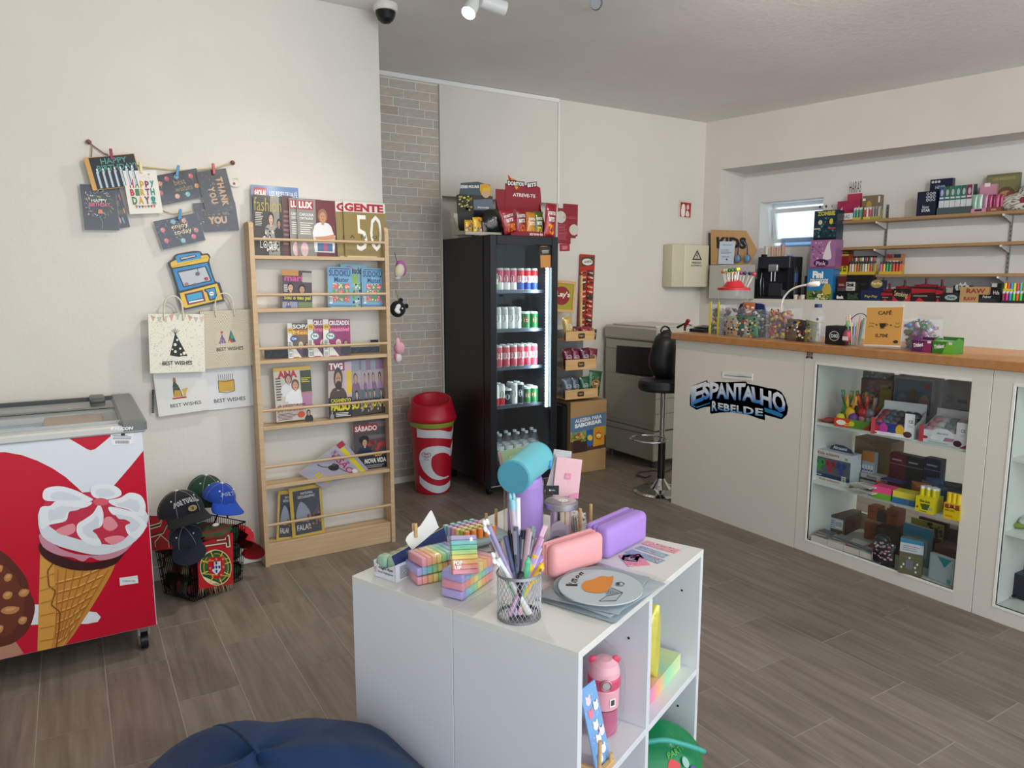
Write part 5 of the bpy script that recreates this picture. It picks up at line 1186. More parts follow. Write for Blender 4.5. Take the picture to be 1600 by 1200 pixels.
def a_bag1(p):
 p.r(0,0,1,1,'#e3dfd0');p.dots(.01,.01,.99,.99,420,.009,.006,['#b0a78e','#c8bfa6','#9c9278'])
 for k in range(9):x=.04+k*.11;p.poly([(x,.985-.04*math.sin(k)),(x+.09,.985-.04*math.sin(k+1)),(x+.045,.87-.02*math.sin(k))],['#c9a08a','#b9b4a8','#cdb9a0'][k%3])
 p.poly([(.36,.30),(.68,.28),(.47,.68)],'#1d1c1c',0);p.poly([(.36,.30),(.52,.27),(.68,.30),(.52,.31)],'#1d1c1c',0)
 for a in(-.07,-.035,0,.04,.08):p.line([(.47,.66),(.47+a,.76-abs(a)*.4)],.007,'#1d1c1c')
 for x,y,r in((.46,.36,.025),(.55,.41,.02),(.46,.48,.028),(.62,.33,.03),(.50,.56,.02),(.41,.40,.015),(.56,.31,.018)):p.e_(x,y,r,r,'#e3dfd0',10)
 p.t('BEST WISHES',.22,.13,.76,.20,'#23211f',.015)
def a_bag2(p):
 p.r(0,0,1,1,'#c8bca4');vs=[];n=0
 fs=[]
 for i in range(34):
  for j in range(36):
   x,y=(i+.5*(j%2))/34,j/36;k=len(vs);r=.0075;vs+=[(x-r,y),(x,y-r),(x+r,y),(x,y+r)];fs.append((k,k+1,k+2,k+3))
 p._add(vs,fs,'#e0dac8');vs2=[(a+.014,b+.0)for a,b in vs];p._add(vs2,fs,'#6a6050')
 p.rr(.24,.24,.76,.64,'#c8bca4',.1)
 p.poly([(.29,.42),(.43,.43),(.36,.60)],'#7a5a86');p.e_(.36,.62,.024,.024,'#b8443a',10);p.dots(.32,.43,.40,.5,12,.008,.008,['#d8c8dc']);p.poly([(.46,.43),(.61,.44),(.53,.66)],'#2f5a70');p.poly([(.47,.43),(.58,.43),(.50,.50)],'#c0392b');p.poly([(.52,.5),(.57,.5),(.53,.6)],'#3a9a5a');p.poly([(.46,.43),(.52,.43),(.49,.47)],'#d8b030')
 p.t('BEST WISHES',.24,.29,.74,.355,'#2a2624',.015)
gbag('white gift bag with a gold cake drawing, lower right',(535,1118),(842,1085),(505,800),.004,.010,'#d8d8da',a_bag4,handles=0)
gbag('white spiral-edged gift bag with a bottle drawing, lower left',(205,1160),(548,1112),(150,820),.018,.012,'#d8d6d2',a_bag3,handles=0)
m=MB()
for k in range(15):q=WLP(.02)(*z2(165,985+k*10.5));m.cyl((q.x-.004,q.y-.004,q.z),(q.x+.006,q.y-.004,q.z),.0034,.0034,'#26262a',6)
solo(m,'plastic','notebook_spiral','black spiral binding beside the bottle gift bag','binding')
gbag('beige dotted gift bag with two party hats, upper right',(510,838),(862,808),(455,458),.018,.034,'#c2b69e',a_bag2)
m=MB();a=WLP(.050)(*z2(862,808));b=WLP(.050)(*z2(812,408));c=WLP(.008)(*z2(908,772));d=WLP(.008)(*z2(835,440))
m.quad(a,c,d,b,'#b5a98f');solo(m,'paper','bag_gusset','folded dotted side of the beige gift bag','gift bag')
gbag('cream speckled gift bag with a black party hat, upper left',(145,868),(512,856),(110,472),.054,.026,'#ddd8c8',a_bag1)
TP=WLP(.03);q0=TP(*z2(375,445));mx=MB()
def tpt(x,y):q=TP(*z2(x,y));return(q.x-q0.x,q.z-q0.z)
toy=thing('claw_game_toy','blue and yellow claw-game water toy hanging above the gift bags','toy',q0)
outl=[(272,130),(300,108),(315,85),(330,72),(440,52),(485,55),(500,72),(535,68),(553,95),(545,125),(585,255),(615,265),(642,375),(625,392),(385,445),(362,435),(330,330),(330,310),(292,180)]
mx.prism([tpt(*a)for a in smooth2(outl,2)],0,.028,'#1c2230').build('outline_body','plastic',toy)
p=P(lambda u,v,l:Vector((tpt(u,v)[0],-l,tpt(u,v)[1])),.0004)
p.poly([(285,130),(320,112),(530,78),(543,95),(536,122),(300,165),(288,155)],'#d8b23a',0);p.poly([(300,175),(530,130),(578,262),(345,320)],'#2f7eb5',0);p.poly([(318,92),(340,78),(480,62),(492,100),(330,132)],'#3b88bb',0)
p.poly([(345,98),(450,75),(462,92),(355,118)],'#1c2230',0);p.poly([(352,100),(448,80),(452,88),(358,110)],'#b9b4b0',0)
p.poly([(330,190),(520,152),(562,252),(372,295)],'#16202c',0);p.poly([(336,194),(514,158),(552,248),(376,288)],'#b3b6bc',0)
p.line([(335,195),(450,172),(520,155)],5,'#4a4038');p.line([(465,170),(468,190)],4,'#333');p.e_(466,205,16,14,'#6a5a66',12);p.e_(524,238,14,12,'#a03a48',12);p.e_(392,275,14,12,'#a06a80',12);p.e_(448,275,12,8,'#6a5a60',10)
p.poly([(345,335),(595,270),(632,375),(385,435),(368,425)],'#d9b437',0);p.poly([(375,340),(500,312),(520,388),(400,415)],'#7a2f4a',0);p.poly([(385,345),(492,322),(508,382),(405,406)],'#3a1f2a',0);p.poly([(390,348),(490,326),(500,365),(402,390)],'#3a9ac0',0);p.poly([(405,392),(502,372),(506,382),(408,402)],'#dfe3e6',0)
p.poly([(508,308),(582,292),(598,370),(545,385),(528,330),(512,322)],'#16202c',0);p.poly([(514,312),(578,298),(590,365),(550,376),(535,328)],'#3a86b8',0);p.e_(558,338,15,14,'#e4e4e0',12);p.line([(548,338),(568,336)],3,'#222')
for k in range(18):p.r(300+k*13,155-k*3.6,306+k*13,158-k*3.6,'#4a3a18')
p.mb.build('toy_print','gloss',toy)
# ---- MAGAZINES IN THE RACK
MP=PY(3.775)
def fig(p,u,v,s,skin,hair,top,w_=None):
 s2=s*.75
 p.poly([(u-1.5*s,v-3.2*s2),(u-1.3*s,v-1.3*s2),(u-.4*s,v-.8*s2),(u+.4*s,v-.8*s2),(u+1.3*s,v-1.3*s2),(u+1.5*s,v-3.2*s2)],top,2)
 p.e_(u,v+.05*s2,.74*s,1.0*s2,hair,16);p.e_(u,v-.12*s2,.5*s,.72*s2,skin,14);p.poly([(u-.2*s,v-1.15*s2),(u+.2*s,v-1.15*s2),(u+.22*s,v-.6*s2),(u-.22*s,v-.6*s2)],skin)
 p.r(u-.28*s,v,u-.1*s,v+.08*s2,'#3a2a24');p.r(u+.1*s,v,u+.28*s,v+.08*s2,'#3a2a24');p.r(u-.16*s,v-.48*s2,u+.16*s,v-.4*s2,'#8a3a3a')
W_='#e9e6e2'
def m_hola(p):p.r(0,0,1,1,'#5f7fae');p.r(.05,.8,.32,.97,'#a8323e');p.t('¡HOLA!',.07,.83,.3,.94,W_,.04);p.t('LOS REYES DE LA FÉ',.38,.86,.97,.95,W_,.01);p.t('CANTA JUNTOS',.45,.79,.92,.84,W_,.0);fig(p,.6,.5,.14,'#c99a80','#3a2a20','#883a3a')
def m_fashion(p):p.r(0,0,1,1,'#3a3532');p.poly([(.5,0),(.9,0),(.9,1),(.6,1)],'#8c867c');p.t('fashion',.02,.74,.98,.96,'#b5a233',-.01);fig(p,.6,.62,.15,'#c9a58c','#241a18','#9a938a');p.dots(.3,.08,.85,.48,90,.035,.02,['#1a1a1c','#d8d4cc']);p.lines(.05,.5,.33,.73,8,'#c9c4b8');p.t('LOOK',.2,.13,.8,.25,'#e4e0d8',.0);fig(p,.88,.55,.1,'#a88470','#1c1614','#2a2628')
def m_lux(p):p.r(0,0,1,1,'#6a2a30');p.r(0,0,.48,1,'#8a8680');p.r(.02,.82,.42,.97,'#a82c38');p.t('LUX',.05,.84,.4,.955,W_,.05);p.t('CAROLINA',.06,.71,.42,.76,W_,.02);p.t('ORTIGÃO',.06,.65,.4,.70,W_,.02);p.lines(.06,.4,.42,.62,6,'#d8d4ce');fig(p,.66,.72,.17,'#c48a6a','#8a6a4a','#dcdcde');p.poly([(.42,.1),(.95,.1),(.98,.4),(.4,.4)],'#dcdcde');p.poly([(.42,.36),(.5,.3),(.98,.34),(.95,.42),(.7,.38)],'#c48a6a');p.r(.5,.12,.9,.26,'#4a6a90');p.r(.66,.12,.76,.26,'#b0507a');p.e_(.16,.14,.1,.12,'#d8b8b8')
def m_gente(p):p.r(0,0,1,1,'#8d7a45');p.r(0,.82,1,1,'#d8d4cc');p.t('GENTE',.02,.83,.95,.975,'#a81e30',.05);p.t('50',.28,.14,.9,.78,'#e9e6de',-.005);p.t('A   N   O   S',.12,.36,1.0,.42,'#3a3220',.01);p.lines(.05,.03,.8,.07,1,'#c9bd90',.5);p.bars(.9,.06,.97,.2,8)
def m_maria(p):p.r(0,0,1,1,'#4a3a44');p.r(0,.86,.55,1,'#c98a3a');p.t('maria',.08,.72,.85,.88,'#c2468a',.03);p.r(.68,.7,1,.95,'#a8a49a');fig(p,.28,.56,.16,'#c49a80','#2a2220','#5a3a34');fig(p,.66,.52,.17,'#b58a70','#1e1816','#3a2a2a');p.r(0,.2,1,.38,'#38304a');p.t('Sou o teu pai',.05,.22,.95,.35,'#d8cf2c',.04);p.r(0,0,.5,.19,'#8a90a8');p.r(.52,0,1,.19,'#6a7a4a');fig(p,.2,.14,.06,'#c9a58c','#333','#4a5a8a');p.lines(.05,.45,.2,.65,4,W_)
def m_sudoku(p):
 p.r(0,0,1,1,'#6fa0c2');p.t('SUDOKU',.06,.78,.92,.93,'#26396e',.02);p.t('Master',.26,.64,.86,.76,'#26396e',.02);p.lines(.1,.95,.9,.985,1,'#2a3a60',.5,.05)
 cs=['#c9605a','#5a9a4a','#c9605a','#5a9a4a','#c9605a','#5a9a4a','#c9605a','#5a9a4a','#c9605a']
 for i in range(3):
  for j in range(3):p.r(.2+i*.23,.18+j*.15,.41+i*.23,.31+j*.15,cs[i*3+j]);p.dots(.22+i*.23,.2+j*.15,.39+i*.23,.30+j*.15,6,.03,.02,['#e9dfd0','#e8a8a0'])
 p.bars(.05,.13,.17,.3,8);p.r(0,0,1,.1,'#4f7fa8');p.lines(.1,.02,.9,.08,1,'#8fc4e0',.6)
def m_sudb(p):p.r(0,0,1,1,'#7fa8bc');p.e_(.3,.86,.2,.09,'#b03a7a');p.t('sudoku',.42,.78,.98,.93,'#1c2a3a',.03);p.r(.4,.56,.62,.76,'#8ab04a');p.dots(.3,.05,.9,.55,60,.05,.03,['#3f8a4a','#5fae4a','#c9a03a','#d8d8d0','#2a2a2c'])
def m_cruz(t1_,t2_,c0,c1_,num,nc):
 def f(p):
  p.r(0,0,1,1,c0);p.r(0,0,.2,1,'#dcdad4');p.r(.2,.84,1,1,'#8a3a6a' if c0=='#8a2a62' else '#5a4a40');p.t(t1_,.22,.85,.98,.97,W_,.04);p.r(.2,.68,1,.82,c1_);p.t(t2_,.24,.70,.94,.80,'#e8d44a' if t2_=='Meia' else '#e89ab8',.01);p.e_(.12,.81,.13,.075,'#dcb32c');p.t('TV',.05,.785,.19,.835,'#333',.03);p.e_(.27,.58,.17,.095,nc);p.e_(.27,.58,.13,.07,'#e4e4e0' if nc!='#2a4a7a' else '#2a4a7a');p.t(num,.17,.55,.37,.62,'#2a5a6a' if nc!='#2a4a7a' else W_,.03)
  fig(p,.55,.4,.13,'#c9a084','#cfc9c0','#5a3a5a');fig(p,.82,.4,.12,'#b98a70','#4a3428','#2a2a30');p.poly([(.2,.04),(.2,.42),(.6,.04)],'#d8d6ce');p.r(.0,0,1,.07,'#d4b02c');p.r(.22,0,.46,.09,'#b03a80' if c0=='#8a2a62' else '#c8582a');p.bars(.03,.06,.18,.22,9);p.lines(.03,.25,.17,.5,8,'#4a4a4c')
 return f
def m_ana(p):p.r(0,0,1,1,'#c4beb4');p.r(0,.93,1,1,'#c9a440');p.t('ANA',.1,.8,.62,.94,'#b8242e',.06);fig(p,.38,.78,.13,'#c49a84','#5a4030','#d4d4d6');fig(p,.55,.66,.14,'#c9987c','#6a4a34','#dfdfe2');p.poly([(.25,.36),(.75,.36),(.72,.48),(.3,.5)],'#dddde0');p.r(.7,.52,.99,.92,'#3a4434');p.lines(.72,.7,.97,.8,3,'#d8cf3a');p.r(.7,.42,.99,.52,'#a8704a');p.r(.72,.25,.98,.5,'#a87a9a');p.lines(.04,.4,.2,.84,9,'#5a4a48');p.t('JÁ DESISTIRAM',.04,.26,.78,.32,'#9a2a3a',.02);p.t('DO PROGRAMA',.04,.18,.78,.25,'#b03048',.03);p.lines(.04,.03,.55,.16,5,'#7a4a50',.4);p.e_(.66,.1,.1,.06,'#c8502a');fig(p,.86,.12,.07,'#c49a84','#222','#333')
def m_tvg(p):p.r(0,0,1,1,'#b9a8a4');p.r(.0,.84,.7,1,'#8a3a52');p.t('TVG',.04,.86,.62,.98,W_,.05);p.r(.7,.4,1,1,'#c9a9b8');p.r(.78,.42,1,.84,'#d8b82c');fig(p,.42,.7,.26,'#b98a6c','#3a3836','#4a3a34');p.e_(.44,.58,.14,.08,'#2c2624');p.r(0,.0,1,.36,'#26242a');p.t('CASAMENTO',.1,.27,.95,.34,'#d8cf2c',.02);p.t('FALSO',.1,.12,.92,.26,'#e0cf1e',.07);p.lines(.3,.02,.95,.1,3,W_,.4);fig(p,.14,.1,.05,'#c9a084','#333','#888')
def m_tvs(p):p.r(0,0,1,1,'#a89aa0');p.r(.0,.8,.5,1,'#8a949c');p.r(.5,.82,1,1,'#8a6a8a');fig(p,.3,.68,.12,'#c49a84','#6a4a3a','#7a5a7a');fig(p,.72,.68,.12,'#b98a70','#3a2a24','#9a7a9a');p.r(0,.28,1,.46,'#5a6470');fig(p,.3,.38,.1,'#c9a084','#241c1c','#445');fig(p,.72,.38,.1,'#c9a084','#4a3a2c','#556');p.r(0,0,1,.28,'#3a3638');p.t('SO',.02,.12,.38,.26,'#e0cf1e',.06);p.dots(.42,.06,.98,.25,20,.06,.03,['#c9b02c','#8a8a8c','#c49a84'])
def m_sab(p):p.r(0,0,1,1,'#4a4648');p.r(.45,.86,1,.97,'#6a6668');p.r(.02,.78,.7,.93,'#9a2230');p.t('SÁBADO',.06,.79,.68,.92,'#e4dedc',.03);p.dots(.35,.4,.98,.62,26,.07,.05,['#b0343c','#a02a34','#5a3a3a']);p.r(.4,.62,1,.7,'#6a6462');p.e_(.3,.62,.15,.08,'#1c1818');fig(p,.32,.56,.13,'#c49a84','#221a18','#1c2c4c');p.r(0,0,1,.26,'#22242c');p.t('LO',.6,.25,.8,.33,'#d8b02c',.04);p.t('NOVA VIDA',.3,.12,.92,.22,'#e0dcd8',.04);p.lines(.3,.03,.9,.1,2,'#8a8a90',.5)
def m_visao(p):p.r(0,0,1,1,'#a7a3b4');p.r(.9,.55,1,1,'#a8323e');p.r(.94,0,1,.82,'#d4c22c');p.r(.82,0,.94,.9,'#c8b52a');p.t('VISÃO',.5,.62,.8,.9,'#a82a5a',.02)if 0 else p.tq('VISÃO',(.62,.88),(.62,.14),(.80,.14),(.80,.88),'#b02a58',.02);p.poly([(.3,.5),(.5,.4),(.55,.3),(.42,.25),(.32,.3)],'#2c2a30',2);p.line([(.5,.42),(.42,.8)],.02,'#4a4440');p.line([(.34,.3),(.3,.05)],.02,'#4a4440');p.e_(.52,.38,.04,.05,'#5a4a40');p.e_(.7,.1,.07,.05,'#dddad4');p.tq('COMO LIDAR COM',(.20,.80),(.20,.38),(.24,.38),(.24,.80),'#5a5a20',.01);p.lines(.05,.3,.2,.8,4,'#cdbf3a',.6,.1);p.lines(.55,.7,.9,.95,3,'#8a8698')
def m_nat(p):p.r(0,0,1,1,'#c9a93a');p.r(.1,.06,.92,.93,'#39404c');p.t('NATIONAL',.34,.84,.72,.89,W_,.0);p.t('GEOGRAPHIC',.24,.77,.78,.82,W_,.0);p.poly([(.15,.4),(.3,.7),(.5,.6),(.6,.4),(.4,.3)],'#8a94a4',3);p.poly([(.6,.3),(.85,.6),(.9,.35)],'#5a4a54',2);p.t('FALAR',.16,.14,.6,.25,'#dcd8d0',.01);p.dots(.5,.15,.9,.45,30,.04,.03,['#7a5a4a','#9a7a5a','#3a3440'])
def mag(lab,zf,bl,br,tl_,art,d=0,t=.006,film=False,lean=2):
 return sheet('magazine',lab,'magazine',PY(3.765-d),zf(*bl),zf(*br),zf(*tl_),art,t=t,lean=math.radians(lean))
mag('magazine with a blue top, behind the fashion one at the left',z3,(140,680),(520,690),(97,93),m_hola,-.03)
mag('dark fashion magazine at the left end of the top shelf',z3,(145,675),(375,685),(108,172),m_fashion,-.012)
mag('dark red magazine edge between the fashion and red-logo ones',z3,(372,685),(450,690),(360,182),lambda p:(p.r(0,0,1,1,'#5a3238'),p.lines(.1,.2,.9,.8,8,'#8a6a6a')),-.016)
mag('back copy of the magazine with a woman in white',z3,(440,688),(700,695),(398,200),m_lux,-.004)
mag('front copy of the magazine with a woman in white',z3,(502,690),(810,700),(455,205),m_lux,.006)
mag('back copy of the gold fifty-years magazine',z3,(822,700),(1170,705),(752,225),m_gente,.0,lean=3)
mag('front copy of the gold fifty-years magazine',z3,(885,700),(1222,707),(810,225),m_gente,.012,lean=3)
mag('gossip magazine with yellow headline, left of the second shelf',z3,(370,1110),(612,1114),(400,792),m_maria,0)
mag('pale blue puzzle book behind the two sudoku books',z3,(850,1108),(1060,1110),(815,738),m_sudb,-.014)
mag('left blue sudoku book with coloured squares',z3,(742,1110),(942,1112),(724,762),m_sudoku,0)
mag('right blue sudoku book with coloured squares',z3,(1020,1108),(1198,1108),(1000,775),m_sudoku,0)
mag('orange-titled puzzle magazine, leftmost on the third shelf',z4,(368,486),(555,478),(332,185),m_cruz('SOPA','Meia','#6a5a44','#c8702a','124','#2a4a7a'),-.008)
mag('purple crossword magazine, middle of the third shelf',z4,(530,480),(745,472),(515,152),m_cruz('CRUZADEX','irresistível','#8a2a62','#a83a6a','96','#2f8a7a'),-.002)
mag('purple crossword magazine, rightmost on the third shelf',z4,(655,476),(875,468),(660,152),m_cruz('CRUZADEX','irresistível','#8a2a62','#a83a6a','96','#2f8a7a'),.008)
def blk(p):p.r(0,0,1,1,'#17181c');p.poly([(.05,.1),(.3,.9),(.35,.9),(.2,.1)],'#2a3236');p.poly([(.6,.2),(.9,.8),(.95,.8),(.8,.2)],'#262a30');p.lines(.4,.3,.6,.7,3,'#33363c')
mag('dark shiny booklet lying low at the left of the third shelf',z4,(172,472),(360,466),(165,398),blk,-.004,lean=0)
mag('dark shiny booklet lying low at the right of the third shelf',z4,(875,430),(1108,420),(870,378),blk,-.008,lean=0)
mag('small dark purple booklet standing behind the right dark one',z4,(1035,345),(1098,342),(1028,318),lambda p:p.r(0,0,1,1,'#2c2030'),-.03,lean=0)
mag('celebrity magazine with a couple in white and red title',z4,(272,990),(575,955),(232,552),m_ana,.002)
mag('right back copy of the magazine with the bearded man',z4,(1040,915),(1165,898),(985,490),m_tvs,-.012)
mag('middle copy of the magazine with the bearded man',z4,(880,940),(1060,916),(815,495),m_tvs,-.006)
mag('front magazine with a bearded man and yellow headline',z4,(695,955),(885,942),(665,502),m_tvg,.006)
mag('right slice of a copied magazine at the rack side',z4,(985,925),(1062,915),(965,490),m_tvs,-.004)
mag('dark news magazine standing at the right of the fifth shelf',z5,(830,412),(1090,378),(800,48),m_sab,-.006)
M_=mag('lilac magazine slipped sideways under the fifth rail',z5,(590,535),(415,425),(940,395),None,.0,lean=0)if 0 else None
sheet('magazine','lilac magazine slipped sideways under the fifth rail','magazine',PY(3.722),z5(592,537),z5(938,402),z5(415,428),None,t=.005)
o=bpy.data.objects[-1]if 0 else None
sl=PY(3.745)
M,w_,h=qframe(sl,z5(592,537),z5(938,402),z5(415,428))
bpy.data.objects.remove([o for o in COL.objects if o.get('label')=='lilac magazine slipped sideways under the fifth rail'][0])
a,b,c,d=sl(*z5(592,537)),sl(*z5(938,402)),sl(*z5(745,178)),sl(*z5(415,428))
x=(b-a);w_=x.length;x.normalize();z_=(d-a);z_-=x*z_.dot(x);h=z_.length;z_.normalize();y=z_.cross(x)
M=Matrix(((x.x,y.x,z_.x,a.x),(x.y,y.y,z_.y,a.y),(x.z,y.z,z_.z,a.z),(0,0,0,1)))
Mi=M.inverted();cs=[Mi@q for q in(a,b,c,d)]
m=MB();m.prism([(q.x,q.z)for q in cs],-.005,0,'#dcd9d4');o=solo(m,'paper','magazine','lilac magazine slipped sideways under the fifth rail','magazine',M=M)
def bil(u,v,l):
 q=(cs[3]*(1-u)+cs[2]*u)*(1-(1-v))+(cs[0]*(1-u)+cs[1]*u)*(1-v);return Vector((q.x,-.005-l,q.z))
p=P(bil);p.r(0,0,1,1,'#a7a3b4');p.r(.86,0,1,1,'#a09cac');p.r(.84,0,.93,.84,'#d4c22c');p.r(.84,.86,.98,1,'#a8323e');p.tq('VISÃO',(.62,.9),(.62,.1),(.80,.1),(.80,.9),'#b02a58',.02)
p.poly([(.44,.62),(.6,.55),(.58,.42),(.50,.38),(.42,.46)],'#2c2a30',2);p.line([(.46,.55),(.36,.72),(.34,.86)],.02,'#4a4440');p.line([(.56,.45),(.62,.2)],.018,'#4a4440');p.e_(.55,.58,.035,.045,'#5a4a40');p.e_(.76,.12,.05,.07,'#dddad4',10);p.lines(.12,.12,.26,.66,5,'#c9bb34',.6,.1);p.lines(.66,.75,.8,.95,3,'#8a8698');p.mb.build('cover_print','gloss',o)
mag('yellow-framed nature magazine, back copy at the bottom left',z5,(248,935),(400,920),(222,568),m_nat,-.006)
mag('yellow-framed nature magazine, front copy at the bottom',z5,(370,922),(610,872),(342,548),m_nat,.006)
for o in[o for o in COL.objects if o.get('label','').startswith('yellow-framed')]:
 h=max(v.co.z for v in o.data.vertices);w_=max(v.co.x for v in o.data.vertices)
 MB().grid(lambda u,v:(-.004+(w_+.008)*u,-.0085-.0022*math.sin(9*u+13*v)*math.sin(11*v),-.003+(h+.006)*v),16,20,'#fff').build('plastic_sleeve','film',o)
hx=RX1
def ring(q,c='#2a2a2e'):return MB().tube([q+Vector((0,0,.0)),q+Vector((.008,-.004,-.03)),q+Vector((.014,-.004,-.06))],.0022,c,5)
KP=PY(3.765)
q=KP(*z3(1285,650));pl=thing('plush_keyring','cream and mauve plush charm hanging highest on the rack side','plush',q)
q2=KP(*z3(1325,800))-q
ring(Vector((0,0,0)),'#4a4a6a').build('strap','fabric',pl)
m=MB();m.X=Matrix.Translation(q2)@Matrix.Rotation(math.radians(18),4,'Y');m.ell((0,0,0),(.028,.022,.04),'#cfc6ae',16,12);m.build('body','fabric',pl)
m=MB();m.X=Matrix.Translation(q2)@Matrix.Rotation(math.radians(-10),4,'Y');m.ell((.018,.012,.012),(.032,.02,.045),'#a45a9a',16,12).ell((-.02,-.004,-.038),(.018,.012,.01),'#b9b4c0',10,6);m.build('mauve_back','fabric',pl)
q=KP(*z3(1295,955));pl=thing('plush_keyring','black round-eared animal head plush hanging at the rack middle','plush',q);q2=KP(*z3(1312,1110))-q
ring(Vector((0,0,0)),'#6a8a2a').build('strap','fabric',pl)
m=MB();m.X=Matrix.Translation(q2)@Matrix.Rotation(math.radians(35),4,'Y');m.ell((0,0,0),(.046,.028,.046),'#0f1014',20,14).ell((-.012,0,.05),(.014,.01,.014),'#0f1014',12,8).ell((.045,0,-.006)if 0 else(.034,0,.042),(.014,.01,.014),'#0f1014',12,8);m.build('head','fabric',pl)
m=MB();m.X=Matrix.Translation(q2)@Matrix.Rotation(math.radians(35),4,'Y');m.ell((-.012,-.024,.004),(.014,.008,.02),'#dcdcde',12,8).ell((-.004,-.026,-.016),(.02,.007,.012),'#dcdcde',12,8).ell((.012,-.024,.012),(.005,.006,.005),'#e2e2e2',8,6);m.build('face_patch','fabric',pl)
q=KP(*z4(1235,225));pl=thing('plush_keyring','pink and white plush charm hanging lowest on the rack side','plush',q);q2=KP(*z4(1275,385))-q
ring(Vector((0,0,0)),'#d8a0b8').build('strap','fabric',pl)
m=MB();m.ell(q2,(.032,.024,.036),'#d9a0b0',16,12,lambda lo,la:1+.06*math.sin(5*lo)).ell(q2+Vector((-.014,-.008,.03)),(.014,.012,.03),'#e0b0bc',10,8);m.build('head','fabric',pl)
m=MB();m.ell(q2+Vector((-.01,0,-.055)),(.022,.018,.028),'#dcd0d4',12,10).ell(q2+Vector((-.028,-.004,-.045)),(.008,.01,.024),'#c86a7a',8,6);m.build('body','fabric',pl)
# ---- BASKET OF SCARVES AND CAPS
BP0=PZ(0)(300,935)
bx0,bx1,by0,by1,bh=0,.33,0,.24,.30
BK=thing('wire_basket','black wire basket heaped with football scarves and caps','basket',(.4575,3.610,0),.556)
hw,hd=(bx1-bx0)/2,(by1-by0)/2
m=MB()
for k in range(8):
 z_=.01+k*(bh-.01)/7;f=.86+.14*k/7
 m.tube([(-hw*f,-hd*f,z_),(hw*f,-hd*f,z_),(hw*f,hd*f,z_),(-hw*f,hd*f,z_)],.0018 if k<7 else .004,'#15161a',5,True)
for k in range(24):
 t_=k/23
 for s_ in(-1,1):m.tube([((-1+2*t_)*hw*.86,s_*hd*.86,.01),((-1+2*t_)*hw,s_*hd,bh)],.0018,'#0c0d10',4)  # upright wires a deeper black, the freezer's shade put into the colour
 if k<18:t_=k/17;[m.tube([(s_*hw*.86,(-1+2*t_)*hd*.86,.01),(s_*hw,(-1+2*t_)*hd,bh)],.0018,'#0c0d10',4)for s_ in(-1,1)]
m.build('wire_frame','metal',BK)
MB().tube([(hw*.5,0,bh),(hw*.75,.0,bh+.07),(hw*.95,0,bh+.075),(hw,0,bh)],.004,'#15161a',6).build('handle','metal',BK)
BM=BK.matrix_world
shaded_cols=[('#4a1018','#123a22'),('#123a22','#4a1018'),('#5a1018','#8a8468'),('#10301e','#8a8a84'),('#5a1018','#1a1a1a'),('#0f3a22','#5a1018')]  # rolled scarf colours darkened to carry the freezer's shade on the basket
k=0
for lz in(.02,.11,.20):
 for lx in(-.075,.075):
  c0,c1_=shaded_cols[k]
  m=MB();m.X=Matrix.Rotation(.08*(k-2),4,'Z')
  m.grid(lambda u,v:((.072+.006*math.sin(22*v+k))*(1+.05*math.sin(8*u*6.28))*math.copysign(abs(math.cos(2*PI*u))**.5,math.cos(2*PI*u)),-.095+.19*v,.045+.043*math.copysign(abs(math.sin(2*PI*u))**.6,math.sin(2*PI*u))),28,18,c0,cc=lambda q,a=c0,b=c1_:L(a)if int((q[1]+.2)*26)%3 else L(b))
  m.ell((0,-.095,.045),(.07,.008,.04),c0,16,8)
  solo(m,'fabric','rolled_scarf',['dark red and green rolled scarf, bottom left of the basket','green and red rolled scarf, bottom right of the basket','red and cream rolled scarf, middle left of the basket','dark green and white rolled scarf, middle right in the basket','dark red rolled scarf, upper left inside the basket','green rolled scarf, upper right inside the basket'][k],'scarf',M=BM@Matrix.Translation((lx,0,lz)))
  k+=1
SN=Vector((.528,-.849,0));SP=PN(Vector((.376,3.442,0))+SN*.035,SN);s0=SP(*z7(455,1005));s1=SP(*z7(722,960));s2=SP(*z7(440,660));s3=SP(*z7(720,560))
so=thing('football_scarf','red scarf with a round green and gold shield crest hanging over the basket','scarf',s0)
def scf(u,v,l=0):
 q=(s0*(1-u)+s1*u)*(1-v)+(s2*(1-u)+s3*u)*v-s0
 return q+SN*(l-.0012*math.sin(6*u)-(.05*max(0,v-.9)*8)**2)
MB().grid(lambda u,v:scf(u,v),14,20,'#b3141f').grid(lambda u,v:scf(u,v,-.006),14,20,'#8e1018').build('knit_body','fabric',so)
def s7(x,y):
 u=(x-452)/(724-452);yb=1005+(960-1005)*u;yt=660+(560-660)*u;return u,(yb-y)/(yb-yt)
p=P(lambda u,v,l:scf(*s7(u,v),.0015+l),.0002)
p.e_(586,834,122,140,'#e2d6a4',36);p.e_(586,834,116,133,'#1c4a2a',36)
p.e_(586,834,98,114,'#b8961f',36);p.e_(586,834,90,106,'#1f6236',36);p.e_(586,834,66,84,'#a81520',30)
for a in(25,70,115,160,205,250,295,340):c,s_=math.cos(math.radians(a)),math.sin(math.radians(a));p.line([(586+66*c,834+84*s_),(586+118*c,834+134*s_)],8,'#d8c050')
p.line([(480,790),(690,760)],7,'#c9ac30');p.line([(476,880),(696,900)],7,'#c9ac30')
p.poly([(522,755),(648,745),(650,850),(628,905),(585,925),(545,905),(524,860)],'#b5121e',0)
p.poly([(550,790),(617,783),(617,850),(585,892),(552,860)],'#dadbe2',0)
for cx,cy in((584,800),(584,832),(584,864),(563,834),(606,830)):p.poly([(cx-8,cy-12),(cx+8,cy-13),(cx+7,cy+6),(cx,cy+13),(cx-7,cy+6)],'#1f3f8a')
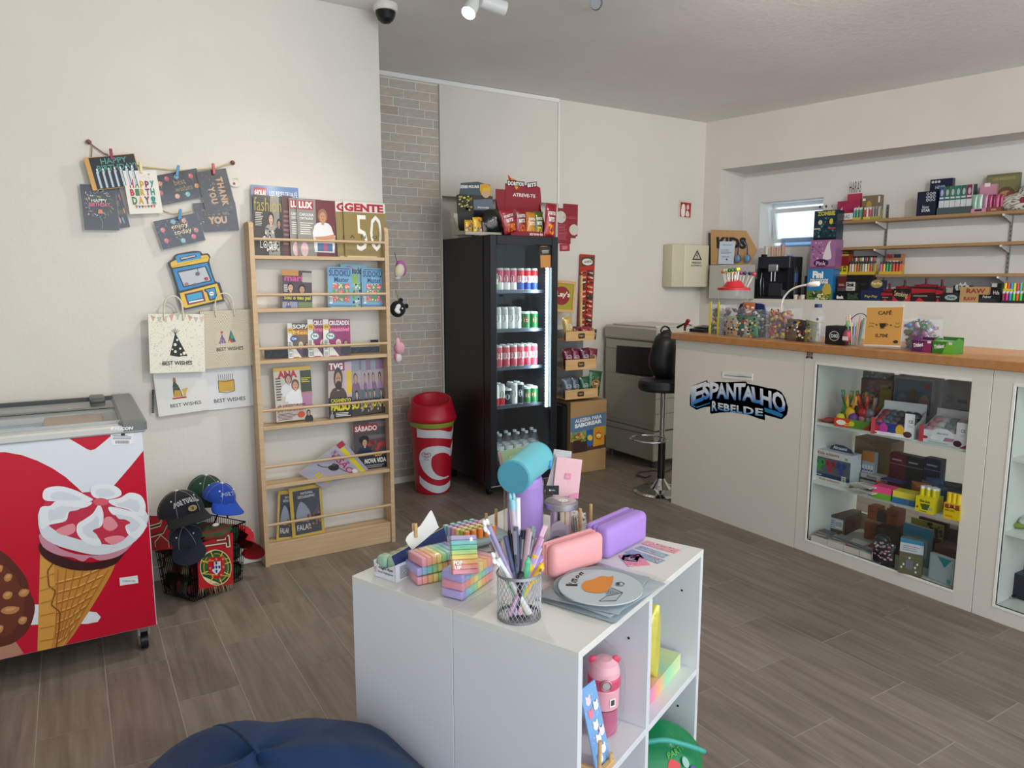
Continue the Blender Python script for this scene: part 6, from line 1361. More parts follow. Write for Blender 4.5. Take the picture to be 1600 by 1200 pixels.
for cx,cy in((535,775),(584,768),(634,765),(535,838),(636,828),(552,900),(618,890)):p.r(cx-8,cy-9,cx+8,cy+9,'#d07a5a')
p.line([(470,655),(475,690),(505,692),(505,665),(660,640),(662,672),(690,668),(682,580),(652,590),(655,612),(590,622)],9,'#d9d2bd');p.line([(478,648),(483,682),(497,680),(496,655),(670,628),(672,660),(680,658),(676,590)],5,'#2a4a34')
p.mb.build('crest_print','fabric',so)
m=MB()
for k in range(46):
 u=k/45;a=scf(u,0);b=a+Vector((random.uniform(-.01,.006),random.uniform(-.012,.0),-random.uniform(.022,.034)));m.tube([a,(a+b)/2+Vector((0,-.003,0)),b],.0011,random.choice(['#b9a98a','#9a2a2c','#c9c0a4','#4a5a3a']),3)
o=m.build('fringe','fabric',so);o['kind']='stuff'
SN2=Vector((-.849,-.528,0));SP2=PN(Vector((.376,3.442,0))+SN2*.03,SN2);e=[SP2(*z7(a,b))for a,b in((90,700),(270,690),(60,430),(255,445))]
s2o=thing('football_scarf','red scarf with cream and green stripes draped at the basket left','scarf',e[0])
def sc2(u,v,l=0):q=(e[0]*(1-u)+e[1]*u)*(1-v)+(e[2]*(1-u)+e[3]*u)*v-e[0];return q+SN2*(l+.002*math.sin(7*u+2*v))
MB().grid(lambda u,v:sc2(u,v),12,14,'#ab1420').grid(lambda u,v:sc2(u,v,-.006),12,14,'#8b1018').build('knit_body','fabric',s2o)
p=P(lambda u,v,l:sc2(u,v,.002+l),.0002)
for k,c in((.0,'#d8cfae'),(.045,'#25332a'),(.09,'#d8cfae')):p.line([(0,.62+k),(.45,.72+k),(.55,.9+k*.5)],.03,c)
for k,c in((.0,'#d8cfae'),(.045,'#25332a')):p.line([(0,.38+k),(.55,.50+k),(.75,.75+k),(.98,.9)],.03,c)
p.line([(.2,.1),(.2,.25),(.45,.45),(.75,.25),(.75,.05)],.03,'#c9c0a4');p.line([(.28,.1),(.28,.25),(.66,.25),(.66,.08)],.015,'#2a3a2c')
p.mb.build('knit_pattern','fabric',s2o)
def cap(lab,M,col,brim_col,text=None,tcol='#dddde2',r=.088,brim=True):
 o=thing('baseball_cap',lab,'cap',M=M)
 m=MB();m.ell((0,0,0),(r,r*1.08,r*1.02),col,32,12,lambda lo,la:1+.012*math.cos(6*lo)*math.cos(la),0,.5)
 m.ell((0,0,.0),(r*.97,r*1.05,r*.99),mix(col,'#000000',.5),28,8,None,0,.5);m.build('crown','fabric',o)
 m=MB();m.ell((0,0,r*1.02),(.009,.009,.005),'#c9c9cc' if text!='PORTUGAL' else '#c9c9cc',10,6)
 for a in(45,135,225,315):c,s_=math.cos(math.radians(a)),math.sin(math.radians(a));m.ell((r*.72*c,r*.78*s_,r*.72),.004,'#d0d0d4',8,5)
 m.build('button_and_eyelets','plastic',o)
 m=MB()
 for a in(0,60,120,180,240,300):m.tube([(r*1.01*math.cos(math.radians(a))*math.cos(t_),r*1.09*math.sin(math.radians(a))*math.cos(t_),r*1.03*math.sin(t_))for t_ in[i*PI/2/8 for i in range(9)]],.0008,mix(col,'#ffffff',.35),3)
 m.build('seam','fabric',o)
 def br_(u,v,dz=0):
  a=math.radians(-150+120*u);ext=.075*v*math.sin(PI*u)**.45;return((r+ext*.6)*math.cos(a),(r*1.08+ext)*math.sin(a),-.0-.30*ext+dz+.02*math.cos(2*(a+PI/2))*v-.02*v)
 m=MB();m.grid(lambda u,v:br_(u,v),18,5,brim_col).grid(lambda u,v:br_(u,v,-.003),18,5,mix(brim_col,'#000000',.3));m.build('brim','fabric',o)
 if text:
  def fn(u,v,l):
   a=-PI/2+u;la=v;k=r*1.03+l;return Vector((k*math.cos(la)*math.cos(a),k*1.08*math.cos(la)*math.sin(a),k*math.sin(la)))
  p=P(fn,.0006);n=len(text)
  for i,ch in enumerate(text):u=-.62+1.24*i/n;dv=.10*(1-((i+.5)/n*2-1)**2);p.t(ch,u,.42+dv,u+1.24/n*.85,.66+dv,tcol,.06);p.t(ch,u+.015,.435+dv,u+1.24/n*.85-.015,.645+dv,mix(col,'#000000',.2),-.005)
  if text=='PORTUGAL':p.e_(.12,.26,.19,.12,'#8a7a5a',18);p.e_(.12,.26,.06,.07,'#5a4a2a',10)
  p.mb.build('lettering','fabric',o)
 return o
def capM(px,py,Y,rz,rx,ry=0):return Matrix.Translation(PY(Y)(px,py))@Matrix.Rotation(math.radians(rz),4,'Z')@Matrix.Rotation(math.radians(rx),4,'X')@Matrix.Rotation(math.radians(ry),4,'Y')
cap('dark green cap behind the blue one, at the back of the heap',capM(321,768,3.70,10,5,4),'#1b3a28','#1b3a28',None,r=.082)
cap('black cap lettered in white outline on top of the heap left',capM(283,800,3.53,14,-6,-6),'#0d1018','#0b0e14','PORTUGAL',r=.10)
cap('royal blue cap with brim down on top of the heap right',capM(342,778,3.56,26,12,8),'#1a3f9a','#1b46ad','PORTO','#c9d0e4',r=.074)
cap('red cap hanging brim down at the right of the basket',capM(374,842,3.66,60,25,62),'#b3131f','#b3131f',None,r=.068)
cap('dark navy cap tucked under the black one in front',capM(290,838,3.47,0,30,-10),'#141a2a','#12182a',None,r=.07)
m=MB();m.ell((0,0,0),(.085,.06,.035),'#3a3a24',20,10,lambda lo,la:1+.14*math.sin(5*lo)*math.cos(la),cc=lambda q:L('#8a2a24')if math.sin(q[0]*130)+math.sin(q[1]*170+q[2]*140)>.2 else L('#2f5a34'))
solo(m,'fabric','folded_scarf','folded red and green checked scarf under the blue cap','scarf',PY(3.52)(332,832))
m=MB();m.ell((0,0,0),(.016,.004,.008),'#dcdcd4',10,6);solo(m,'paper','price_tag','small white tag lying on the checked scarf','tag',PY(3.45)(337,820))
# ---- helpers for goods standing on a surface
def sb(zb,bl,br,tp):
 a,b=PZ(zb)(*bl),PZ(zb)(*br);d=b-a
 return at(a,math.atan2(d.y,d.x)),d.length,zat(a.x,a.y,*tp)-zb
def fb(pl,bl,br,tp,zb):
 a,b,c=pl(*bl),pl(*br),pl(*tp);d=b-a;d.z=0
 return at((a.x,a.y,zb),math.atan2(d.y,d.x)),d.length,c.z-zb
def goods(name,label,cat,F3,d,col,art=None,mat='paper',group=None,side=None,top=None):
 M,w_,h=F3;return pbox(name,label,cat,M,w_,d,h,col,art,group,mat,side,top)
def tray(name,label,cat,F3,d,th,col,hh=0,hart=None,fart=None,mat='paper',group=None):
 """open display carton: front lip th high, back header up to h"""
 M,w_,h=F3;o=thing(name,label,cat,M=M,group=group)
 m=MB();m.box(0,0,0,w_,.0015,th,col).box(0,d-.0015,0,w_,d,h,col).box(0,.0015,0,w_,d-.0015,.0015,col)
 for x in(0,w_-.0015):m.add([(x,0,0),(x,d,0),(x,d,h*.8),(x,d*.5,th*1.3),(x,0,th),(x+.0015,0,0),(x+.0015,d,0),(x+.0015,d,h*.8),(x+.0015,d*.5,th*1.3),(x+.0015,0,th)],[(0,1,2,3,4),(9,8,7,6,5)],col)
 m.build('carton',mat,o)
 if fart:p=P(flat(w_,th,0));fart(p);p.mb.build('front_print','gloss',o)
 if hart:p=P(flat(w_,h-th,d-.0015,0,th));hart(p);p.mb.build('header_print','gloss',o)
 return o
def T1(txt,c,b=.02,box=(.1,.3,.9,.7)):return lambda p:p.t(txt,*box,c,b)
def pouch(name,label,cat,M,w_,h,d,col,art=None,group=None,mat='foil'):
 m=MB();nu,nv=10,12
 def th(u,v):return d/2*(max(0,math.sin(PI*u))**.5)*(max(0,math.sin(PI*min(1,max(0,v))))**.4)
 m.grid(lambda u,v:(u*w_,-th(u,v)-.0006*math.sin(40*u+30*v),v*h),nu,nv,col).grid(lambda u,v:((1-u)*w_,th(u,v),v*h),nu,nv,col)
 o=solo(m,mat,name,label,cat,M=M,group=group)
 if art:p=P(lambda u,v,l:Vector((u*w_,-th(u,v)-.0012-l,v*h)),.0002);art(p);p.mb.build('pouch_print','gloss',o)
 return o
# ---- ON TOP OF THE FRIDGE
DT=1.772
def trayart(p):p.t('ATREVE-TE',.22,.55,.9,.78,W_,.03)
o=tray('snack_display','red cardboard snack display with jagged header on the fridge','display',fb(PY(4.18),f1(590,525),f1(935,540),f1(600,150),DT),.20,.035,'#8e1626')
M=o.matrix_world;w_,h=fb(PY(4.18),f1(590,525),f1(935,540),f1(600,150),DT)[1:]
HP=PY(4.39);hs=[HP(*f1(*a))for a in((538,330),(815,345),(822,290),(812,168),(785,155),(540,133))]
Mi=M.inverted();hq=[Mi@q for q in hs];m=MB();m.prism([(q.x,q.z)for q in hq],.196,.199,'#8e1626');m.build('header_board','paper',o)
p=P(lambda u,v,l:(lambda q:Vector((q.x,.1955-l,q.z)))(Mi@HP(*f1(u,v))),.0003)
p.poly([(560,66),(585,95),(640,118),(672,135),(690,125),(640,190),(615,175),(590,150),(565,110)],'#b3321e');p.poly([(572,82),(600,108),(640,128),(625,170),(600,140)],'#e07a22')
p.poly([(553,108),(690,122),(686,160),(560,152)],'#171316');p.tq('DORITOS',(560,148),(682,158),(684,128),(560,114),'#e9e6e2',.05)
p.poly([(706,130),(785,120),(782,162),(706,172)],'#171316');p.tq('BITS',(712,166),(778,158),(780,126),(712,136),'#e9e6e2',.05);p.tq('ATREVE-TE',(596,236),(772,248),(774,222),(598,208),'#e6dcda',.03);p.poly([(612,160),(640,160),(625,186)],'#c9c02c')
p.mb.build('header_print','gloss',o)
p=P(flat(w_,.035,0));p.t('atreve-te',.42,.25,.72,.75,W_,.02);p.mb.build('front_print','gloss',o)
def a_chip(c0,c1_,c2_):return lambda p:(p.r(.05,.05,.95,.95,c0),p.poly([(.1,.62),(.9,.62),(.85,.8),(.15,.8)],'#191418'),p.t('DORITOS',.16,.66,.84,.77,W_,.04),p.t('BITS',.25,.46,.75,.6,'#e9e6e2',.05),p.poly([(.2,.08),(.8,.08),(.7,.38),(.3,.38)],c1_),p.dots(.2,.1,.8,.36,14,.07,.05,[c2_,c1_]))
for(bl,br,tp),c,c2_,Y,lab,tilt in[(((545,505),(640,520),(500,340)),'#a01428','#d8701e',4.16,'dark red snack bag leaning left on the fridge display',-16),(((632,500),(712,515),(632,330)),'#8a1424','#d8551e',4.20,'red snack bag second from the left in the display',-6),
(((705,505),(775,515),(705,355)),'#c8862a','#e09a2a',4.20,'orange-yellow snack bag in the middle of the display',2),(((770,505),(832,512),(768,350)),'#4a5a1e','#d8c43a',4.20,'green and yellow snack bag right of the middle',0),(((848,520),(925,525),(855,285)),'#98142a','#d8551e',4.17,'tall red snack bag at the right end of the display',4)]:
 M,w_,h=fb(PY(Y),f1(*bl),f1(*br),f1(*tp),DT+.004);pouch('snack_bag',lab,'snack bag',M@Matrix.Rotation(math.radians(tilt),4,'Y'),w_*1.12,h,.035,c,a_chip(c,c2_,'#e8a02a'))
M,w_,h=fb(PY(4.20),f1(235,500),f1(520,520),f1(235,130),DT)
tb_=tray('toy_display','black and yellow toy display box full of figures packs on the fridge','display',(M,w_,h*.45),.16,.02,'#b9b4a0')
q_=[M.inverted()@PY(4.36)(*f1(*a))for a in((180,500),(450,510),(448,235),(432,232),(430,145),(330,120),(200,130),(190,215),(165,225))]
m=MB();m.prism([(q.x,q.z)for q in q_],.158,.162,'#33322c');m.build('header_board','paper',tb_)
p=P(lambda u,v,l:(lambda q:Vector((q.x,.1575-l,q.z)))(M.inverted()@PY(4.36)(*f1(u,v))),.0003)
p.poly([(192,215),(200,132),(330,122),(428,147),(432,232)],'#4a5860');p.poly([(350,140),(428,150),(430,230),(360,225)],'#d8a02c',2);p.e_(395,215,30,32,'#c9a888',14);p.poly([(365,200),(430,190),(420,165),(372,170)],'#e0b43a',0);p.tq('SERIES FIGURES',(192,172),(340,170),(342,148),(195,146),W_,.04)
p.poly([(168,228),(270,228),(285,360),(168,360)],'#2e2c22');p.dots(175,235,278,350,40,12,9,['#c9b83a','#a8a03a','#e0d070','#222']);p.poly([(295,262),(445,255),(448,345),(300,340)],'#6a7480');p.tq('POWER',(330,330),(420,334),(420,318),(330,314),W_,.03);p.r(300,345,448,500,'#1d1f24')
p.mb.build('header_print','gloss',tb_)
for k in range(11):
 x=.01+(w_-.05)*k/10;o=pouch('toy_pack','foil toy pack crammed in the yellow and black display','toy pack',M@Matrix.Translation((x,.03+.012*(k%3),.004))@Matrix.Rotation(.25*math.sin(k*2),4,'Y'),.055,.09+.02*(k%2),.02,['#d8a81e','#2c2a26','#c9b04a','#e0b41c','#d9d4c4'][k%5],lambda p,k=k:p.dots(.15,.15,.85,.85,8,.12,.08,['#e8c43a','#1c1c1c','#c9502a','#8a8a8a']),'toy packs on the fridge')
m=MB()
m.ell((0,0,.0),(.075,.05,.09),'#191d1c',16,10,lambda lo,la:1+.2*math.sin(4*lo+2*la)*math.cos(la));o=solo(m,'foil','black_bundle','black crumpled bundle of packs between the two fridge displays','bundle',PY(4.25)(*f1(445,440)))
def poster(p):
 p.poly([(0,0),(.78,0),(.78,.17),(1,.17),(1,1),(.34,1),(.34,.86),(.12,.86),(.12,1),(0,1)],'#8d1c2c');p.e_(.22,.64,.24,.15,'#cfc9bd',26);p.e_(.85,.36,.22,.14,'#cfc9bd',26);p.lines(.3,.64,.95,.7,2,'#b9606a',.3,.1);p.lines(.1,.1,.5,.5,11,'#b9606a',.35,.3)
sheet('poster','dark red die-cut poster with round holes behind the fridge corner','poster',PY(WB-.004),f1(935,600),f1(1108,608),f1(940,285),None,t=.002,side='#8d1c2c')
o=[o for o in COL.objects if o.get('label','').startswith('dark red die-cut')][0];M=o.matrix_world.copy();w_=max(v.co.x for v in o.data.vertices);h=max(v.co.z for v in o.data.vertices);bpy.data.objects.remove(o)
PO=[(0,0),(.70,0),(.70,.15),(.93,.15),(.93,.2),(1,.2),(1,1),(.34,1),(.34,.88),(.12,.88),(.12,1),(0,1)]
m=MB();m.prism([(a*w_,b*h)for a,b in PO],-.002,0,'#8d1c2c');o=solo(m,'paper','poster','dark red die-cut poster with round holes behind the fridge corner','poster',M=M)
p=P(flat(w_,h,-.002));p.e_(.24,.66,.23,.15,'#cbc5b9',26);p.e_(.84,.36,.21,.14,'#cbc5b9',26);p.lines(.34,.64,.95,.7,2,'#b9606a',.3,.1);p.lines(.12,.1,.56,.5,11,'#b9606a',.35,.3);p.mb.build('poster_print','paper',o)
sheet('label','small red label under the die-cut poster','label',PY(WB-.003),f1(972,662),f1(1050,660),f1(972,606),lambda p:(p.r(0,0,1,1,'#a82a38'),p.r(.2,.15,.85,.85,'#b84450'),p.lines(.25,.25,.8,.75,3,'#d8a0a4')),t=.002)
def strip(p):
 p.r(0,0,1,1,'#a02c22');p.poly([(.1,.9),(.9,.99),(.95,.9),(.2,.85)],'#3a4a2e');p.e_(.5,.9,.34,.05,'#e0dcd6',16);p.tq('PEPTA',(.28,.875),(.76,.90),(.76,.925),(.28,.9),'#3a3836',.03)
 for k in range(14):y=.05+k*.057;x=.1+.42*(k%2);p.poly([(x,y),(x+.38,y+.01),(x+.36,y+.05),(x+.02,y+.04)],['#b8402c','#c8542e','#4a3a2e','#c9bfb0','#3f4a34'][k%5]);p.line([(x+.05,y+.01),(x+.33,y+.04)],.012,'#3a1c18')
CS=PY(WB-.02);q0=CS(*f1(1108,1640))
M,w_,h=qframe(CS,f3(160,440),f3(230,440),f3(163,82));cs_=thing('candy_strip','long red hanging strip of wrapped sweets on the back wall','candy strip',M=M)
MB().box(0,-.002,0,w_,0,h,'#a02c22').build('backing_card','paper',cs_);p=P(flat(w_,h,-.002));p.r(0,.8,1,1,'#b53426');p.poly([(.08,.83),(.95,.86),(.95,.98),(.08,.96)],'#4a4a34');p.e_(.5,.9,.36,.045,'#ded9d2',18);p.tq('CHUPETES',(.26,.88),(.78,.895),(.78,.925),(.26,.91),'#3a3230',.03);p.mb.build('card_print','gloss',cs_)
for k in range(24):
 x=.02*w_+(k%2)*w_*.48;z_=.01+(k//2)*h*.064;c=['#b83a26','#8f2a20','#c24a2a','#4a3a30','#b0301e'][k%5]
 m=MB();m.X=Matrix.Translation((x+w_*.22,-.010,z_+.02))@Matrix.Rotation(math.radians(12 if k%2 else-10),4,'Y');m.ell((0,0,0),(w_*.26,.008,.022),c,10,6,lambda lo,la:1+.08*math.sin(6*lo));m.box(-.016,-.0095,-.006,.018,-.0085,.006,['#e0d0c0','#2a2a2a','#d8b090'][k%3]);m.build('wrapped_sweet','foil',cs_)
ST0=PZ(0)(891,742);SX0,SX1=3.19,3.50;SYF=4.36
cs=thing('chips_stand','cardboard chips stand with wooden crate shelves right of the fridge','display stand',(SX0,SYF,0),-.04)
def sl_(x,y,Y=SYF):q=PY(Y)(*f3(x,y));return q
bw_=PY(SYF)(*f3(293,1000)).x-SX0;bh_=PY(SYF)(*f3(200,790)).z
MB().box(0,0,0,bw_,.27,bh_,'#a98659',ch=.002).build('carton_base','paper',cs)
MB().box(-.06,.03,0,-.002,.24,bh_-.02,'#101114',ch=.01).build('black_side_panel','plastic',cs)
p=P(lambda u,v,l:Vector((max(.001,min(bw_-.001,PY(SYF)(*f3(u,v)).x-SX0)),-.0005-l,PY(SYF)(*f3(u,v)).z)),.0002)
p.poly([(118,875),(292,840),(292,1010),(118,1045)],'#5a7a9a');p.poly([(118,950),(292,905),(292,960),(118,1000)],'#8a9a5a');p.poly([(118,985),(292,950),(292,1010),(118,1045)],'#4a3426');p.poly([(140,985),(205,960),(205,1030),(140,1042)],'#3a221a')
p.dots(125,945,200,985,24,10,8,['#c98a3a','#d8a85a','#a85a2a','#6a8a3a']);p.poly([(200,930),(232,922),(232,1000),(205,1008)],'#2f5a9a');p.e_(218,965,12,14,'#e0c03a',12);p.poly([(236,915),(284,905),(284,995),(232,1008)],'#d8941e');p.e_(258,955,16,18,'#c93a2a',14);p.e_(258,955,12,12,'#e8c83a',12);p.tq('Lays',(248,958),(270,954),(270,946),(248,950),'#fff',.02)
p.tq('ALEGRIA PARA',(148,896),(272,870),(272,852),(148,878),'#e8ecf0',.03);p.tq('SABOREAR',(146,922),(272,893),(272,873),(146,901),'#f0f2f4',.06)
p.mb.build('poster_print','paper',cs)
MB().box(.0,.25,bh_,.02,.27,1.52,'#b98f5c').box(bw_-.09,.25,bh_,bw_-.07,.27,1.52,'#b98f5c').build('uprights','crate_wood',cs)
MB().box(-.03,.246,bh_,bw_-.06,.25,1.1,'#8f8f8c').build('back_sheet','plastic',cs)
for k,(y0,y1)in enumerate(((455,500),(590,640),(735,780))):
 a=PY(SYF)(*f3(155,y1));b=PY(SYF)(*f3(155,y0));xr=PY(SYF)(*f3(240+8*k,y0)).x-SX0
 m=MB();m.box(-.05,0,a.z,xr,.008,b.z,'#ccc',ch=.001).box(-.05,.008,a.z,xr,.20,a.z+.006,'#ccc').box(xr-.008,.008,a.z,xr,.2,b.z+.02,'#ccc');m.build('crate_shelf','crate_wood',cs)
 p=P(flat(.06,.04,-.0006,.06,(a.z+b.z)/2-.02));p.rr(0,0,1,1,'#3a2a1e',.2);p.t('Lays',.2,.3,.8,.75,'#c9a070',.03);p.mb.build('shelf_badge','paper',cs)
 zb=a.z+.006
 cols=[['#c9a85a','#6a1f34','#8f2a3a','#3a3a2a'],['#6a1a34','#7a2244','#5a1a3a','#7a2038'],['#5a6a78','#4a5a6a','#1f5a3a','#225a38']][k]
 for j in range(4):
  x=-.03+j*.075;hgt=[.17,.10,.09,.08][j]if k==0 else .15
  q=cs.matrix_world@Matrix.Translation((x,.05+.03*(j%2),zb))@Matrix.Rotation(math.radians([-8,5,-4,8][j]),4,'Y')
  big=(k==2 and j==3)
  pouch('chips_bag',['small mixed snack bag on the upper crate shelf','dark purple chips bag on the middle crate shelf','blue-grey chips bag on the lower crate shelf'][k]if not big else 'big green chips bag at the right of the lower crate shelf','chips bag',q,.125 if big else .085,.20 if big else hgt,.05,cols[j],
(lambda p:(p.e_(.5,.5,.3,.16,'#c9a83a',16),p.e_(.5,.5,.24,.11,'#a8302a',16),p.t('Lays',.36,.44,.66,.56,'#f0e8d8',.03),p.lines(.2,.7,.8,.8,2,'#8fae6a')))if big else(lambda p,c=cols[j]:(p.e_(.5,.55,.3,.14,mix(c,'#ffffff',.35),12),p.dots(.2,.1,.8,.35,6,.1,.06,['#d8b04a','#c9882a']),p.lines(.3,.5,.7,.6,2,'#e8dfd0',.4))),None if big else['snacks on the upper crate shelf','chips on the middle crate shelf','chips on the lower crate shelf'][k])
M,w_,h=qframe(PY(SYF+.26),f3(30,358),f3(140,366),f3(30,205));fs_=thing('framed_sign','yellow crisp sign in a wooden frame half hidden by the fridge','sign',M=M)
m=MB();fw_=.022
for x0,z0,x1,zq in((0,0,w_,fw_),(0,h-fw_,w_,h),(0,fw_,fw_,h-fw_),(w_-fw_,fw_,w_,h-fw_)):m.box(x0,-.014,z0,x1,0,zq,'#ccc',ch=.002)
m.build('frame','crate_wood',fs_);MB().box(fw_,-.006,fw_,w_-fw_,0,h-fw_,'#a89a2a').build('panel','paper',fs_)
p=P(flat(w_,h,-.0064));p.e_(.42,.52,.36,.30,'#8f1f24',24);p.t("Lay's",.2,.44,.78,.66,'#ece6da',.03);p.e_(.3,.3,.3,.08,'#c9b94a',14)if 0 else None;p.mb.build('sign_print','paper',fs_)
sheet('safety_sign','red and white fire extinguisher sign high on the back wall','sign',PY(WB-.003),f4(138,460),f4(228,470),f4(142,335),lambda p:(p.r(0,0,1,1,'#cfc6b4'),p.r(.1,.06,.94,.9,'#9f2530'),p.poly([(.2,.12),(.48,.12),(.48,.68),(.4,.8),(.3,.8),(.2,.68)],'#e6e0d8',2),p.poly([(.56,.12),(.84,.12),(.78,.4),(.62,.45),(.56,.3)],'#e0d0c0',2),p.poly([(.62,.5),(.8,.56),(.74,.82),(.6,.72)],'#d8c0b0',2)),t=.002)
a,b,c=PY(4.70)(*f4(90,965)),PY(4.70)(*f4(308,965)),PY(4.70)(*f4(95,650))
eb=thing('electrical_box','cream electrical meter box with a warning triangle on the back wall','electrical box',(a.x,4.70,a.z))
ew,eh=4.955-a.x,c.z-a.z
MB().rbox(0,0,0,ew,.125,eh,.012,'#c9c3a8',2).build('case','plastic',eb)
MB().rbox(ew*.3,-.006,.004,ew*.99,.0,eh-.004,.004,'#d2ccb4',2).build('door','plastic',eb)
p=P(flat(ew,eh,-.0065));p.r(.32,.03,.34,.97,'#dedad0');p.poly([(.52,.64),(.80,.64),(.66,.88)],'#2a2a28');p.poly([(.57,.67),(.75,.67),(.66,.825)],'#c9c4ae');p.line([(.67,.8),(.64,.74),(.68,.74),(.65,.68)],.015,'#2a2a28');p.t('PERIGO',.52,.55,.78,.6,'#3a3a36',.03);p.t('ELÉTRICO',.5,.49,.8,.535,'#3a3a36',.03);p.mb.build('warning_label','paper',eb)
# ---- NICHE: ledge goods
ZL=1.322
def RW(k):return PN(RO,RN,k)
def nf(pl,conv,bl,br,tp,zb):return fb(pl,conv(*bl),conv(*br),conv(*tp),zb)
F0=nf(RW(-.11),f4,(358,1030),(640,1030),(358,806),ZL);goods('ledge_box','pale grey wall box under the tan cut-out board','box',F0,.105,'#b4b2ac',None,'matte')
zbx=ZL+F0[2]
kb=thing('cut_out_board','tan arrow-shaped board with dark letters on the niche ledge','board',M=nf(RW(-.05),f4,(370,800),(640,800),(370,550),zbx)[0])
Mi=kb.matrix_world.inverted();KPn=RW(-.05)
def kp(x,y):q=Mi@KPn(*f4(x,y));return(q.x,q.z)
m=MB();m.prism([kp(372,800),kp(650,800),kp(705,690),kp(625,556),kp(372,548)],0,.012,'#c39a6c');m.build('board','paper',kb)
m=MB();m.prism([kp(346,800),kp(366,800),kp(366,572),kp(346,572)],.02,.03,'#3c4650');m.prism([kp(340,804),kp(371,804),kp(371,560),kp(340,560)],.03,.034,'#cfccc6');m.build('side_slab','plastic',kb)
p=P(lambda u,v,l:(lambda q:Vector((q[0],-l,q[1])))(kp(u,v)),.0003);p.tq('KIDS',(415,685),(628,690),(628,605),(412,600),'#22252e',.05);p.mb.build('lettering','paper',kb)
sheet('notice_sheet','white printed notice leaning on the tan board','notice',RW(-.07),f4(426,795),f4(537,797),f4(406,634),lambda p:(p.r(0,0,1,1,'#ccd8ea'),p.t('* OFERTA ESPECIAL *',.15,.82,.85,.87,'#33384a',.01),p.lines(.12,.45,.85,.68,4,'#6a7488',.3),p.lines(.2,.3,.8,.36,1,'#6a7488',.5),p.e_(.55,.2,.05,.04,'#22252e')),t=.001)
HPn=RW(-.085);hc=[HPn(*f4(a,b))for a,b in((568,765),(552,650),(600,628),(640,645),(632,760))]
q0=HPn(*f4(600,760));hd_=thing('headphones','blue over-ear headphones standing against the tan board','headphones',M=at(q0,RZ));Mi2=hd_.matrix_world.inverted()
l_,r_=Mi2@HPn(*f4(565,758)),Mi2@HPn(*f4(635,757));tp_=Mi2@HPn(*f4(588,632))
m=MB();arc=[(l_.x+(r_.x-l_.x)*(.5-.5*math.cos(PI*t_/10))+.0,0,l_.z+.02+(tp_.z-l_.z-.02)*math.sin(PI*t_/10)**.6)for t_ in range(11)];m.tube(arc,.005,'#22406a',8);m.build('headband','plastic',hd_)
for q in(l_,r_):m=MB();m.X=Matrix.Translation((q.x,0,q.z));m.ell((0,0,0),(.026,.018,.034),'#5c88a8',18,12).ell((0,.008,0),(.027,.014,.035),'#1f2c3c',18,12);m.build('ear_cup','plastic',hd_)
def pcup(m,r0,r1,h,c,n=20):m.lathe([(0,.002),(r0,0),(r1,h),(r1+.002,h),(r1+.001,h-.004),(r1-.003,h-.004),(r0-.002,.006),(0,.006)],c,n)
for k in range(1):pass
q=RW(.05)(*f4(614,995));m=MB();pcup(m,.02,.024,.09,'#d8d4c0');o=solo(m,'paper','paper_cup','cream paper cup stack in front of the grey ledge box','cup',(q.x,q.y,ZL))
for k in range(5):
 q=RW(.08)(*f4(655+k*11,1000));m=MB();m.box(-.004,-.03,0,.004,.03,.19-.006*k,['#6a6258','#837a6e','#5a544c','#8a8478','#4a4640'][k],ch=.001);solo(m,'paper','folded_carton','grey-brown folded carton leaning beside the coffee machine','carton',(q.x,q.y,ZL),RZ,'folded cartons beside the coffee machine')
cmF=nf(RW(.03),f4,(700,1030),(930,1035),(712,745),ZL);M,w_,h=cmF
cm=thing('coffee_machine','black bean-to-cup coffee machine with a silver spout','coffee machine',M=M);k1='#191c24'
m=MB();m.box(0,0,0,w_,.24,.022,'#14161c',ch=.004).box(0,.09,.022,w_,.24,h,k1,ch=.006).box(0,.0,h*.72,w_,.1,h,'#20242e',ch=.006).box(0,.0,.022,.012,.09,h*.72,k1).box(w_-.012,0,.022,w_,.09,h*.72,k1);m.build('body','plastic',cm)
m=MB();m.rbox(w_*.36,-.018,h*.64,w_*.66,.03,h*.82,.01,'#aeb1b6',3).cyl((w_*.45,.0,h*.42),(w_*.45,0,h*.64),.006,.006,'#b9bcc0',10).cyl((w_*.56,.0,h*.42),(w_*.56,0,h*.64),.006,.006,'#b9bcc0',10);m.build('spout','metal',cm)
m=MB();m.tube([(w_*.16,-.01,.03),(w_*.14,-.012,h*.4),(w_*.17,-.01,h*.62)],.004,'#b9bcc0',8).tube([(w_*.25,-.01,.03),(w_*.23,-.012,h*.5)],.003,'#8a8d92',8);m.build('milk_pipes','metal',cm)
MB().box(w_*.30,.04,.024,w_*.72,.088,h*.38,'#2a2e36',ch=.003).build('drip_tray_back','plastic',cm)
MB().box(w_*.1,-.002,h,w_*.2,.05,h+.02,'#15171c').box(w_*.86,.02,h,w_*.99,.06,h+.01,'#6a9ac0').build('top_knobs','plastic',cm)
g_=MB();pcup(g_,.018,.024,.055,'#b4b6b6');g_.build('glass_cup','film',cm).location=(w_*.8,.03,.024)
for k,(x,y0,r)in enumerate(((772,668,.018),(815,672,.015),(850,676,.015),(890,655,.018))):
 q=RW(.10)(*f4(x,735));hh=RW(.10)(*f4(x,y0)).z-(ZL+h);m=MB();pcup(m,r*.8,r,max(.04,hh),['#cfc8bc','#c89a7a','#c8947a','#b98f7a'][k]);solo(m,'paper','paper_cup',['white cup stack at the left on the coffee machine','tan printed cup, second on the coffee machine','tan printed cup, third on the coffee machine','taller tan cup stack at the right on the coffee machine'][k],'cup',(q.x,q.y,ZL+h))
q=RW(.16)(*f4(966,1000));hh=RW(.16)(*f4(966,762)).z-ZL
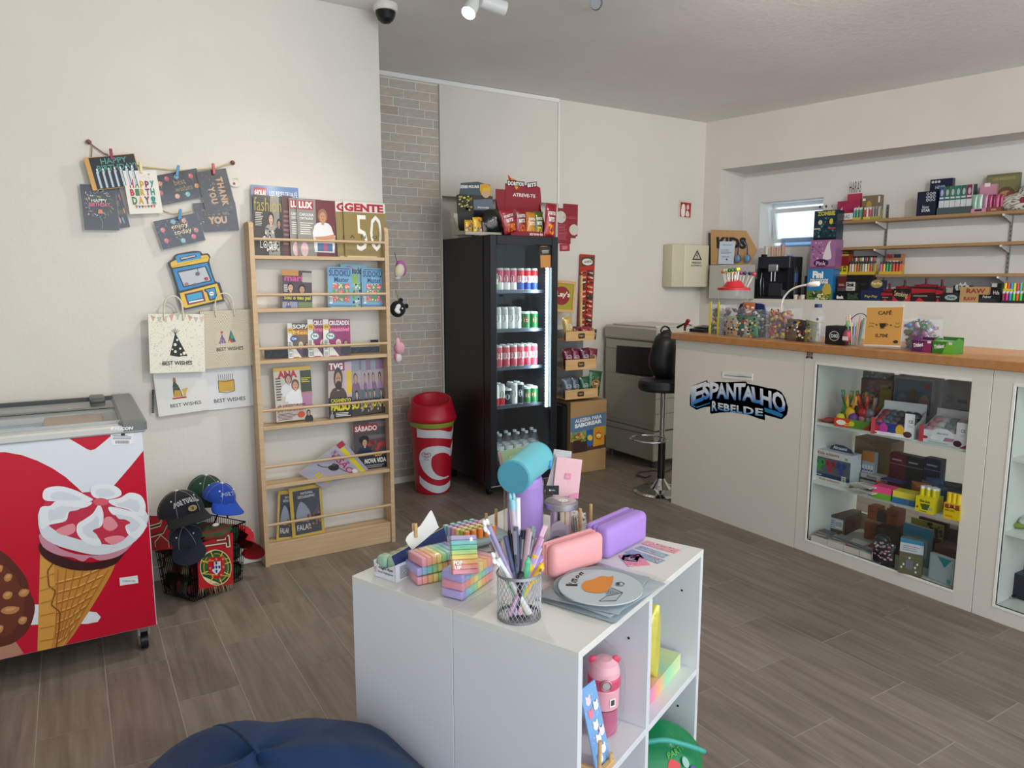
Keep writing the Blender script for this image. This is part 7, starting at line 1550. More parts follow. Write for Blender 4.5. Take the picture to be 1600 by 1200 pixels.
wb_=thing('water_bottle','clear water bottle with blue label behind the coffee machine','bottle',(q.x,q.y,ZL));m=MB();bottle(m,hh,.034);m.build('bottle_body','clear_plastic',wb_);MB().lathe([(.0346,hh*.42),(.0346,hh*.66)],'#3a5f94',18).build('label_band','paper',wb_);MB().cyl((0,0,hh*.92),(0,0,hh),.016,.016,'#3f6ab0',14).build('cap','plastic',wb_)
for k,(x,c)in enumerate(((985,'#cfc9bc'),(1035,'#d4cec2'),(1018,'#a87a60'))):
 q=RW(.07)(*f4(x,1028));m=MB();pcup(m,.017,.02,.038 if k<2 else .03,c);solo(m,'paper','paper_cup',['low white cup right of the coffee machine','second low white cup beside the dino sweets box','small brown cup between two low white ones'][k],'cup',(q.x,q.y,ZL))
q=RW(.12)(*f4(1060,1000));goods('dark_carton','slim dark carton behind the blue sweets box','carton',nf(RW(.12),f4,(1043,1005),(1076,1005),(1043,882),ZL),.05,'#1a1c20')
def a_dino(p):p.r(0,0,1,1,'#2f78b0');p.r(0,0,1,.3,'#5a7a3a');p.poly([(.6,.18),(.68,.5),(.9,.5),(.95,.2)],'#b8a44a',2);p.t('Fini',.2,.7,.62,.93,'#f0f0ec',.06);p.t('DINOEGGS',.12,.52,.82,.68,'#e4e0d0',.05);p.e_(.3,.15,.14,.08,'#2a3a1e',12);p.e_(.52,.13,.1,.06,'#e0d8c8',12);p.dots(.05,.02,.95,.28,24,.05,.03,['#2f4a1e','#c8c03a','#e9e4d8','#6a3a2a'])
def a_uni(p):p.r(0,0,1,1,'#9a6a94');p.poly([(.5,.35),(.62,.75),(.74,.95),(.78,.7),(.85,.4),(.75,.32)],'#d8cdd4',2);p.poly([(.74,.92),(.80,1),(.78,.88)],'#e0d0b0');p.dots(.05,.35,.5,.95,26,.04,.03,['#c88aa8','#d8a8bc','#5a3a6a','#b0508a']);p.e_(.45,.2,.3,.14,'#3a2440',20);p.t('Pink',.25,.12,.65,.26,'#c9a8c8',.03);p.r(0,0,1,.08,'#7a4a74')
def a_zom(p):p.r(0,0,1,1,'#1e3444');p.t('ZOMBIE',.14,.82,.9,.97,'#b8b04a',.05);p.dots(.05,.1,.95,.78,50,.05,.04,['#0f1c26','#2f5a5a','#4a8a6a','#141a20']);p.e_(.28,.6,.09,.08,'#c9c4a4',12);p.e_(.75,.62,.08,.1,'#c9b83a',12);p.r(.02,.36,.3,.41,'#b0a8a0');p.r(.65,.36,.95,.41,'#b03a4a');p.r(0,0,1,.07,'#0f1a22')
B1=nf(RW(.05),f4,(1062,1035),(1245,1038),(1085,832),ZL);goods('sweets_box','blue dinosaur eggs sweets box, bottom of the stack of three','box',B1,.14,'#2a6a9c',a_dino,'gloss')
zb1=ZL+B1[2];B2=nf(RW(.05),f4,(1085,828),(1265,830),(1097,626),zb1);goods('sweets_box','mauve unicorn sweets box, middle of the stack of three','box',B2,.14,'#8a5a84',a_uni,'gloss')
zb2=zb1+B2[2];B3=nf(RW(.05),f4,(1110,618),(1275,620),(1122,415),zb2);o=goods('sweets_box','dark zombie sweets box, topmost of the stack of three','box',B3,.13,'#1a2c3a',a_zom,'gloss')
m=MB()
for k in range(3):m.cyl((.02+.05*k,.05,B3[2]),(.02+.05*k,.05,B3[2]+.03),.0015,.0015,'#888',5).ell((.02+.05*k,.05,B3[2]+.036),(.010,.004,.011),['#22252c','#5a3a4a','#8a8f98'][k],8,6)
m.build('pop_toppers','plastic',o)
a=nloc(NPl(.08)(*f4(880,665)));bxx=nloc(NPl(.08)(*f4(1105,665)));m=MB();m.rbox(0,0,0,bxx.x-a.x,.09,.085,.01,'#7fb4d8',2);m.box(.02,-.001,.02,.05,0,.07,'#a8d0e8');solo(m,'blue_plastic','water_pack','translucent light blue pack on the window sill','pack',NP1+ND*a.x+NN*.06+Vector((0,0,wz0)),NZ)
def nx(px,k=-.2):return nloc(NPl(k)(px,380)).x
su=[nx(1309),nx(1304),nx(1302)];sz_=[1.958,1.746,1.527];SD=.20
for k in range(3):
 m=MB();m.box(0,-SD,-.022,5.2-su[k],-.012,0,'#ccc',ch=.001);M=at(NP1+ND*su[k]+Vector((0,0,sz_[k])),NZ)
 solo(m,'shelf_wood','wall_shelf',['top wooden wall shelf in the niche','middle wooden wall shelf in the niche','bottom wooden wall shelf in the niche'][k],'shelf',M=M)
for i,px in enumerate((1384,1578)):
 x=nx(px,0);m=MB();m.box(-.009,-.010,0,.009,0,.60,'#a8a8a6')
 st2=solo(m,'metal','shelf_upright',['slotted metal upright left, behind the niche shelves','slotted metal upright right, behind the niche shelves'][i],'upright',NP1+ND*x+Vector((0,0,1.48)),NZ)
 m=MB()
 for j in range(18):m.box(-.0025,-.0108,.02+j*.032,.0025,-.0102,.035+j*.032,'#222')
 m.build('slots','plastic',st2)
 for k in range(3):z_=sz_[k]-1.48-.0225;MB().add([(-.002,-.012,z_),(-.002,-SD+.0,z_),(-.002,-SD,z_-.010),(-.002,-.012,z_-.05),(.002,-.012,z_),(.002,-SD,z_),(.002,-SD,z_-.010),(.002,-.012,z_-.05)],[(0,1,2,3),(7,6,5,4),(0,4,5,1),(3,2,6,7),(1,5,6,2)],'#cfcdc8').box(-.006,-SD-.004,z_-.012,.006,-SD+.004,z_+.001,'#dedad4').build('bracket','plastic',st2)
NS=NPl(-.185)
def lighters(lab,conv,x0,x1,y1,y0,zb,cols,k=-.185,tcol='#c9a82c',cap_='#2a2a2c',pl=None,name='lighter_display'):
 pl=pl or NPl(k);F_=fb(pl,conv(x0,y1),conv(x1,y1),conv(x0,y0),zb);M,w_,h=F_
 o=thing(name,lab,'lighter display',M=M);MB().box(0,0,0,w_,.05,h*.22,tcol).box(0,.048,0,w_,.05,h*.75,tcol).build('tray','paper',o)
 n=max(3,int(w_/.02))
 for i in range(n):
  for j in range(2):
   c=cols[(i*(2 if len(cols)%2 else 1)+j)%len(cols)];x=(i+.5)*w_/n;yy=.010+j*.024;r=min(.009,w_/n*.45)
   MB().cyl((x,yy,.002),(x,yy,h*.80+j*h*.05),r,r,c,8).cyl((x,yy,h*.80+j*h*.05),(x,yy,h*.97+j*h*.05),r*.9,r*.8,cap_,8).build('lighter','plastic',o)
 return o
Zt,Zm,Zb=sz_
o=tray('sweets_tray','pink and white sweets box with handwritten sign, top shelf left','box',nf(NS,f7,(370,462),(548,458),(375,300),Zt),.11,.06,'#d8d2d0',fart=lambda p:(p.r(0,0,1,1,'#dcd6d4'),p.r(0,0,1,.12,'#a02a4c'),p.t('HARAS',.18,.3,.82,.8,'#3a3234',-.005)),hart=lambda p:p.r(0,0,1,1,'#a83058'))
goods('pink_box','magenta box lying behind the pink sweets sign, top shelf left','box',nf(NPl(-.07),f7,(385,440),(640,430),(390,300),Zt),.05,'#a02a50')
goods('sign_card','small card sign with black handwriting above the pink boxes','sign',nf(NPl(-.065),f7,(490,340),(640,340),(490,225),Zt+.06),.004,'#b0304c',lambda p:p.t('HARAS',.1,1.05,.9,1.6,'#3a3234',-.005))
goods('kraft_box','brown kraft box with a yellow seal behind the top-shelf lighters','box',nf(NPl(-.10),f7,(640,420),(835,410),(640,245),Zt),.05,'#7a6650',lambda p:(p.e_(.38,.6,.14,.18,'#b0983a',16),p.r(.02,.8,.18,.9,W_),p.r(.85,.7,.95,.95,'#d8d4cc')))
lighters('turquoise and blue lighters in a yellow tray on the top shelf',f7,548,632,448,365,Zt,['#4a8a94','#3a7a8a','#5a9a5a'],tcol='#b8b03a',cap_='#c9c9c9')
lighters('red lighters in a yellow tray on the top shelf',f7,655,735,443,360,Zt,['#b02c40','#c03a4a','#d8c8c0'],tcol='#c9b84a',cap_='#c9c9c9')
lighters('grey-rose lighters at the end of the top-shelf row',f7,742,828,438,350,Zt,['#8a7a78','#a89490','#6a6a64'],tcol='#9aa04a',cap_='#8a8a8a')
def a_star(t2):return lambda p:(p.r(0,0,1,1,'#1c2338'),[p.e_(.55+.17*i,.9-.13*j,.075,.055,'#c9ccd4',10)for i in range(3)for j in range(3)],[p.e_(.55+.17*i,.9-.13*j,.045,.032,'#1c2338',8)for i in range(3)for j in range(3)],p.t('Never',.32,.3,.68,.42,'#c9ccd4',.01),p.t('STAR',.28,.16,.74,.28,'#d4d6dc',.03))and None
goods('navy_box','navy box with circles pattern, first on the right of the top shelf','box',nf(NS,f8,(165,425),(318,418),(178,262),Zt),.05,'#1c2338',a_star(1),'gloss')
goods('navy_box','taller navy box with circles behind the first one, top shelf','box',nf(NPl(-.08),f8,(262,400),(445,380),(298,160),Zt),.05,'#1c2440',lambda p:([p.e_(.12+.14*i,.93,.06,.035,'#c9ccd4',10)for i in range(3)],p.t('NEVER',.25,.74,.7,.82,'#c9ccd4',.02)),'gloss')
o=tray('pack_display','long display of green and white packs on the top shelf','display',nf(NS,f8,(332,412),(612,400),(335,212),Zt),.09,.05,'#3a4448',fart=lambda p:p.r(0,0,1,1,'#4a5458'))
M,w_,h=nf(NS,f8,(332,412),(612,400),(335,212),Zt)
for i in range(6):goods('cigarette_paper_pack','white-footed pack with coloured head in the top-shelf display','pack',(M@Matrix.Translation((.006+i*(w_-.01)/6,.012,.002)),w_/6.8,h*.95),.02,'#c9cdd0',lambda p,i=i:(p.r(0,.5,1,1,['#2a4a78','#1f5a3a','#2a6a58','#1f6a60','#1f5a4a','#7a2444'][i]),p.e_(.5,.78,.3,.12,mix(['#2a4a78','#1f5a3a','#2a6a58','#1f6a60','#1f5a4a','#7a2444'][i],'#ffffff',.4),10),p.r(.1,.56,.9,.62,'#c9d0d8')),group='packs in the top-shelf display')
o=tray('candy_tray','pink tray with green and clear bags, top shelf right part','tray',nf(NS,f8,(602,396),(735,388),(610,290),Zt),.08,.028,'#c88aa0',fart=lambda p:(p.r(0,0,1,1,'#c98aa2'),p.rr(.3,.3,.75,.8,'#3a2a3a',.05)))
M,w_,h=nf(NS,f8,(602,396),(735,388),(610,270),Zt)
for i in range(3):pouch('candy_pouch','pastel pouch in the pink tray on the top shelf','pouch',M@Matrix.Translation((.004+i*w_/3.1,.02,.003)),w_/3,h*.9,.02,['#8fb8a0','#a8c8b8','#b07a9a'][i],group='pouches in the pink top-shelf tray')
goods('pink_card_box','tall pale pink box behind the pastel pouches, top shelf','box',nf(NPl(-.10),f8,(672,385),(808,375),(680,205),Zt),.04,'#c88a9e',lambda p:(p.r(.25,.92,.6,1.05,'#f0dce0'),p.lines(.2,.3,.8,.6,3,'#d8a8b8')))
o=tray('candy_tray','brown tray of magenta sweets on the top shelf','tray',nf(NS,f8,(740,386),(860,378),(745,320),Zt),.08,.03,'#7a4434',fart=lambda p:(p.r(0,0,1,1,'#84503c'),p.lines(.3,.3,.7,.7,2,'#e0c8b8')))
M,w_,h=nf(NS,f8,(740,386),(860,378),(745,262),Zt)
for i in range(4):pouch('candy_pouch','magenta pouch in the brown tray on the top shelf','pouch',M@Matrix.Translation((.002+i*w_/4.2,.015+.01*(i%2),.003)),w_/3.6,h*.85,.02,['#a83a6a','#8a2a58','#b84a78','#9a3060'][i],group='pouches in the brown top-shelf tray')
goods('picture_box','olive picture box with a round cake drawing on the top shelf','box',nf(NPl(-.07),f8,(722,375),(990,362),(735,125),Zt),.04,'#6a6848',lambda p:(p.r(.02,.05,.98,.95,'#7a7852'),p.t('LOS ANGELINOS',.2,.84,.86,.91,'#b9a870',.01),p.e_(.62,.36,.32,.3,'#6a4a30',24),p.e_(.62,.34,.26,.22,'#b0935a',20),p.e_(.74,.44,.1,.1,'#8a4a3a',12)))
m=MB();
def spots(q):return L('#2c2a28')if math.sin(q[0]*300+3*math.sin(q[2]*200))*math.sin(q[2]*320+q[1]*200)>.35 else L('#d8d4cc')
m.ell((.13,.04,.055),(.17,.06,.072),'#ccc',60,40,lambda lo,la:1+.04*math.sin(3*lo),cc=spots);m.ell((.19,.03,.12),(.11,.05,.07),'#ccc',50,34,None,cc=spots)
M,w_,h=nf(NPl(-.17),f8,(868,370),(1040,358),(870,150),Zt);o=solo(m,'fabric','spotted_bag','black and white animal-print bag at the right end of the top shelf','bag',M=M)
P_=MB().box(.11,-.03,.045,.24,-.022,.085,'#8a1f34',ch=.002);P_.build('red_tag','paper',o)
def a_yel(p):p.r(0,0,1,.42,'#c9b41c');p.r(0,.42,1,1,'#7a1c1c');[p.r(.1+.3*i,.16,.28+.3*i,.4,'#1c1a14')for i in range(3)];[p.e_(.19+.3*i,.28,.06,.07,'#c9b41c',10)for i in range(3)];p.r(0,.02,1,.1,'#e0cf3a');p.r(.0,.9,1,1,'#a8902a')
goods('yellow_box','yellow and dark red battery-like boxes, left on the low niche shelf','box',nf(NS,f7,(338,1020),(498,1020),(345,850),Zb),.09,'#8a3a1c',a_yel,'gloss')
goods('gold_box','dark gold-topped box behind the yellow one on the low shelf','box',nf(NPl(-.08),f7,(400,1010),(520,1005),(410,800),Zb),.05,'#5a4a24',lambda p:p.lines(.1,.7,.9,.95,3,'#c9b04a'))
lighters('two-tier lighter display with dark caps, lower row, low niche shelf',f7,503,775,1018,925,Zb,['#b0a8a0','#c24a3a','#d8d4cc','#6a7a4a','#c9a04a'],cap_='#1a1a1c')
F5=nf(NPl(-.12),f7,(520,1000),(765,1000),(520,815),Zb);goods('lighter_carton','black carton raising the upper lighter row, low niche shelf','carton',(F5[0],F5[1],.075),.06,'#1c1c1e',lambda p:p.lines(.05,.5,.95,.9,3,'#8a8a84'))
M,w_,h=F5
o=thing('lighter_display','upper row of mixed lighters under a black lid, low niche shelf','lighter display',M=M@Matrix.Translation((0,.005,.0755)))
for i in range(11):MB().cyl((w_*(i+.5)/11,.01,0),(w_*(i+.5)/11,.01,.06),.0095,.0095,['#c25a3a','#2a2a2c','#d8c8b8','#b0303a','#8ab04a','#e0dcd4','#5a3a7a'][i%7],8).build('lighter','plastic',o)
MB().box(0,0,.06,w_,.05,.072,'#191a1e').build('lid','plastic',o)
lighters('pink, yellow and green lighters in an orange-backed tray, low niche shelf',f7,822,950,1020,925,Zb,['#c86a9a','#d8b02c','#3a9a8a','#4a9a4a'])
lighters('orange-red lighters at the right of the low niche shelf',f7,952,1052,1020,925,Zb,['#c8502c','#c8442a'],cap_='#1c1c1e')
goods('orange_carton','orange and white carton behind the orange-red lighters','carton',nf(NPl(-.10),f7,(890,1010),(1058,1010),(895,850),Zb),.05,'#b0764a',lambda p:(p.r(0,.8,.4,1,'#8a2a34'),p.r(.45,.82,.9,1,'#2a2c34'),p.lines(.1,.5,.9,.75,2,'#e0d0c0')))
RL=RW(.05)
def lg(name,lab,bl,br,tp,col,art=None,k=.05,d=.08,zb=ZL,mat='gloss',cat='box'):return goods(name,lab,cat,nf(RW(k),f6,bl,br,tp,zb),d,col,art,mat)
lg('paper_box','small black and white box, first beside the sweets stack',(28,250),(104,250),(30,185),'#15161a',lambda p:p.t('Smk',.1,.15,.9,.5,W_,.06))
lg('paper_box','dark red and silver box behind the first black and white one',(38,240),(108,240),(42,62),'#5a2426',lambda p:(p.r(.05,.05,.95,.5,'#4a4a4c'),p.lines(.15,.6,.85,.7,2,'#c9a0a0')),.09)
lg('paper_box','wide black box lettered in dull green on the ledge',(106,250),(236,250),(106,185),'#15161a',lambda p:p.t('SmK',.15,.1,.9,.8,'#3a4a3a',.06))
lg('paper_box','black open-lid box with white label on the ledge',(108,245),(330,245),(112,52),'#16171b',lambda p:(p.r(.02,.38,.36,.72,'#c9c8c2'),p.t('Smk',.04,.54,.33,.7,'#1c1c1e',.06),p.lines(.05,.42,.3,.5,2,'#555'),p.r(.38,.4,.95,.68,'#2a2a28'),p.t('SmK',.45,.42,.92,.66,'#141416',.06),p.r(.0,.3,1,.36,'#5a5638')),.10)
def a_pay(p):p.r(0,0,1,1,'#1a2a4c');p.t('Pay-Pay',.2,.25,.85,.55,'#b9a04a',.03)
lg('paper_box','navy box with gold lettering, front, on the ledge',(238,250),(402,254),(240,180),'#1a2a4c',a_pay)
lg('paper_box','navy box with a gold oval emblem behind the front navy one',(300,248),(418,250),(305,95),'#18264a',lambda p:(p.e_(.55,.82,.42,.2,'#a08a4a',20),p.t('Pay-Pay',.2,.75,.9,.9,'#e0d4a8',.03)),.09)
def a_smo(p):p.r(0,0,1,1,'#241a1c');p.poly([(0,0),(.35,0),(.0,.45)],'#a82a30');p.poly([(.6,0),(1,0),(1,.7)],'#a82a30');p.tq('Smoking',(.08,.3),(.8,.18),(.86,.7),(.1,.85),'#d8c49a',.0)
def a_red(p):p.r(0,0,1,1,'#2a1c1e');p.poly([(0,.55),(1,.62),(1,.85),(0,.9)],'#9a222c');p.poly([(.2,0),(.6,0),(.35,.3)],'#a82a30');p.lines(.1,.35,.8,.5,1,'#8a8a84')
for k,(a0,a1,tpv,art,lab)in enumerate(((405,500,190,a_red,'dark red rolling-paper box left of the smoking-script box'),(502,652,165,a_smo,'red and black box with cream script lettering'),(655,855,150,a_red,'wide red and black paper box in the ledge middle'),(858,918,165,a_red,'narrow red box before the oval-emblem boxes'))):
 lg('paper_box',lab,(a0,258),(a1,264),(a0,tpv),'#2a1a1c',art)
 M,w_,h=nf(RW(.05),f6,(a0,258),(a1,264),(a0,tpv),ZL)
 m=MB();m.box(w_*.3,.05,h,w_*.7,.055,h+.022,'#8a1f2a').cyl((w_*.5,.052,h+.018),(w_*.5,.052,h+.05),.010,.007,'#4a1820',10).ell((w_*.5,.052,h+.056),(.011,.006,.011),'#6a1c26',8,6)
 m.box(0,.058,h,w_,.062,h+.018,'#7a1a26');solo(m,'gloss','red_topper','dark red cut-out topper on the paper boxes, number by place from left' if 0 else['dark red cut-out topper on the leftmost red paper box','dark red cut-out topper above the script-lettered box','dark red cut-out topper on the wide red box','dark red cut-out topper on the narrow red box'][k],'display topper',M=M)
def a_oval(c):return lambda p:(p.r(0,0,1,1,'#20272a'),p.e_(.5,.5,.38,.3,c,20),p.t('Pure',.3,.38,.72,.62,'#20272a',.03))
lg('paper_box','dark green-grey box with a pale oval, front right of the ledge',(920,270),(1058,272),(922,200),'#20272a',a_oval('#8fa09a'))
lg('paper_box','dark box with a jagged silver burst standing behind, ledge right',(1000,265),(1140,268),(1005,140),'#1d2124',lambda p:(p.poly([(.1,.9),(.2,1.1),(.3,1.02),(.42,1.2),(.55,1.04),(.7,1.22),(.8,1.02),(.95,1.0),(.85,.75),(.2,.7)],'#b4b8ba'),p.t('Puff',.3,.82,.75,1.02,'#2a2c30',.03)),.10)
def a_raw(p):p.r(0,0,1,1,'#a9885a');p.t('RAW',.22,.25,.88,.8,'#8a2a24',.04)
lg('paper_box','tan box with dark red RAW lettering, lower of two',(1060,278),(1218,282),(1062,220),'#a08050',a_raw,mat='paper')
M,w_,h=nf(RW(.05),f6,(1060,278),(1218,282),(1062,220),ZL)
lg('paper_box','tan box with RAW lettering, upper and wider of two',(1065,215),(1305,218),(1140,150),'#a08050',a_raw,.06,zb=ZL+h,mat='paper')
lg('paper_box','low black lidded box near the right end of the ledge',(1216,285),(1398,288),(1218,215),'#141519',lambda p:(p.lines(.05,.1,.95,.6,3,'#3a3c42'),p.t('Faber',.2,.6,.6,.9,'#c9c9cc',.02)))
lg('paper_box','black upright carton with a price square, ledge right',(1308,280),(1400,284),(1312,120),'#131418',lambda p:(p.r(.1,.8,.6,1.0,'#b0a8a8'),p.t('Hda',.3,.42,.85,.62,'#c9c9cc',.02)),.10)
o=lighters('lower row of neon lighters at the right end of the ledge',f6,1405,1640,290,185,ZL,['#8a2a4a','#c8307a','#2a8ab0','#4ac03a','#e0502a','#3ac04a'],pl=RL,tcol='#15161c',cap_='#c9c9cc')
M,w_,h=nf(RW(.08),f6,(1405,288),(1640,292),(1405,190),ZL)
o=thing('lighter_display','upper tier of neon lighters at the right end of the ledge','lighter display',M=M@Matrix.Translation((0,.02,0)))
MB().box(0,.015,0,w_,.06,h*1.02,'#15161c').build('riser','paper',o)
for i in range(9):MB().cyl((w_*(i+.5)/9,.03,h*1.02),(w_*(i+.5)/9,.03,h*1.75),.010,.010,['#e0d02a','#e04a2a','#2a8ad0','#c0d82a','#e0305a','#3ac0a0','#e0702a','#6a2a9a'][i%8],8).build('lighter','plastic',o)
MB().box(0,.012,h*1.02,w_*.35,.016,h*1.25,'#c9c02a').build('yellow_strip','paper',o)
# ---- ON THE COUNTER
ZC=1.142
def K(X):return PX(X)
q=K(3.50)(1077,517);M,w_,h=fb(K(3.50),(1077,519),(1096,519),(1078,511),ZC)
o=thing('card_terminal','low black card terminal base at the left end of the counter','device',M=M)
m=MB();m.add([(0,0,0),(w_*1.2,0,0),(w_*1.2,.12,0),(0,.12,0),(0,0,h*.6),(w_*1.2,0,h*.6),(w_*1.2,.12,h*1.3),(0,.12,h*1.3)],[(0,1,5,4),(4,5,6,7),(1,2,6,5),(3,0,4,7),(2,3,7,6)],'#14171e');m.build('body','plastic',o)
MB().box(.01,.03,h*.95,w_*1.1,.09,h*1.05,'#2c3440').build('screen','gloss',o);MB().tube([(w_,.06,h),(w_*1.3,.08,h+.06)],.003,'#1a1a1e',6).build('antenna','plastic',o)
q=K(3.52)(1070,517);q.z=ZC;m=MB();m.cyl((0,0,0),(0,.0,.03),.007,.009,'#5a2a1c',8).cyl((0,0,.03),(.0,-.03,.075),.010,.014,'#8a1c2a',8).cyl((0,0,.05),(.0,.07,.02),.006,.009,'#15191a',8).cyl((0,-.01,.045),(0,-.06,.04),.004,.004,'#6a2424',6)
solo(m,'plastic','phone_clamp','small dark red and black clamp at the counter end','clamp',q)
def clearbox(name,lab,X,bl,br,tp,d,fill,n,edge='#c9c93a',conv=f5,pal=('#8a3a3a','#c9a83a','#4a5a3a','#c9c4b4','#2a2a3a','#a84a5a')):
 M,w_,h=fb(K(X),conv(*bl),conv(*br),conv(*tp),ZC);o=thing(name,lab,'display case',M=M)
 MB().box(0,0,0,w_,.0025,h*.82,'#fff').box(0,d-.0025,0,w_,d,h,'#fff').box(0,.0025,0,.0025,d-.0025,h*.9,'#fff').box(w_-.0025,.0025,0,w_,d-.0025,h*.9,'#fff').build('clear_wall','clear_plastic',o)
 MB().box(-.001,-.001,0,w_+.001,d+.001,.003,'#8a8f94').build('base','plastic',o)
 random.seed(int(bl[0]))
 for i in range(n):
  x,y,z_=random.uniform(.018,max(.019,w_-.018)),.018+(d-.03)*random.random()**2,.008+(h*fill-.01)*i/n
  m=MB();m.X=Matrix.Translation((x,y,z_))@Matrix.Rotation(random.uniform(-1,1),4,'Y')@Matrix.Rotation(random.uniform(-1,1),4,'X');m.ell((0,0,0),(.018,.011,.013),random.choice(pal),8,5).box(-.024,-.002,-.007,.024,.002,.007,random.choice(pal))
  m.build('wrapped_sweet','foil',o)
 return o,M,w_,h
o,M,w_,h=clearbox('sweets_dispenser','narrow clear sweets dispenser with yellow edges under the lollipops',3.44,(108,635),(200,640),(120,315),.14,.8,60)
MB().box(-.001,-.003,0,.014,0,h,'#cfc03a').box(w_-.012,-.003,0,w_+.001,0,h,'#c9c832').build('yellow_edge','plastic',o)
hD=h
o,M,w_,h=clearbox('sweets_dispenser','wide clear counter box stuffed with foil packs and sweets',3.43,(200,640),(645,668),(205,318),.16,.8,90,pal=('#2a4a7a','#8f9aa0','#6a3a3a','#c9c4b4','#2a2a4a','#3a6a5a'))
m=MB();m.prism(smooth2([(w_*.34,h*.55),(w_*.34,h*.88),(w_*.42,h*.98),(w_*.80,h*.98),(w_*.86,h*.88),(w_*.86,h*.55)],2),.04,.05,'#1c2c58');solo(m,'gloss','pack_header','navy rounded header card inside the wide clear box','card',M=M)
pouch('foil_pack','orange and silver foil pack clipped on the navy header','foil pack',M@Matrix.Translation((w_*.44,.03,h*.55)),w_*.26,h*.46,.02,'#b06a3a',lambda p:(p.dots(.1,.1,.9,.9,20,.1,.06,['#e0b090','#8a2a1c','#e8e0d8']),p.t('XL',.3,.4,.7,.6,W_,.03)))
for k in range(5):pouch('foil_pack',['pale gold foil pack at the left front of the wide clear box','cream and black foil pack in front of the wide clear box','green foil pack in front of the wide clear box','silver and red foil pack at the centre front','green-white foil pack at the right front of the clear box'][k],'foil pack',M@Matrix.Translation((w_*(.22+.12*k),-.022,.001))@Matrix.Rotation(.15*math.sin(k*3),4,'Y'),w_*.22,h*(.60-.05*(k%2)),.016,['#a89a7a','#b9b09a','#3f6a5a','#a8a8a4','#5a8a70'][k],lambda p,k=k:p.dots(.1,.1,.9,.9,16,.12,.06,['#e4dcc8','#2a2a2c','#a83a2a','#c9a83a','#3a6a8a']))
o,M,w_,h=clearbox('sweets_dispenser','clear box full of red and yellow wrapped sweets, right one',3.42,(650,672),(830,688),(655,345),.15,.8,130,pal=('#a01f30','#d8b01c','#5a1f4a','#2a1a2c','#a81f3a','#8a2a5a','#c9b03a'))
lz=ZC+hD*.92;M,w_,h=fb(K(3.50),f4(373,1052),f4(545,1052),f4(373,975),lz)
lt=thing('lollipop_tub','clear lollipop tub with a red lid bristling with lollipops','lollipop tub',M=M@Matrix.Translation((w_/2,w_/2,0)))
MB().lathe([(0,.002),(w_*.46,0),(w_*.5,h)],'#fff',24).build('tub_wall','clear_plastic',lt);MB().lathe([(w_*.52,h-.008),(w_*.52,h+.006),(w_*.36,h+.012),(w_*.24,h+.045),(w_*.1,h+.06),(0,h+.062)],'#b8222e',24).build('red_lid','plastic',lt)
for k in range(20):
 a=k*2.4;r=w_*(.12+.34*((k*.618)%1));b=Vector((r*math.cos(a),r*math.sin(a),h+.01));t_=Vector((b.x*1.5,b.y*1.4,h+.085+.05*(1-r/(w_*.5))))
 lp=MB().cyl(b,t_,.0022,.0022,'#e4e2dc',5).build('lollipop','plastic',lt);MB().ell(t_,.0125,['#c83a4a','#d8b83a','#3a6a3a','#2a2a5a','#e07a5a','#d8d84a','#8a3a6a','#b0c8a0'][k%8],10,8).build('lollipop_head','foil',lp)
la=K(3.60)(*f5(805,345));lp_=thing('desk_lamp','white gooseneck lamp arching over the counter sweets','lamp',(la.x,la.y,ZC))
pts=[K(3.60)(*f5(a,b))-Vector((la.x,la.y,ZC))for a,b in((805,345),(825,285),(870,225),(930,185),(1000,163),(1050,155))]
m=MB();m.tube([(0,0,.02)]+smooth2([tuple(q)for q in pts],3,False),.0055,'#e4e0d6',8);m.build('gooseneck','plastic',lp_)
e0,e1=pts[-1],K(3.60)(*f5(1168,143))-Vector((la.x,la.y,ZC));m=MB();m.tube([e0,e0+(e1-e0)*.3,e0+(e1-e0)*.95,e1],[.007,.015,.015,.010],'#ece8e0',10);m.build('lamp_head','plastic',lp_)
MB().rbox(-.03,-.05,0,.06,.12,.022,.006,'#dedad2',2).build('base','plastic',lp_)
for k in range(9):
 u=k/8;qx=f5(850+24*k+(6 if k%2 else 0),690+k);M,w_,h=fb(K(3.42+.03*(k%3)),qx,(qx[0]+16,qx[1]),(qx[0],f5(0,480+26*(k%3))[1]),ZC)
 pouch('crisps_pack',['brown-grey foil pack leaning at the left of the loose pile','purple-grey foil pack in the loose pile','dark foil pack in the loose pile middle','black and white foil pack in the loose pile','grey foil pack behind the cream one','cream and yellow foil pack at the pile front','olive foil pack in the loose pile','cream foil pack beside the big bottle','brown foil pack just left of the big bottle'][k],'foil pack',M@Matrix.Rotation(.2*math.sin(k*2.3),4,'Y'),w_*1.3,h,.018,['#6a5a50','#5a4a5a','#3a3a44','#2a2a2c','#8a8a8a','#c9bd84','#7a7a4a','#d8d0b0','#5a4a38'][k],lambda p,k=k:p.dots(.1,.1,.9,.9,14,.12,.06,['#e0d8c0','#2a2420','#8a3a3a','#5a6a7a','#c9a03a']))
for k in range(5):
 M,w_,h=fb(K(3.55),f5(880+35*k,480),f5(960+35*k,480),f5(880,440),ZC+.085+.006*(k%2));m=MB();m.rbox(0,0,0,w_,.05,.012,.004,['#7a7a74','#3a3a3c','#a8a49a','#6a3a3a','#4a5a44'][k],2);solo(m,'foil','flat_pack',['grey flat pack on top of the loose pile, leftmost','dark flat pack on top of the loose pile','pale flat pack on top of the loose pile','reddish flat pack on top of the loose pile','greenish flat pack on top of the loose pile, rightmost'][k],'pack',M=M)
M,w_,h=fb(K(3.60),f5(885,560),f5(1040,560),f5(885,490),ZC);goods('pack_carton','plain carton propping the pile of loose packs','carton',(M,w_,.083),.06,'#5a5048')
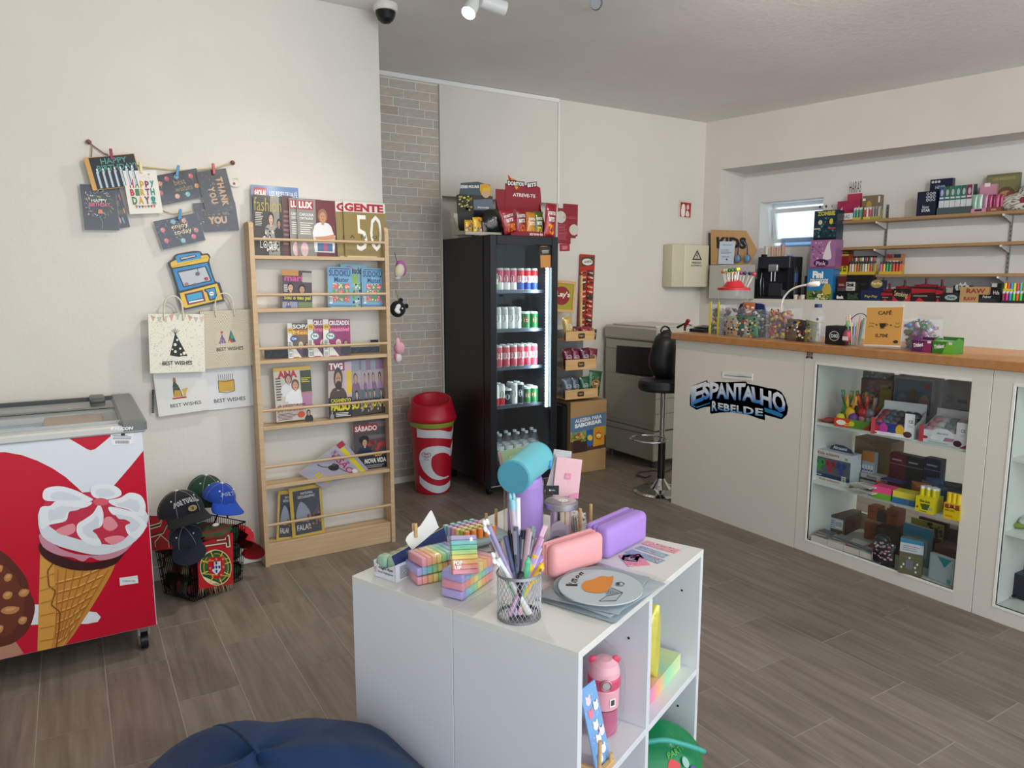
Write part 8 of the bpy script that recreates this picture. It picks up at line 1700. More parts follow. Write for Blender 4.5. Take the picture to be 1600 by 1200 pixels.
q=K(3.44)(*f5(1140,718));hb_=K(3.44)(*f5(1140,338)).z-ZC;r_=(K(3.44)(*f5(1072,600))-K(3.44)(*f5(1208,600))).length/2
wb2=thing('water_bottle','large clear water bottle with dark blue cap on the counter','bottle',(q.x,q.y,ZC))
MB().lathe([(0,.006),(r_*.85,0),(r_,.012),(r_*.96,hb_*.2),(r_,hb_*.25),(r_*.96,hb_*.32),(r_,hb_*.38),(r_*.97,hb_*.48),(r_,hb_*.58),(r_*.96,hb_*.7),(r_*.7,hb_*.83),(r_*.42,hb_*.9),(r_*.40,hb_*.92)],'#dfe8f2',24).build('bottle_body','clear_plastic',wb2)
MB().lathe([(0,.008),(r_*.9,.008),(r_*.92,hb_*.52),(0,hb_*.52)],'#c9d8ea',20).build('water','blue_plastic' if 0 else 'clear_plastic',wb2);MB().cyl((0,0,hb_*.91),(0,0,hb_),r_*.44,r_*.44,'#22365e',18).build('cap','plastic',wb2)
p=P(lambda u,v,l:Vector(((r_+.001+l)*math.cos(PI+(u-.5)*2),(r_+.001+l)*-math.sin((u-.5)*2),v*hb_)));p.poly([(.72,.62),(.80,.66),(.88,.62),(.80,.57)],'#2a3a5a');p.mb.build('mark','plastic',wb2)
M,w_,h=fb(K(3.41),f5(1216,725),f5(1420,742),f5(1216,545),ZC);sp_=thing('speaker','small black box speaker with a white round logo and cable','speaker',M=M)
MB().rbox(0,0,0,w_,.09,h,.006,'#111216',2).build('body','matte',sp_);p=P(flat(w_,h,-.0004));p.e_(.46,.47,.24,.26,'#d4d2cc',28);p.e_(.46,.47,.21,.23,'#111216',28);p.t('DIG',.30,.38,.63,.57,'#d4d2cc',.04);p.mb.build('logo','plastic',sp_)
MB().tube(smooth2([(w_*.6,.06,h),(w_*.8,.06,h+.03),(w_*1.15,.06,h+.065),(w_*1.5,.06,h+.06),(w_*1.55,.07,h+.02)],4,False),.0022,'#26262a',6).build('cable','plastic',sp_)
pq=K(3.45)(*f5(1500,748));pr=(K(3.45)(*f5(1422,700))-K(3.45)(*f5(1590,700))).length/2;phh=K(3.45)(*f5(1500,570)).z-ZC
pc2=thing('pen_cup','clear tapered pen cup with a pink round sticker by the cafe sign','pen cup',(pq.x,pq.y,ZC));MB().lathe([(0,.004),(pr*.82,0),(pr,phh)],'#fff',24).build('cup_wall','clear_plastic',pc2)
MB().cyl((-pr*.95,pr*.2,phh*.75),(-pr*.97,pr*.2,phh*.75),.012,.012,'#b03a5a',16).build('round_sticker','paper',pc2)
for k in range(14):a=k*2.4;b=Vector((pr*.5*math.cos(a),pr*.5*math.sin(a),.006));t_=Vector((pr*.9*math.cos(a),pr*.9*math.sin(a),phh+.03+.012*(k%4)));m=MB();m.cyl(b,t_,.004,.004,['#e0a0b0','#d8cf8a','#5ac88a','#c9a0c8','#e4c8a0','#8ab0d0','#e08a8a'][k%7],7);solo(m,'plastic','pen','pastel pen in the clear counter pen cup','pen',(pq.x,pq.y,ZC),0,'pens in the clear counter cup')
m=MB();m.ell((0,0,0),(.012,.02,.03),'#a84a5a',10,8,lambda lo,la:1+.2*math.sin(4*lo)).box(-.012,-.012,-.02,-.008,.018,0,'#d8d0c8');solo(m,'plastic','charm','small red and white charm hanging left of the clear pen cup','charm',K(3.40)(*f5(1437,650)))
M,w_,h=qframe(K(3.40),f6(265,660),f6(565,672),f6(292,345));M.translation.z=ZC+.012
cf=thing('menu_sign','orange coffee price sign in a clear acrylic stand','sign',M=M@Matrix.Rotation(-.1,4,'X'))
MB().box(0,-.001,0,w_,.001,h,'#d89a4a').build('sheet','paper',cf);MB().box(-.002,.002,-.012,w_+.002,.005,h+.008,'#fff').box(-.002,.0,-.0125,w_+.002,.05,-.009,'#fff').build('acrylic_stand','clear_plastic',cf)
MB().box(0,-.0015,h-.002,w_,.0015,h+.008,'#e6dccc').box(0,-.0015,-.004,w_,.0015,.004,'#e6dccc').build('edge_strip','paper',cf)
p=P(flat(w_,h,-.001));p.r(0,.04,1,.97,'#dba050');p.t('CAFÉ',.32,.80,.70,.92,'#33261a',.03);p.t('0,70€',.30,.20,.66,.31,'#33261a',.03)
p.line([(.08,.47),(.12,.505),(.19,.505),(.23,.47)],.012,'#33261a');p.line([(.12,.56),(.12,.60)],.012,'#33261a');p.line([(.17,.56),(.17,.60)],.012,'#33261a');p.line([(.21,.575),(.245,.57)],.012,'#33261a')
p.line([(.27,.54),(.35,.54)],.014,'#33261a');p.line([(.31,.515),(.31,.565)],.016,'#33261a');p.poly([(.39,.58),(.58,.58),(.56,.50),(.52,.46),(.44,.46),(.41,.50)],'#33261a');p.line([(.58,.565),(.63,.56),(.61,.52),(.57,.51)],.014,'#33261a');p.line([(.42,.445),(.56,.445)],.012,'#33261a');p.line([(.49,.61),(.51,.64),(.49,.67)],.008,'#e8b04a')
p.line([(.68,.545),(.74,.545)],.012,'#33261a');p.line([(.68,.525),(.74,.525)],.012,'#33261a');p.line([(.80,.52),(.84,.485),(.92,.485),(.96,.52)],.012,'#33261a');p.line([(.85,.56),(.85,.60)],.012,'#33261a');p.line([(.91,.56),(.91,.60)],.012,'#33261a');p.e_(.88,.11,.07,.04,'#2a2c3a',12)
p.mb.build('sign_print','paper',cf)
o,M,w_,h=clearbox('sweets_jar','clear tilted container of purple and green sweets behind the sign',3.50,(575,640),(780,650),(585,388),.14,.8,90,conv=f6,pal=('#7a4a9a','#3a7a4a','#3a8ac0','#b04a8a','#8a8f9a','#4a6a3a','#c9c9d4'))
def gum(lab,bl,br,tp,c,c2_):
 o=tray('gum_box',lab,'gum display',nf(K(3.40),f6,bl,br,tp,ZC),.09,.055,c,fart=lambda p:(p.r(0,0,1,1,c),p.poly([(.5,0),(1,0),(1,1),(.7,1)],c2_),p.tq('Trident',(.08,.35),(.58,.5),(.58,.85),(.08,.7),W_,.05),p.r(.78,.8,.96,1,'#d8d0d4')))
 w_,h=nf(K(3.40),f6,bl,br,tp,ZC)[1:]
 for k in range(5):MB().box(.004+k*(w_-.008)/5,.01,.01,.003+(k+1)*(w_-.008)/5,.075,h*.8,mix(c,'#ffffff',.15+.1*(k%2)),ch=.002).build('gum_pack','gloss',o)
gum('purple chewing gum box on the counter, left of the green one',(660,690),(826,694),(672,572),'#5a1f54','#8a2a5a');gum('green chewing gum box at the right of the counter goods',(832,692),(1004,702),(834,570),'#3a7a24','#6ab02e')
# ---- IN THE COUNTER WINDOWS
S1,S2,S3=.7285,.4045,.0755
def cg(name,lab,cat,zb,bl,br,tp,col,d,art=None,X=None,conv=c2,mat='paper',side=None,top=None,group=None):
 a=conv(*bl),conv(*br),conv(*tp);F_=fb(PX(X),*a,zb)if X else sb(zb,*a)
 return goods(name,lab,cat,F_,d,col,art,mat,group,side,top)
m=MB();m.lathe([(0,.004),(.03,0),(.052,.010),(.055,.014),(.05,.012),(.03,.006),(0,.006)],'#c0391f',24);q=PZ(S1)(*c2(178,562));solo(m,'gloss','red_dish','orange-red saucer at the left of the top counter shelf','dish',(3.42,q.y-.01,S1))
F_=sb(S1,c2(245,600),c2(562,648),c2(245,545));M,w_,h=F_
o=tray('toy_tray','bright tray of bunny-eared sweet toys on the top counter shelf','tray',(M,w_,.10),.12,.045,'#b04a1f',fart=lambda p:(p.r(0,0,.45,1,'#c0421f'),p.r(.45,0,1,1,'#5a8a2a'),p.e_(.2,.5,.14,.3,'#dcdcd0',14),p.e_(.5,.5,.08,.3,'#c9c03a',12),p.poly([(.8,0),(1,0),(1,.7)],'#b0301f'),p.lines(.3,.2,.5,.6,2,'#e8b04a')))
for k,(x,y,c,hh)in enumerate(((.16,.06,'#4a9a4a',.17),(.34,.03,'#e0a81e',.15),(.52,.08,'#3a8a3a',.17),(.66,.04,'#a81f24',.16),(.84,.05,'#6a6f74',.15),(.10,.02,'#c9c43a',.07),(.46,.02,'#6a3a8a',.09))):
 m=MB();m.ell((0,0,hh*.45),(.026,.02,.03),c,12,8)
 if k<5:m.tube([(-.012,0,hh*.6),(-.020,0,hh*.85),(-.024,0,hh*1.05)],[.006,.011,.009],c,8).tube([(.012,0,hh*.6),(.020,0,hh*.85),(.024,0,hh*1.05)],[.006,.011,.009],c,8).ell((-.021,-.009,hh*.92),(.005,.003,.018),'#c86a4a' if c!='#4a9a4a' else '#6a8ac0',6,5).ell((.021,-.009,hh*.92),(.005,.003,.018),'#c86a4a',6,5)
 m.cyl((0,0,.004),(0,0,hh*.35),.012,.018,mix(c,'#ffffff',.3),10)
 solo(m,'gloss','bunny_toy',['green bunny-eared toy at the left of the tray','yellow bunny-eared toy, front middle of the tray','green bunny-eared toy at the back','red bunny-eared toy in the tray','grey bunny-eared toy at the right end of the tray','small yellow-green figure at the tray left front','purple round figure in the tray centre'][k],'toy',M=M@Matrix.Translation((w_*x,y+.01,.004)))
def cand(name,lab,bl,br,tp,art,pal):
 F_=sb(S1,c2(*bl),c2(*br),c2(*tp));M,w_,h=F_;o=tray(name,lab,'box',(M,w_,h),.15,h*.42,'#cfccd0',fart=art)
 MB().box(w_*.78,-.0008,0,w_,0,h*.8,'#d8d5d8').build('side_tab','paper',o);MB().box(0,-.0008,0,w_*.10,0,h*.55,'#b8404a').build('side_tab','paper',o)
 p=P(flat(w_*.22,h*.5,-.001,w_*.78,h*.3));p.t('CE',.4,.4,.85,.6,'#3a3a3c',.02);p.lines(.4,.15,.85,.3,2,'#a8a0a8');p.mb.build('ce_mark','paper',o)
 k=0
 for j in range(3):
  for i in range(5):k+=1;m=MB();m.X=M@Matrix.Translation((w_*(.14+.17*i),.03+.045*j,.05+.018*j));m.ell((0,0,0),.026,pal[k%len(pal)],14,10).ell((0,0,.001),(.0265,.0265,.012),'#8a8f96',14,6);c=solo(m,'gloss','surprise_ball','glossy surprise ball inside the %s'%('first white sweets box' if bl[0]<800 else 'pink-printed white sweets box'),'ball',group='surprise balls in '+('the first white box' if bl[0]<800 else 'the pink-printed box'))
 return F_
cand('surprise_box','white display box with coloured figures print and glossy balls',(572,668),(955,725),(590,400),lambda p:(p.r(0,.28,1,1,'#2f3a6a'),p.e_(.3,.55,.1,.4,'#b03a8a',16),p.e_(.5,.6,.09,.4,'#2a3a7a',16),p.e_(.68,.55,.1,.42,'#c9a42a',16),p.e_(.1,.55,.1,.3,'#a82a3a',14),p.r(0,0,1,.26,'#dcd9da'),p.e_(.1,.13,.06,.08,'#a03030',12),p.lines(.2,.08,.62,.2,2,'#b0a8ac',.4),p.e_(.86,.3,.1,.24,'#4a2028',18),p.r(.78,.2,.94,.36,'#5a2a32')),['#3a3f48','#8a3a44','#4a5a6a','#5a4a54','#2f343c'])
cand('surprise_box','white and pink printed display box of clear-topped balls',(1000,735),(1425,812),(1015,465),lambda p:(p.r(0,0,1,1,'#d6d3d8'),p.e_(.5,.75,.24,.5,'#e0dde2',24),p.t('HELLO KITTY',.38,.78,.62,.9,'#2a2a2c',.03),p.poly([(.52,.3),(.72,.35),(.76,.6),(.56,.6)],'#b07a94'),p.e_(.12,.4,.08,.12,'#a82a34',14),p.e_(.34,.45,.09,.16,'#ece9ec',16),p.lines(.2,.1,.7,.17,1,'#8a8488',.5),p.e_(.82,.3,.09,.24,'#4a1f2a',18),p.poly([(.85,0),(1,0),(1,.3)],'#a02a3a')),['#a8a4aa','#b07a8a','#c0bcc0','#8a8f98','#b8a0ac'])
cg('toy_carton','dark red carton with yellow cartoon lettering at the shelf back','carton',S1,(478,400),(752,430),(476,172),'#5a2a2c',.08,lambda p:(p.r(0,0,1,1,'#5c2e30'),p.r(.62,.1,1,.9,'#7a6a2a'),p.e_(.75,.3,.18,.2,'#8a7a2a',12),p.t('CRAZY',.06,.52,.5,.66,'#7a8a5a',.05),p.dots(.05,.3,.5,.5,20,.03,.03,['#7a7a3a','#2a1a1c','#8a4a3a']),p.dots(.05,.7,.95,.95,20,.04,.04,['#4a5a3a','#7a4a4a','#4a4a7a'])),X=3.60)
cg('toy_carton','mixed grey and blue toy bag lying above the dark red carton','packet',S1+.18,(500,215),(720,235),(500,108),'#4a5048',.06,lambda p:p.dots(.05,.05,.95,.95,40,.07,.1,['#5a6a54','#6a5a54','#5a6a84','#6a4a6a','#8a8480']),X=3.64,mat='foil')
cg('toy_carton','greyish carton with a picture header and red triangle, shelf back','carton',S1,(765,425),(1135,470),(800,152),'#8a8688',.08,lambda p:(p.r(.04,.3,.92,.95,'#4a5a6a'),p.e_(.22,.5,.12,.18,'#6a6a6a',14),p.e_(.48,.6,.12,.2,'#6a5444',14),p.e_(.76,.5,.13,.18,'#8a6a6a',14),p.poly([(0,0),(.14,0),(0,.3)],'#7a2a34'),p.e_(.82,.85,.07,.06,'#8a3034',12),p.lines(.15,.14,.85,.22,1,'#5a565a',.5)),X=3.62)
cg('toy_carton','mauve-grey lettered carton behind the pink-printed box','carton',S1,(1200,470),(1482,505),(1240,196),'#857f85',.08,lambda p:(p.t('HELLO',.14,.68,.4,.76,'#4a464a',.02),p.t('KITTY',.15,.58,.38,.66,'#4a464a',.02),p.lines(.5,.62,.85,.7,1,'#4a464a',.8),p.poly([(.55,.15),(1,.2),(1,.5),(.6,.5)],'#6a3a4a'),p.e_(.38,.32,.14,.14,'#a8a4a8',16),p.poly([(0,0),(.2,0),(0,.3)],'#7a2a3a')),X=3.62)
cg('dark_case','dark case standing at the very back of the top counter shelf','case',S1,(730,400),(1190,440),(735,145),'#1e1e22',.03,X=3.72)
cg('scissors_box','white and blue box of coloured kids scissors, left of the middle shelf','box',S2,(60,1140),(380,1178),(70,800),'#c9ccd4',.09,None,X=3.40)
o=[o for o in COL.objects if o.get('label','').startswith('white and blue box of coloured')][0];w_=max(v.co.x for v in o.data.vertices);h=max(v.co.z for v in o.data.vertices)
p=P(flat(w_,h,0));p.r(0,0,1,.14,'#d8d6d4');p.t('Kids scissors',.16,.04,.72,.11,'#a83a2a',.02);p.r(0,.14,1,.26,'#1f3560');p.t('Alcuumi',.04,.18,.22,.23,W_,.02);p.r(0,.26,1,.78,'#5a5f6a');p.r(0,.78,1,1,'#d4d2d2');p.t('Kids scissors',.08,.86,.68,.96,'#a83a2a',.03);p.line([(.08,.82),(.4,.82)],.012,'#3a3a3c');p.t('36',.84,.82,.92,.9,'#333');p.bars(.78,.1,.9,.3,6)
for i,c in enumerate(('#2f9a3a','#b82a40','#2a4aa0')):
 x=.16+.3*i
 for s_ in(-1,1):p.e_(x+.075*s_,.62,.07,.11,c,16);p.e_(x+.075*s_,.62,.035,.06,'#3a3f48',12);p.line([(x+.05*s_,.54),(x-.04*s_,.34)],.05,c)
p.mb.build('front_print','gloss',o)
m=MB();m.prism([(w_*.25,h),(w_*.27,h+.02),(w_*.42,h+.034),(w_*.62,h+.034),(w_*.84,h+.02),(w_*.9,h)],.05,.052,'#1c3058');hd2=m.build('header_card','paper',o);p=P(flat(w_,.04,.05,0,h));p.t('Alcuumi',.34,.2,.72,.62,'#d8d8dc',.03);p.mb.build('header_print','paper',hd2)
cg('kraft_carton','open brown kraft carton at the back of the middle shelf','carton',S2,(415,1030),(735,1060),(418,690),'#7a6248',.12,lambda p:(p.poly([(0,1),(.6,.82),(.62,.8),(0,.78)],'#8a7254'),p.r(.58,0,.6,.8,'#5a4834')),X=3.60)
cg('pen_box','orange-topped clear box of white pens on the middle shelf','box',S2,(490,1005),(600,1020),(490,820),'#9aa0a8',.03,lambda p:(p.r(0,.72,1,1,'#b06a2a'),[p.r(.05+.24*i,.2,.2+.24*i,.62,'#c9ccd4')for i in range(4)],[p.r(.05+.24*i,.45,.2+.24*i,.5,'#2a4a8a')for i in range(4)],p.lines(.1,.03,.9,.15,2,'#3a4a5a')),X=3.50)
cg('glue_carton','small white and black office carton on the middle shelf','carton',S2,(480,1105),(655,1130),(482,1015),'#a8a8a6',.06,lambda p:(p.r(0,.55,1,.7,'#22242a'),p.lines(.05,.1,.9,.5,3,'#4a4a4c'),p.t('Alcuumi',.3,.75,.8,.95,'#2a2a3a',.02)),X=3.47)
for k,(c,x0,x1,y0,lab)in enumerate((('#6a1c2c',735,880,835,'dark red pack of pens at the back of the middle shelf'),('#1a2226',880,1040,865,'black pack of pens beside the dark red one'),('#1c2250',1045,1190,880,'navy pack of pens right of the black one'))):
 cg('pen_pack',lab,'pack',S2,(x0,1020+12*k),(x1,1035+12*k),(x0+10,y0),c,.05,lambda p,c=c:(p.lines(.15,.8,.8,.88,1,mix(c,'#ffffff',.4),.5),[p.r(.08+.12*i,.1,.13+.12*i,.68,mix(c,'#000000',.4))for i in range(7)],p.line([(0,.7),(1,.7)],.02,mix(c,'#ffffff',.2))),X=3.60)
for k,(px,py,c,a,lab)in enumerate(((640,990,'#c8452e',.3,'coral pencil sharpener standing left'),(715,985,'#d8502e',-.5,'coral pencil sharpener leaning right'),(800,1045,'#b8c41e',.6,'neon yellow clip on the middle shelf'),(835,1060,'#a8bc1c',-.3,'neon green clip beside the yellow one'))):
 q=PX(3.47)(*c2(px,py));m=MB();m.rbox(-.018,-.01,0,.018,.012,.055 if k<2 else .035,.006,c,2);solo(m,'plastic','desk_gadget',lab,'stationery',M=at((3.47+.01*k,q.y,S2),-PI/2)@Matrix.Rotation(a,4,'Y'))
cg('blue_packet','blue boxed packet on the pink sticky notes','packet',S2+.075,(660,1110),(845,1130),(662,1070),'#1c3470',.06,lambda p:p.lines(.2,.2,.8,.8,3,'#5a78b0'),X=3.44,mat='gloss',top=lambda p:(p.line([(.1,.3),(.5,.6),(.9,.3)],.05,'#6a88c0'),p.line([(.1,.6),(.5,.9),(.9,.6)],.04,'#6a88c0')))
def sticky(lab,bl,br,tp,c0,c1_):M,w_,h=sb(S2,c3(*bl),c3(*br),c3(*tp));h=max(.055,h);pbox('sticky_notes',lab,'sticky notes',M,w_,.075,h*.5,c1_,lambda p:p.lines(0,.05,1,.95,6,mix(c1_,'#000000',.1),.15,0));pbox('sticky_notes',lab.replace('lower','upper').replace('green','pink').replace('blue','yellow'),'sticky notes',M@Matrix.Translation((.001,.001,h*.5)),w_,.075,h*.5,c0,lambda p:p.lines(0,.05,1,.95,6,mix(c0,'#000000',.1),.15,0))
sticky('block of green sticky notes, lower half of the left stack',(512,168),(645,200),(525,85),'#e84a8a','#6aa82e');sticky('block of blue sticky notes, lower half of the right stack',(655,205),(815,240),(660,120),'#d8c83a','#2a6a98')
for k in range(8):
 M,w_,h=sb(S2,c3(330+22*(k%4),115+9*(k%4)),c3(430+22*(k%4),145+9*(k%4)),c3(330,90));pbox('label_pack','flat white label pack fanned on the middle shelf edge','label pack',M@Matrix.Translation((0,.006*(k//4),.007*k))@Matrix.Rotation(.12*(k%3-1),4,'Z'),.10,.05,.006,'#b9b8b0',group='flat white label packs',art_top=lambda p:(p.lines(.1,.1,.9,.9,4,'#6a6a64',.3),p.r(.0,.0,.12,1,'#d8d8d2')))
o=cg('glue_stick_box','yellow display box of white-capped glue sticks','box',S2,(820,262),(950,295),(830,155),'#cfc218',.09,lambda p:(p.r(0,0,1,1,'#cfc31c'),p.poly([(.25,.55),(.8,.6),(.7,.2),(.4,.18)],'#4a5a1c'),p.t('Glue Stick',.22,.66,.8,.82,'#1c1c1a',.04),p.lines(.25,.05,.7,.11,1,'#1c1c1a',.7),p.e_(.12,.3,.07,.08,'#b0402a',10),p.r(.7,.25,.95,.38,'#8aa8a0')),X=None,conv=c3,mat='gloss')
w_=max(v.co.x for v in o.data.vertices);h=max(v.co.z for v in o.data.vertices)
for k in range(8):m=MB();m.cyl((0,0,0),(0,0,.03),.010,.010,'#cfc31c',10).cyl((0,0,.03),(0,0,.042),.0095,.0095,'#dcdcd8',10);solo(m,'plastic','glue_stick','white-capped glue stick lying out on the yellow box','glue stick',M=o.matrix_world@Matrix.Translation((w_*(.1+.11*k),.04+.012*(k%3),h)),group='glue sticks on the yellow box')
o=cg('marker_box','yellow box of upright yellow glue tubes at the middle shelf right','box',S2,(1020,315),(1135,342),(1035,205),'#cfae14',.06,lambda p:(p.r(0,.7,1,1,'#c9a04a'),[p.r(.06+.32*i,.72,.3+.32*i,.95,'#8a3a1c')for i in range(3)],p.t('UHU STIC',.06,.5,.7,.62,'#7a2a1c',.03),p.lines(.1,.15,.6,.3,2,'#8a6a1c',.4),p.poly([(0,.78),(.2,.66),(.5,.76),(.8,.64),(1,.7),(1,.74),(.8,.7),(.5,.82),(.2,.72)],'#1c1c1a')),X=None,conv=c3,mat='gloss')
w_=max(v.co.x for v in o.data.vertices);h=max(v.co.z for v in o.data.vertices)
for k in range(3):m=MB();m.cyl((0,0,0),(0,0,.045),.011,.011,'#d8bc1c',12);solo(m,'plastic','glue_stick',['yellow glue tube, left of three','yellow glue tube, centre of three','yellow glue tube, right of three'][k],'glue stick',M=o.matrix_world@Matrix.Translation((w_*(.2+.3*k),.02,h)))
for k in range(7):
 q=PX(3.56)(*c2(980+52*k,1090));M=at((3.52+.02*(k%3),q.y,S2),-PI/2)@Matrix.Rotation(.12*math.sin(2*k),4,'Y');pouch('pen_bag',['orange-brown bag of pens in the middle shelf heap','dark grey bag of pens in the middle shelf heap','blue pen bag, left in the shelf heap','blue pen bag, centre in the shelf heap','teal pen bag in the shelf heap','green-black pen bag in the shelf heap','dark bottle-like bag at the heap right end'][k],'pen bag',M,.085,.085+.012*(k%3),.03,['#a85a2a','#4a4a4c','#1f4a84','#22528c','#1a4a5a','#1f3a34','#3a3c3a'][k],lambda p:p.lines(.1,.2,.9,.8,4,'#8a98a0',.2))
for k in range(3):q=PX(3.44)(*c2(880+110*k,1120));m=MB();m.rbox(0,-.01,0,.07,.05,.02,.006,['#5a4a44','#6a5048','#3a4444'][k],2);solo(m,'foil','small_packet',['brown small packet lying at the heap front, left','brown small packet lying at the heap front, middle','dark small packet lying at the heap front, right'][k],'packet',M=at((3.46,q.y,S2),-PI/2))
cg('brown_carton','brown carton with a white shipping label on the window floor','carton',S3,(165,405),(315,445),(172,280),'#5f4838',.20,lambda p:(p.r(.06,.25,.92,.85,'#b9bcc4'),p.lines(.12,.32,.5,.78,4,'#5a5a60',.35),p.bars(.58,.35,.88,.75,10)),conv=c3)
cg('orange_carton','orange-brown lettered carton, lower of the two at the window floor','carton',S3,(455,460),(585,490),(462,340),'#8f431f',.11,lambda p:(p.t('Dunelo',.3,.55,.95,.75,'#5a2414',.03),p.lines(.4,.3,.8,.4,1,'#5a2414')),conv=c3)
h1=max(v.co.z for v in COL.objects[-1].data.vertices)if 0 else .16
for lab,bl,br,tp,c,zz in(('orange-brown carton at the upper left of the floor stack',(478,345),(545,358),(485,225),'#964a22',.12),('dark carton with orange side in the floor stack middle',(545,355),(615,372),(550,270),'#2c2824',.12),('orange-brown carton at the upper right of the floor stack',(612,375),(695,378),(618,245),'#8a4420',.12)):cg('orange_carton',lab,'carton',S3+zz,bl,br,tp,c,.07,T1('Dunelo','#5a2414',.03,(.2,.55,.85,.75)),X=3.62,conv=c3)
MB().box(0,0,0,1,1,1,'#000')
M=at((3.55,PX(3.55)(*c3(540,400)).y,S3),-PI/2);goods('dark_carton','dark carton supporting the upper orange cartons','carton',(M,.16,.118),.14,'#3a2a20')
for k in range(4):
 M,w_,h=sb(S3,c3(78+115*k,478+38*k),c3(190+115*k,516+38*k),c3(78+115*k,440+38*k));o=pbox('card_box',['low white card box, first from the left at the window front','low white card box, second at the window front','low white card box, third at the window front','low white card box, fourth at the window front'][k],'box',M,w_-.002,.09,.030,'#c4c2b8')
 for j in range(5):m=MB();m.box(0,0,0,w_*.9,.045,.0015,['#7a8080','#b0b0a8','#8a3a4a','#9a9a92','#5a6068'][(j+k)%5]);solo(m,'paper','greeting_card','small printed card heaped on the low white boxes','card',M=M@Matrix.Translation((.003,.01+.012*j,.031+.003*j))@Matrix.Rotation(.15*math.sin(j+k),4,'Z')@Matrix.Rotation(.15,4,'X'),group='cards on the low white boxes')
M,w_,h=sb(S3,c3(512,622),c3(612,655),c3(530,560));bg3=pouch('jewellery_bag','clear bag of dark and pink beads with a white tag at the window front','bag',M,w_*1.6,.12,.05,'#2a2628',lambda p:(p.dots(.1,.3,.9,.95,46,.06,.04,['#8a8a90','#b06a84','#1c1c1e','#c9b0bc']),p.r(.05,.02,.45,.42,'#c9c9cc'),p.r(.1,.05,.4,.36,'#1c1c20')))
q=M@Matrix.Translation((.03,.03,.11));m=MB();m.ell((0,0,0),(.04,.02,.028),'#2c2e2c',12,8,lambda lo,la:1+.2*math.sin(5*lo));solo(m,'foil','jewellery_bag','second dark bead bag sitting behind the tagged one','bag',M=q)
cg('blister_pack','olive organiser pack with white icons and a blue top at the window front','pack',S3,(700,705),(868,742),(708,455),'#5c5c44',.03,lambda p:(p.r(0,.62,1,1,'#b4bcc0'),p.r(0,.88,1,1,'#3a7a9a'),p.lines(.1,.68,.9,.85,3,'#7a6a74',.3),p.r(.3,.15,.6,.42,'#6a6a74'),[p.rr(a,b,a+.08,b+.06,'#c9c9c4',.02,.015)for a,b in((.08,.15),(.16,.24),(.66,.2),(.74,.3),(.7,.08),(.4,.45))],p.line([(.05,.5),(.95,.5)],.01,'#7a7a60')),conv=c3,mat='gloss')
cg('blister_pack','light blue-topped blister pack standing behind the olive one','pack',S3,(725,560),(925,600),(745,350),'#5a7078',.02,lambda p:(p.r(0,.74,1,1,'#2f6f8c'),p.rr(.1,.2,.9,.68,'#8a989c',.08)),X=3.50,conv=c3,mat='gloss')
cg('notebook','yellow and black patterned book slanting at the window back','notebook',S3,(775,560),(1000,610),(785,310),'#8f841f',.015,lambda p:(p.dots(.02,.7,.98,.98,20,.06,.05,['#1c1c1a','#2a2a22']),p.r(.0,0,1,.66,'#5a2434')),X=3.58,conv=c3)
cg('notebook','dark purple book behind the yellow patterned one','notebook',S3,(830,560),(1040,600),(800,290),'#4a2030',.015,T1('abc','#8a4a5a',.02,(.4,.8,.8,.9)),X=3.66,conv=c3)
cg('white_pack','white packaged board with a teal triangle at the window right','pack',S3,(915,745),(1095,815),(955,565),'#a4aeb2',.02,lambda p:(p.line([(.03,.03),(.03,.97),(.97,.97),(.97,.03),(.03,.03)],.02,'#8a9498'),p.poly([(.3,.95),(.85,.95),(.6,.6)],'#1f7a84'),p.e_(.8,.14,.08,.1,'#4a8a94',16)),conv=c3,mat='gloss')
cg('brown_carton','reddish brown open carton behind the teal triangle pack','carton',S3,(950,640),(1125,680),(960,500),'#6a3e30',.10,X=3.52,conv=c3);cg('grey_carton','taupe carton at the back right of the window floor','carton',S3,(985,560),(1130,600),(1000,370),'#6e665a',.08,X=3.68,conv=c3)
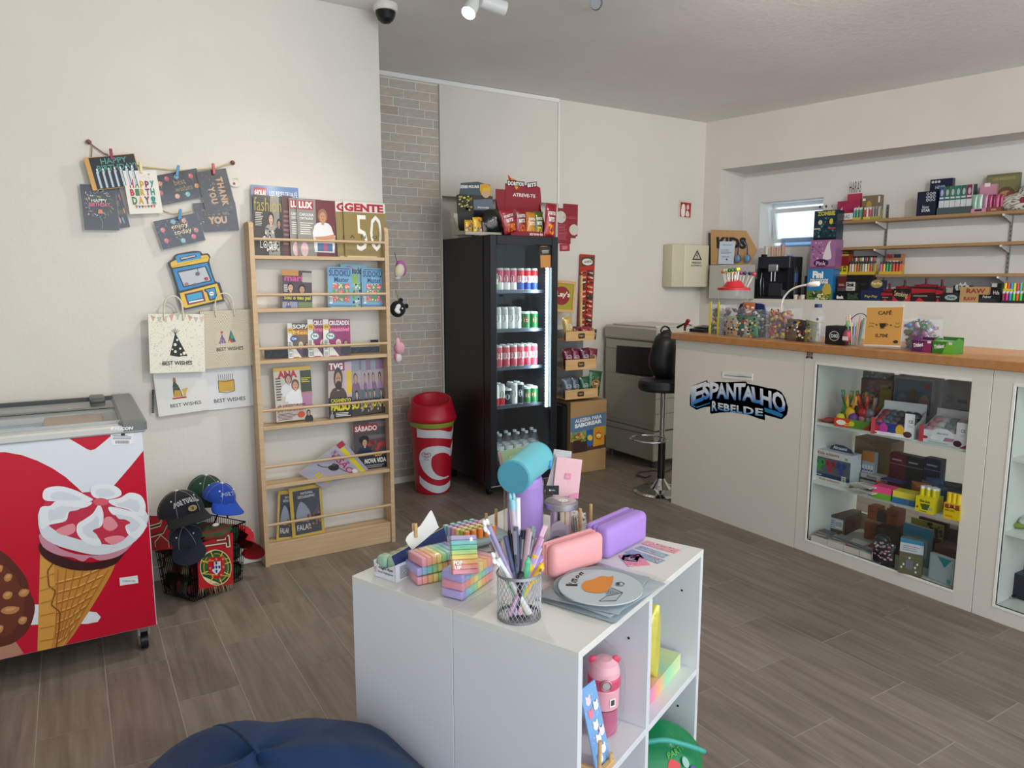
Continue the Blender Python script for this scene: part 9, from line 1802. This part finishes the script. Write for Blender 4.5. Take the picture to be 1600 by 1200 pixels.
for lab,zb,bl,br,tp,c,X in(('navy plastic case on the floor of the right window',S3,(1500,790),(1640,850),(1500,700),'#141a30',3.50),('clear-lidded grey box behind the navy case',S3,(1505,700),(1620,740),(1510,570),'#8a8f94',3.58)):cg('storage_case',lab,'case',zb,bl,br,tp,c,.08,X=X,conv=c3,mat='gloss')
q=PX(3.5)(*c3(1560,420));m=MB();m.ell((0,0,.012),(.06,.06,.014),'#8a9a3a',16,8,lambda lo,la:1+.1*math.sin(6*lo)).ell((.0,-.03,.03),(.05,.03,.018),'#c9c9c4',14,6);solo(m,'fabric','folded_cloth','green and white folded cloth on the right window shelf','cloth',(3.50,q.y,S2))
m=MB();m.ell((0,0,.03),(.05,.04,.04),'#d0cec8',14,8,lambda lo,la:1+.12*math.sin(4*lo+la*3)).ell((.0,-.03,.05),(.012,.012,.012),'#1a1a1c',10,6);solo(m,'fabric','plush_toy','white bundle with a dark spot on the right window shelf','plush',(3.62,q.y-.02,S2))
m=MB()
for k in range(6):m.tube([(.03*math.cos(a*.5)+.02*k,.03*math.sin(a*.5),.004+.003*k)for a in range(13)],.003,['#8a8f94','#2a2a2c'][k%2],5,True)
q=PZ(S3)(*c3(1480,880));solo(m,'metal','chain_coil','coiled silver and black chains on the right window floor','chain',(q.x+.02,q.y,S3))
# ---- alike labels told apart by their place
def allm(o):
 r=[o]if o.type=='MESH' else[]
 for c in o.children:r+=allm(c)
 return r
bpy.context.view_layer.update()
by={}
for o in COL.objects:
 if o.parent is None and 'label' in o:by.setdefault(o['label'],[]).append(o)
NTH=['first','second','third','fourth','fifth','sixth','seventh','eighth','ninth','tenth','eleventh','twelfth','thirteenth','fourteenth','fifteenth','sixteenth','seventeenth','eighteenth','nineteenth','twentieth','twenty-first','twenty-second']
for lab,os_ in by.items():
 if len(os_)<2:continue
 def px(o):
  q=o.matrix_world.translation-EYE;return q.dot(RT)/q.dot(FW)
 os_.sort(key=px)
 for i,o in enumerate(os_):
  o['label']=lab+', '+NTH[min(i,21)]+' from left'
  if 'group' not in o:o['group']=lab[:60]
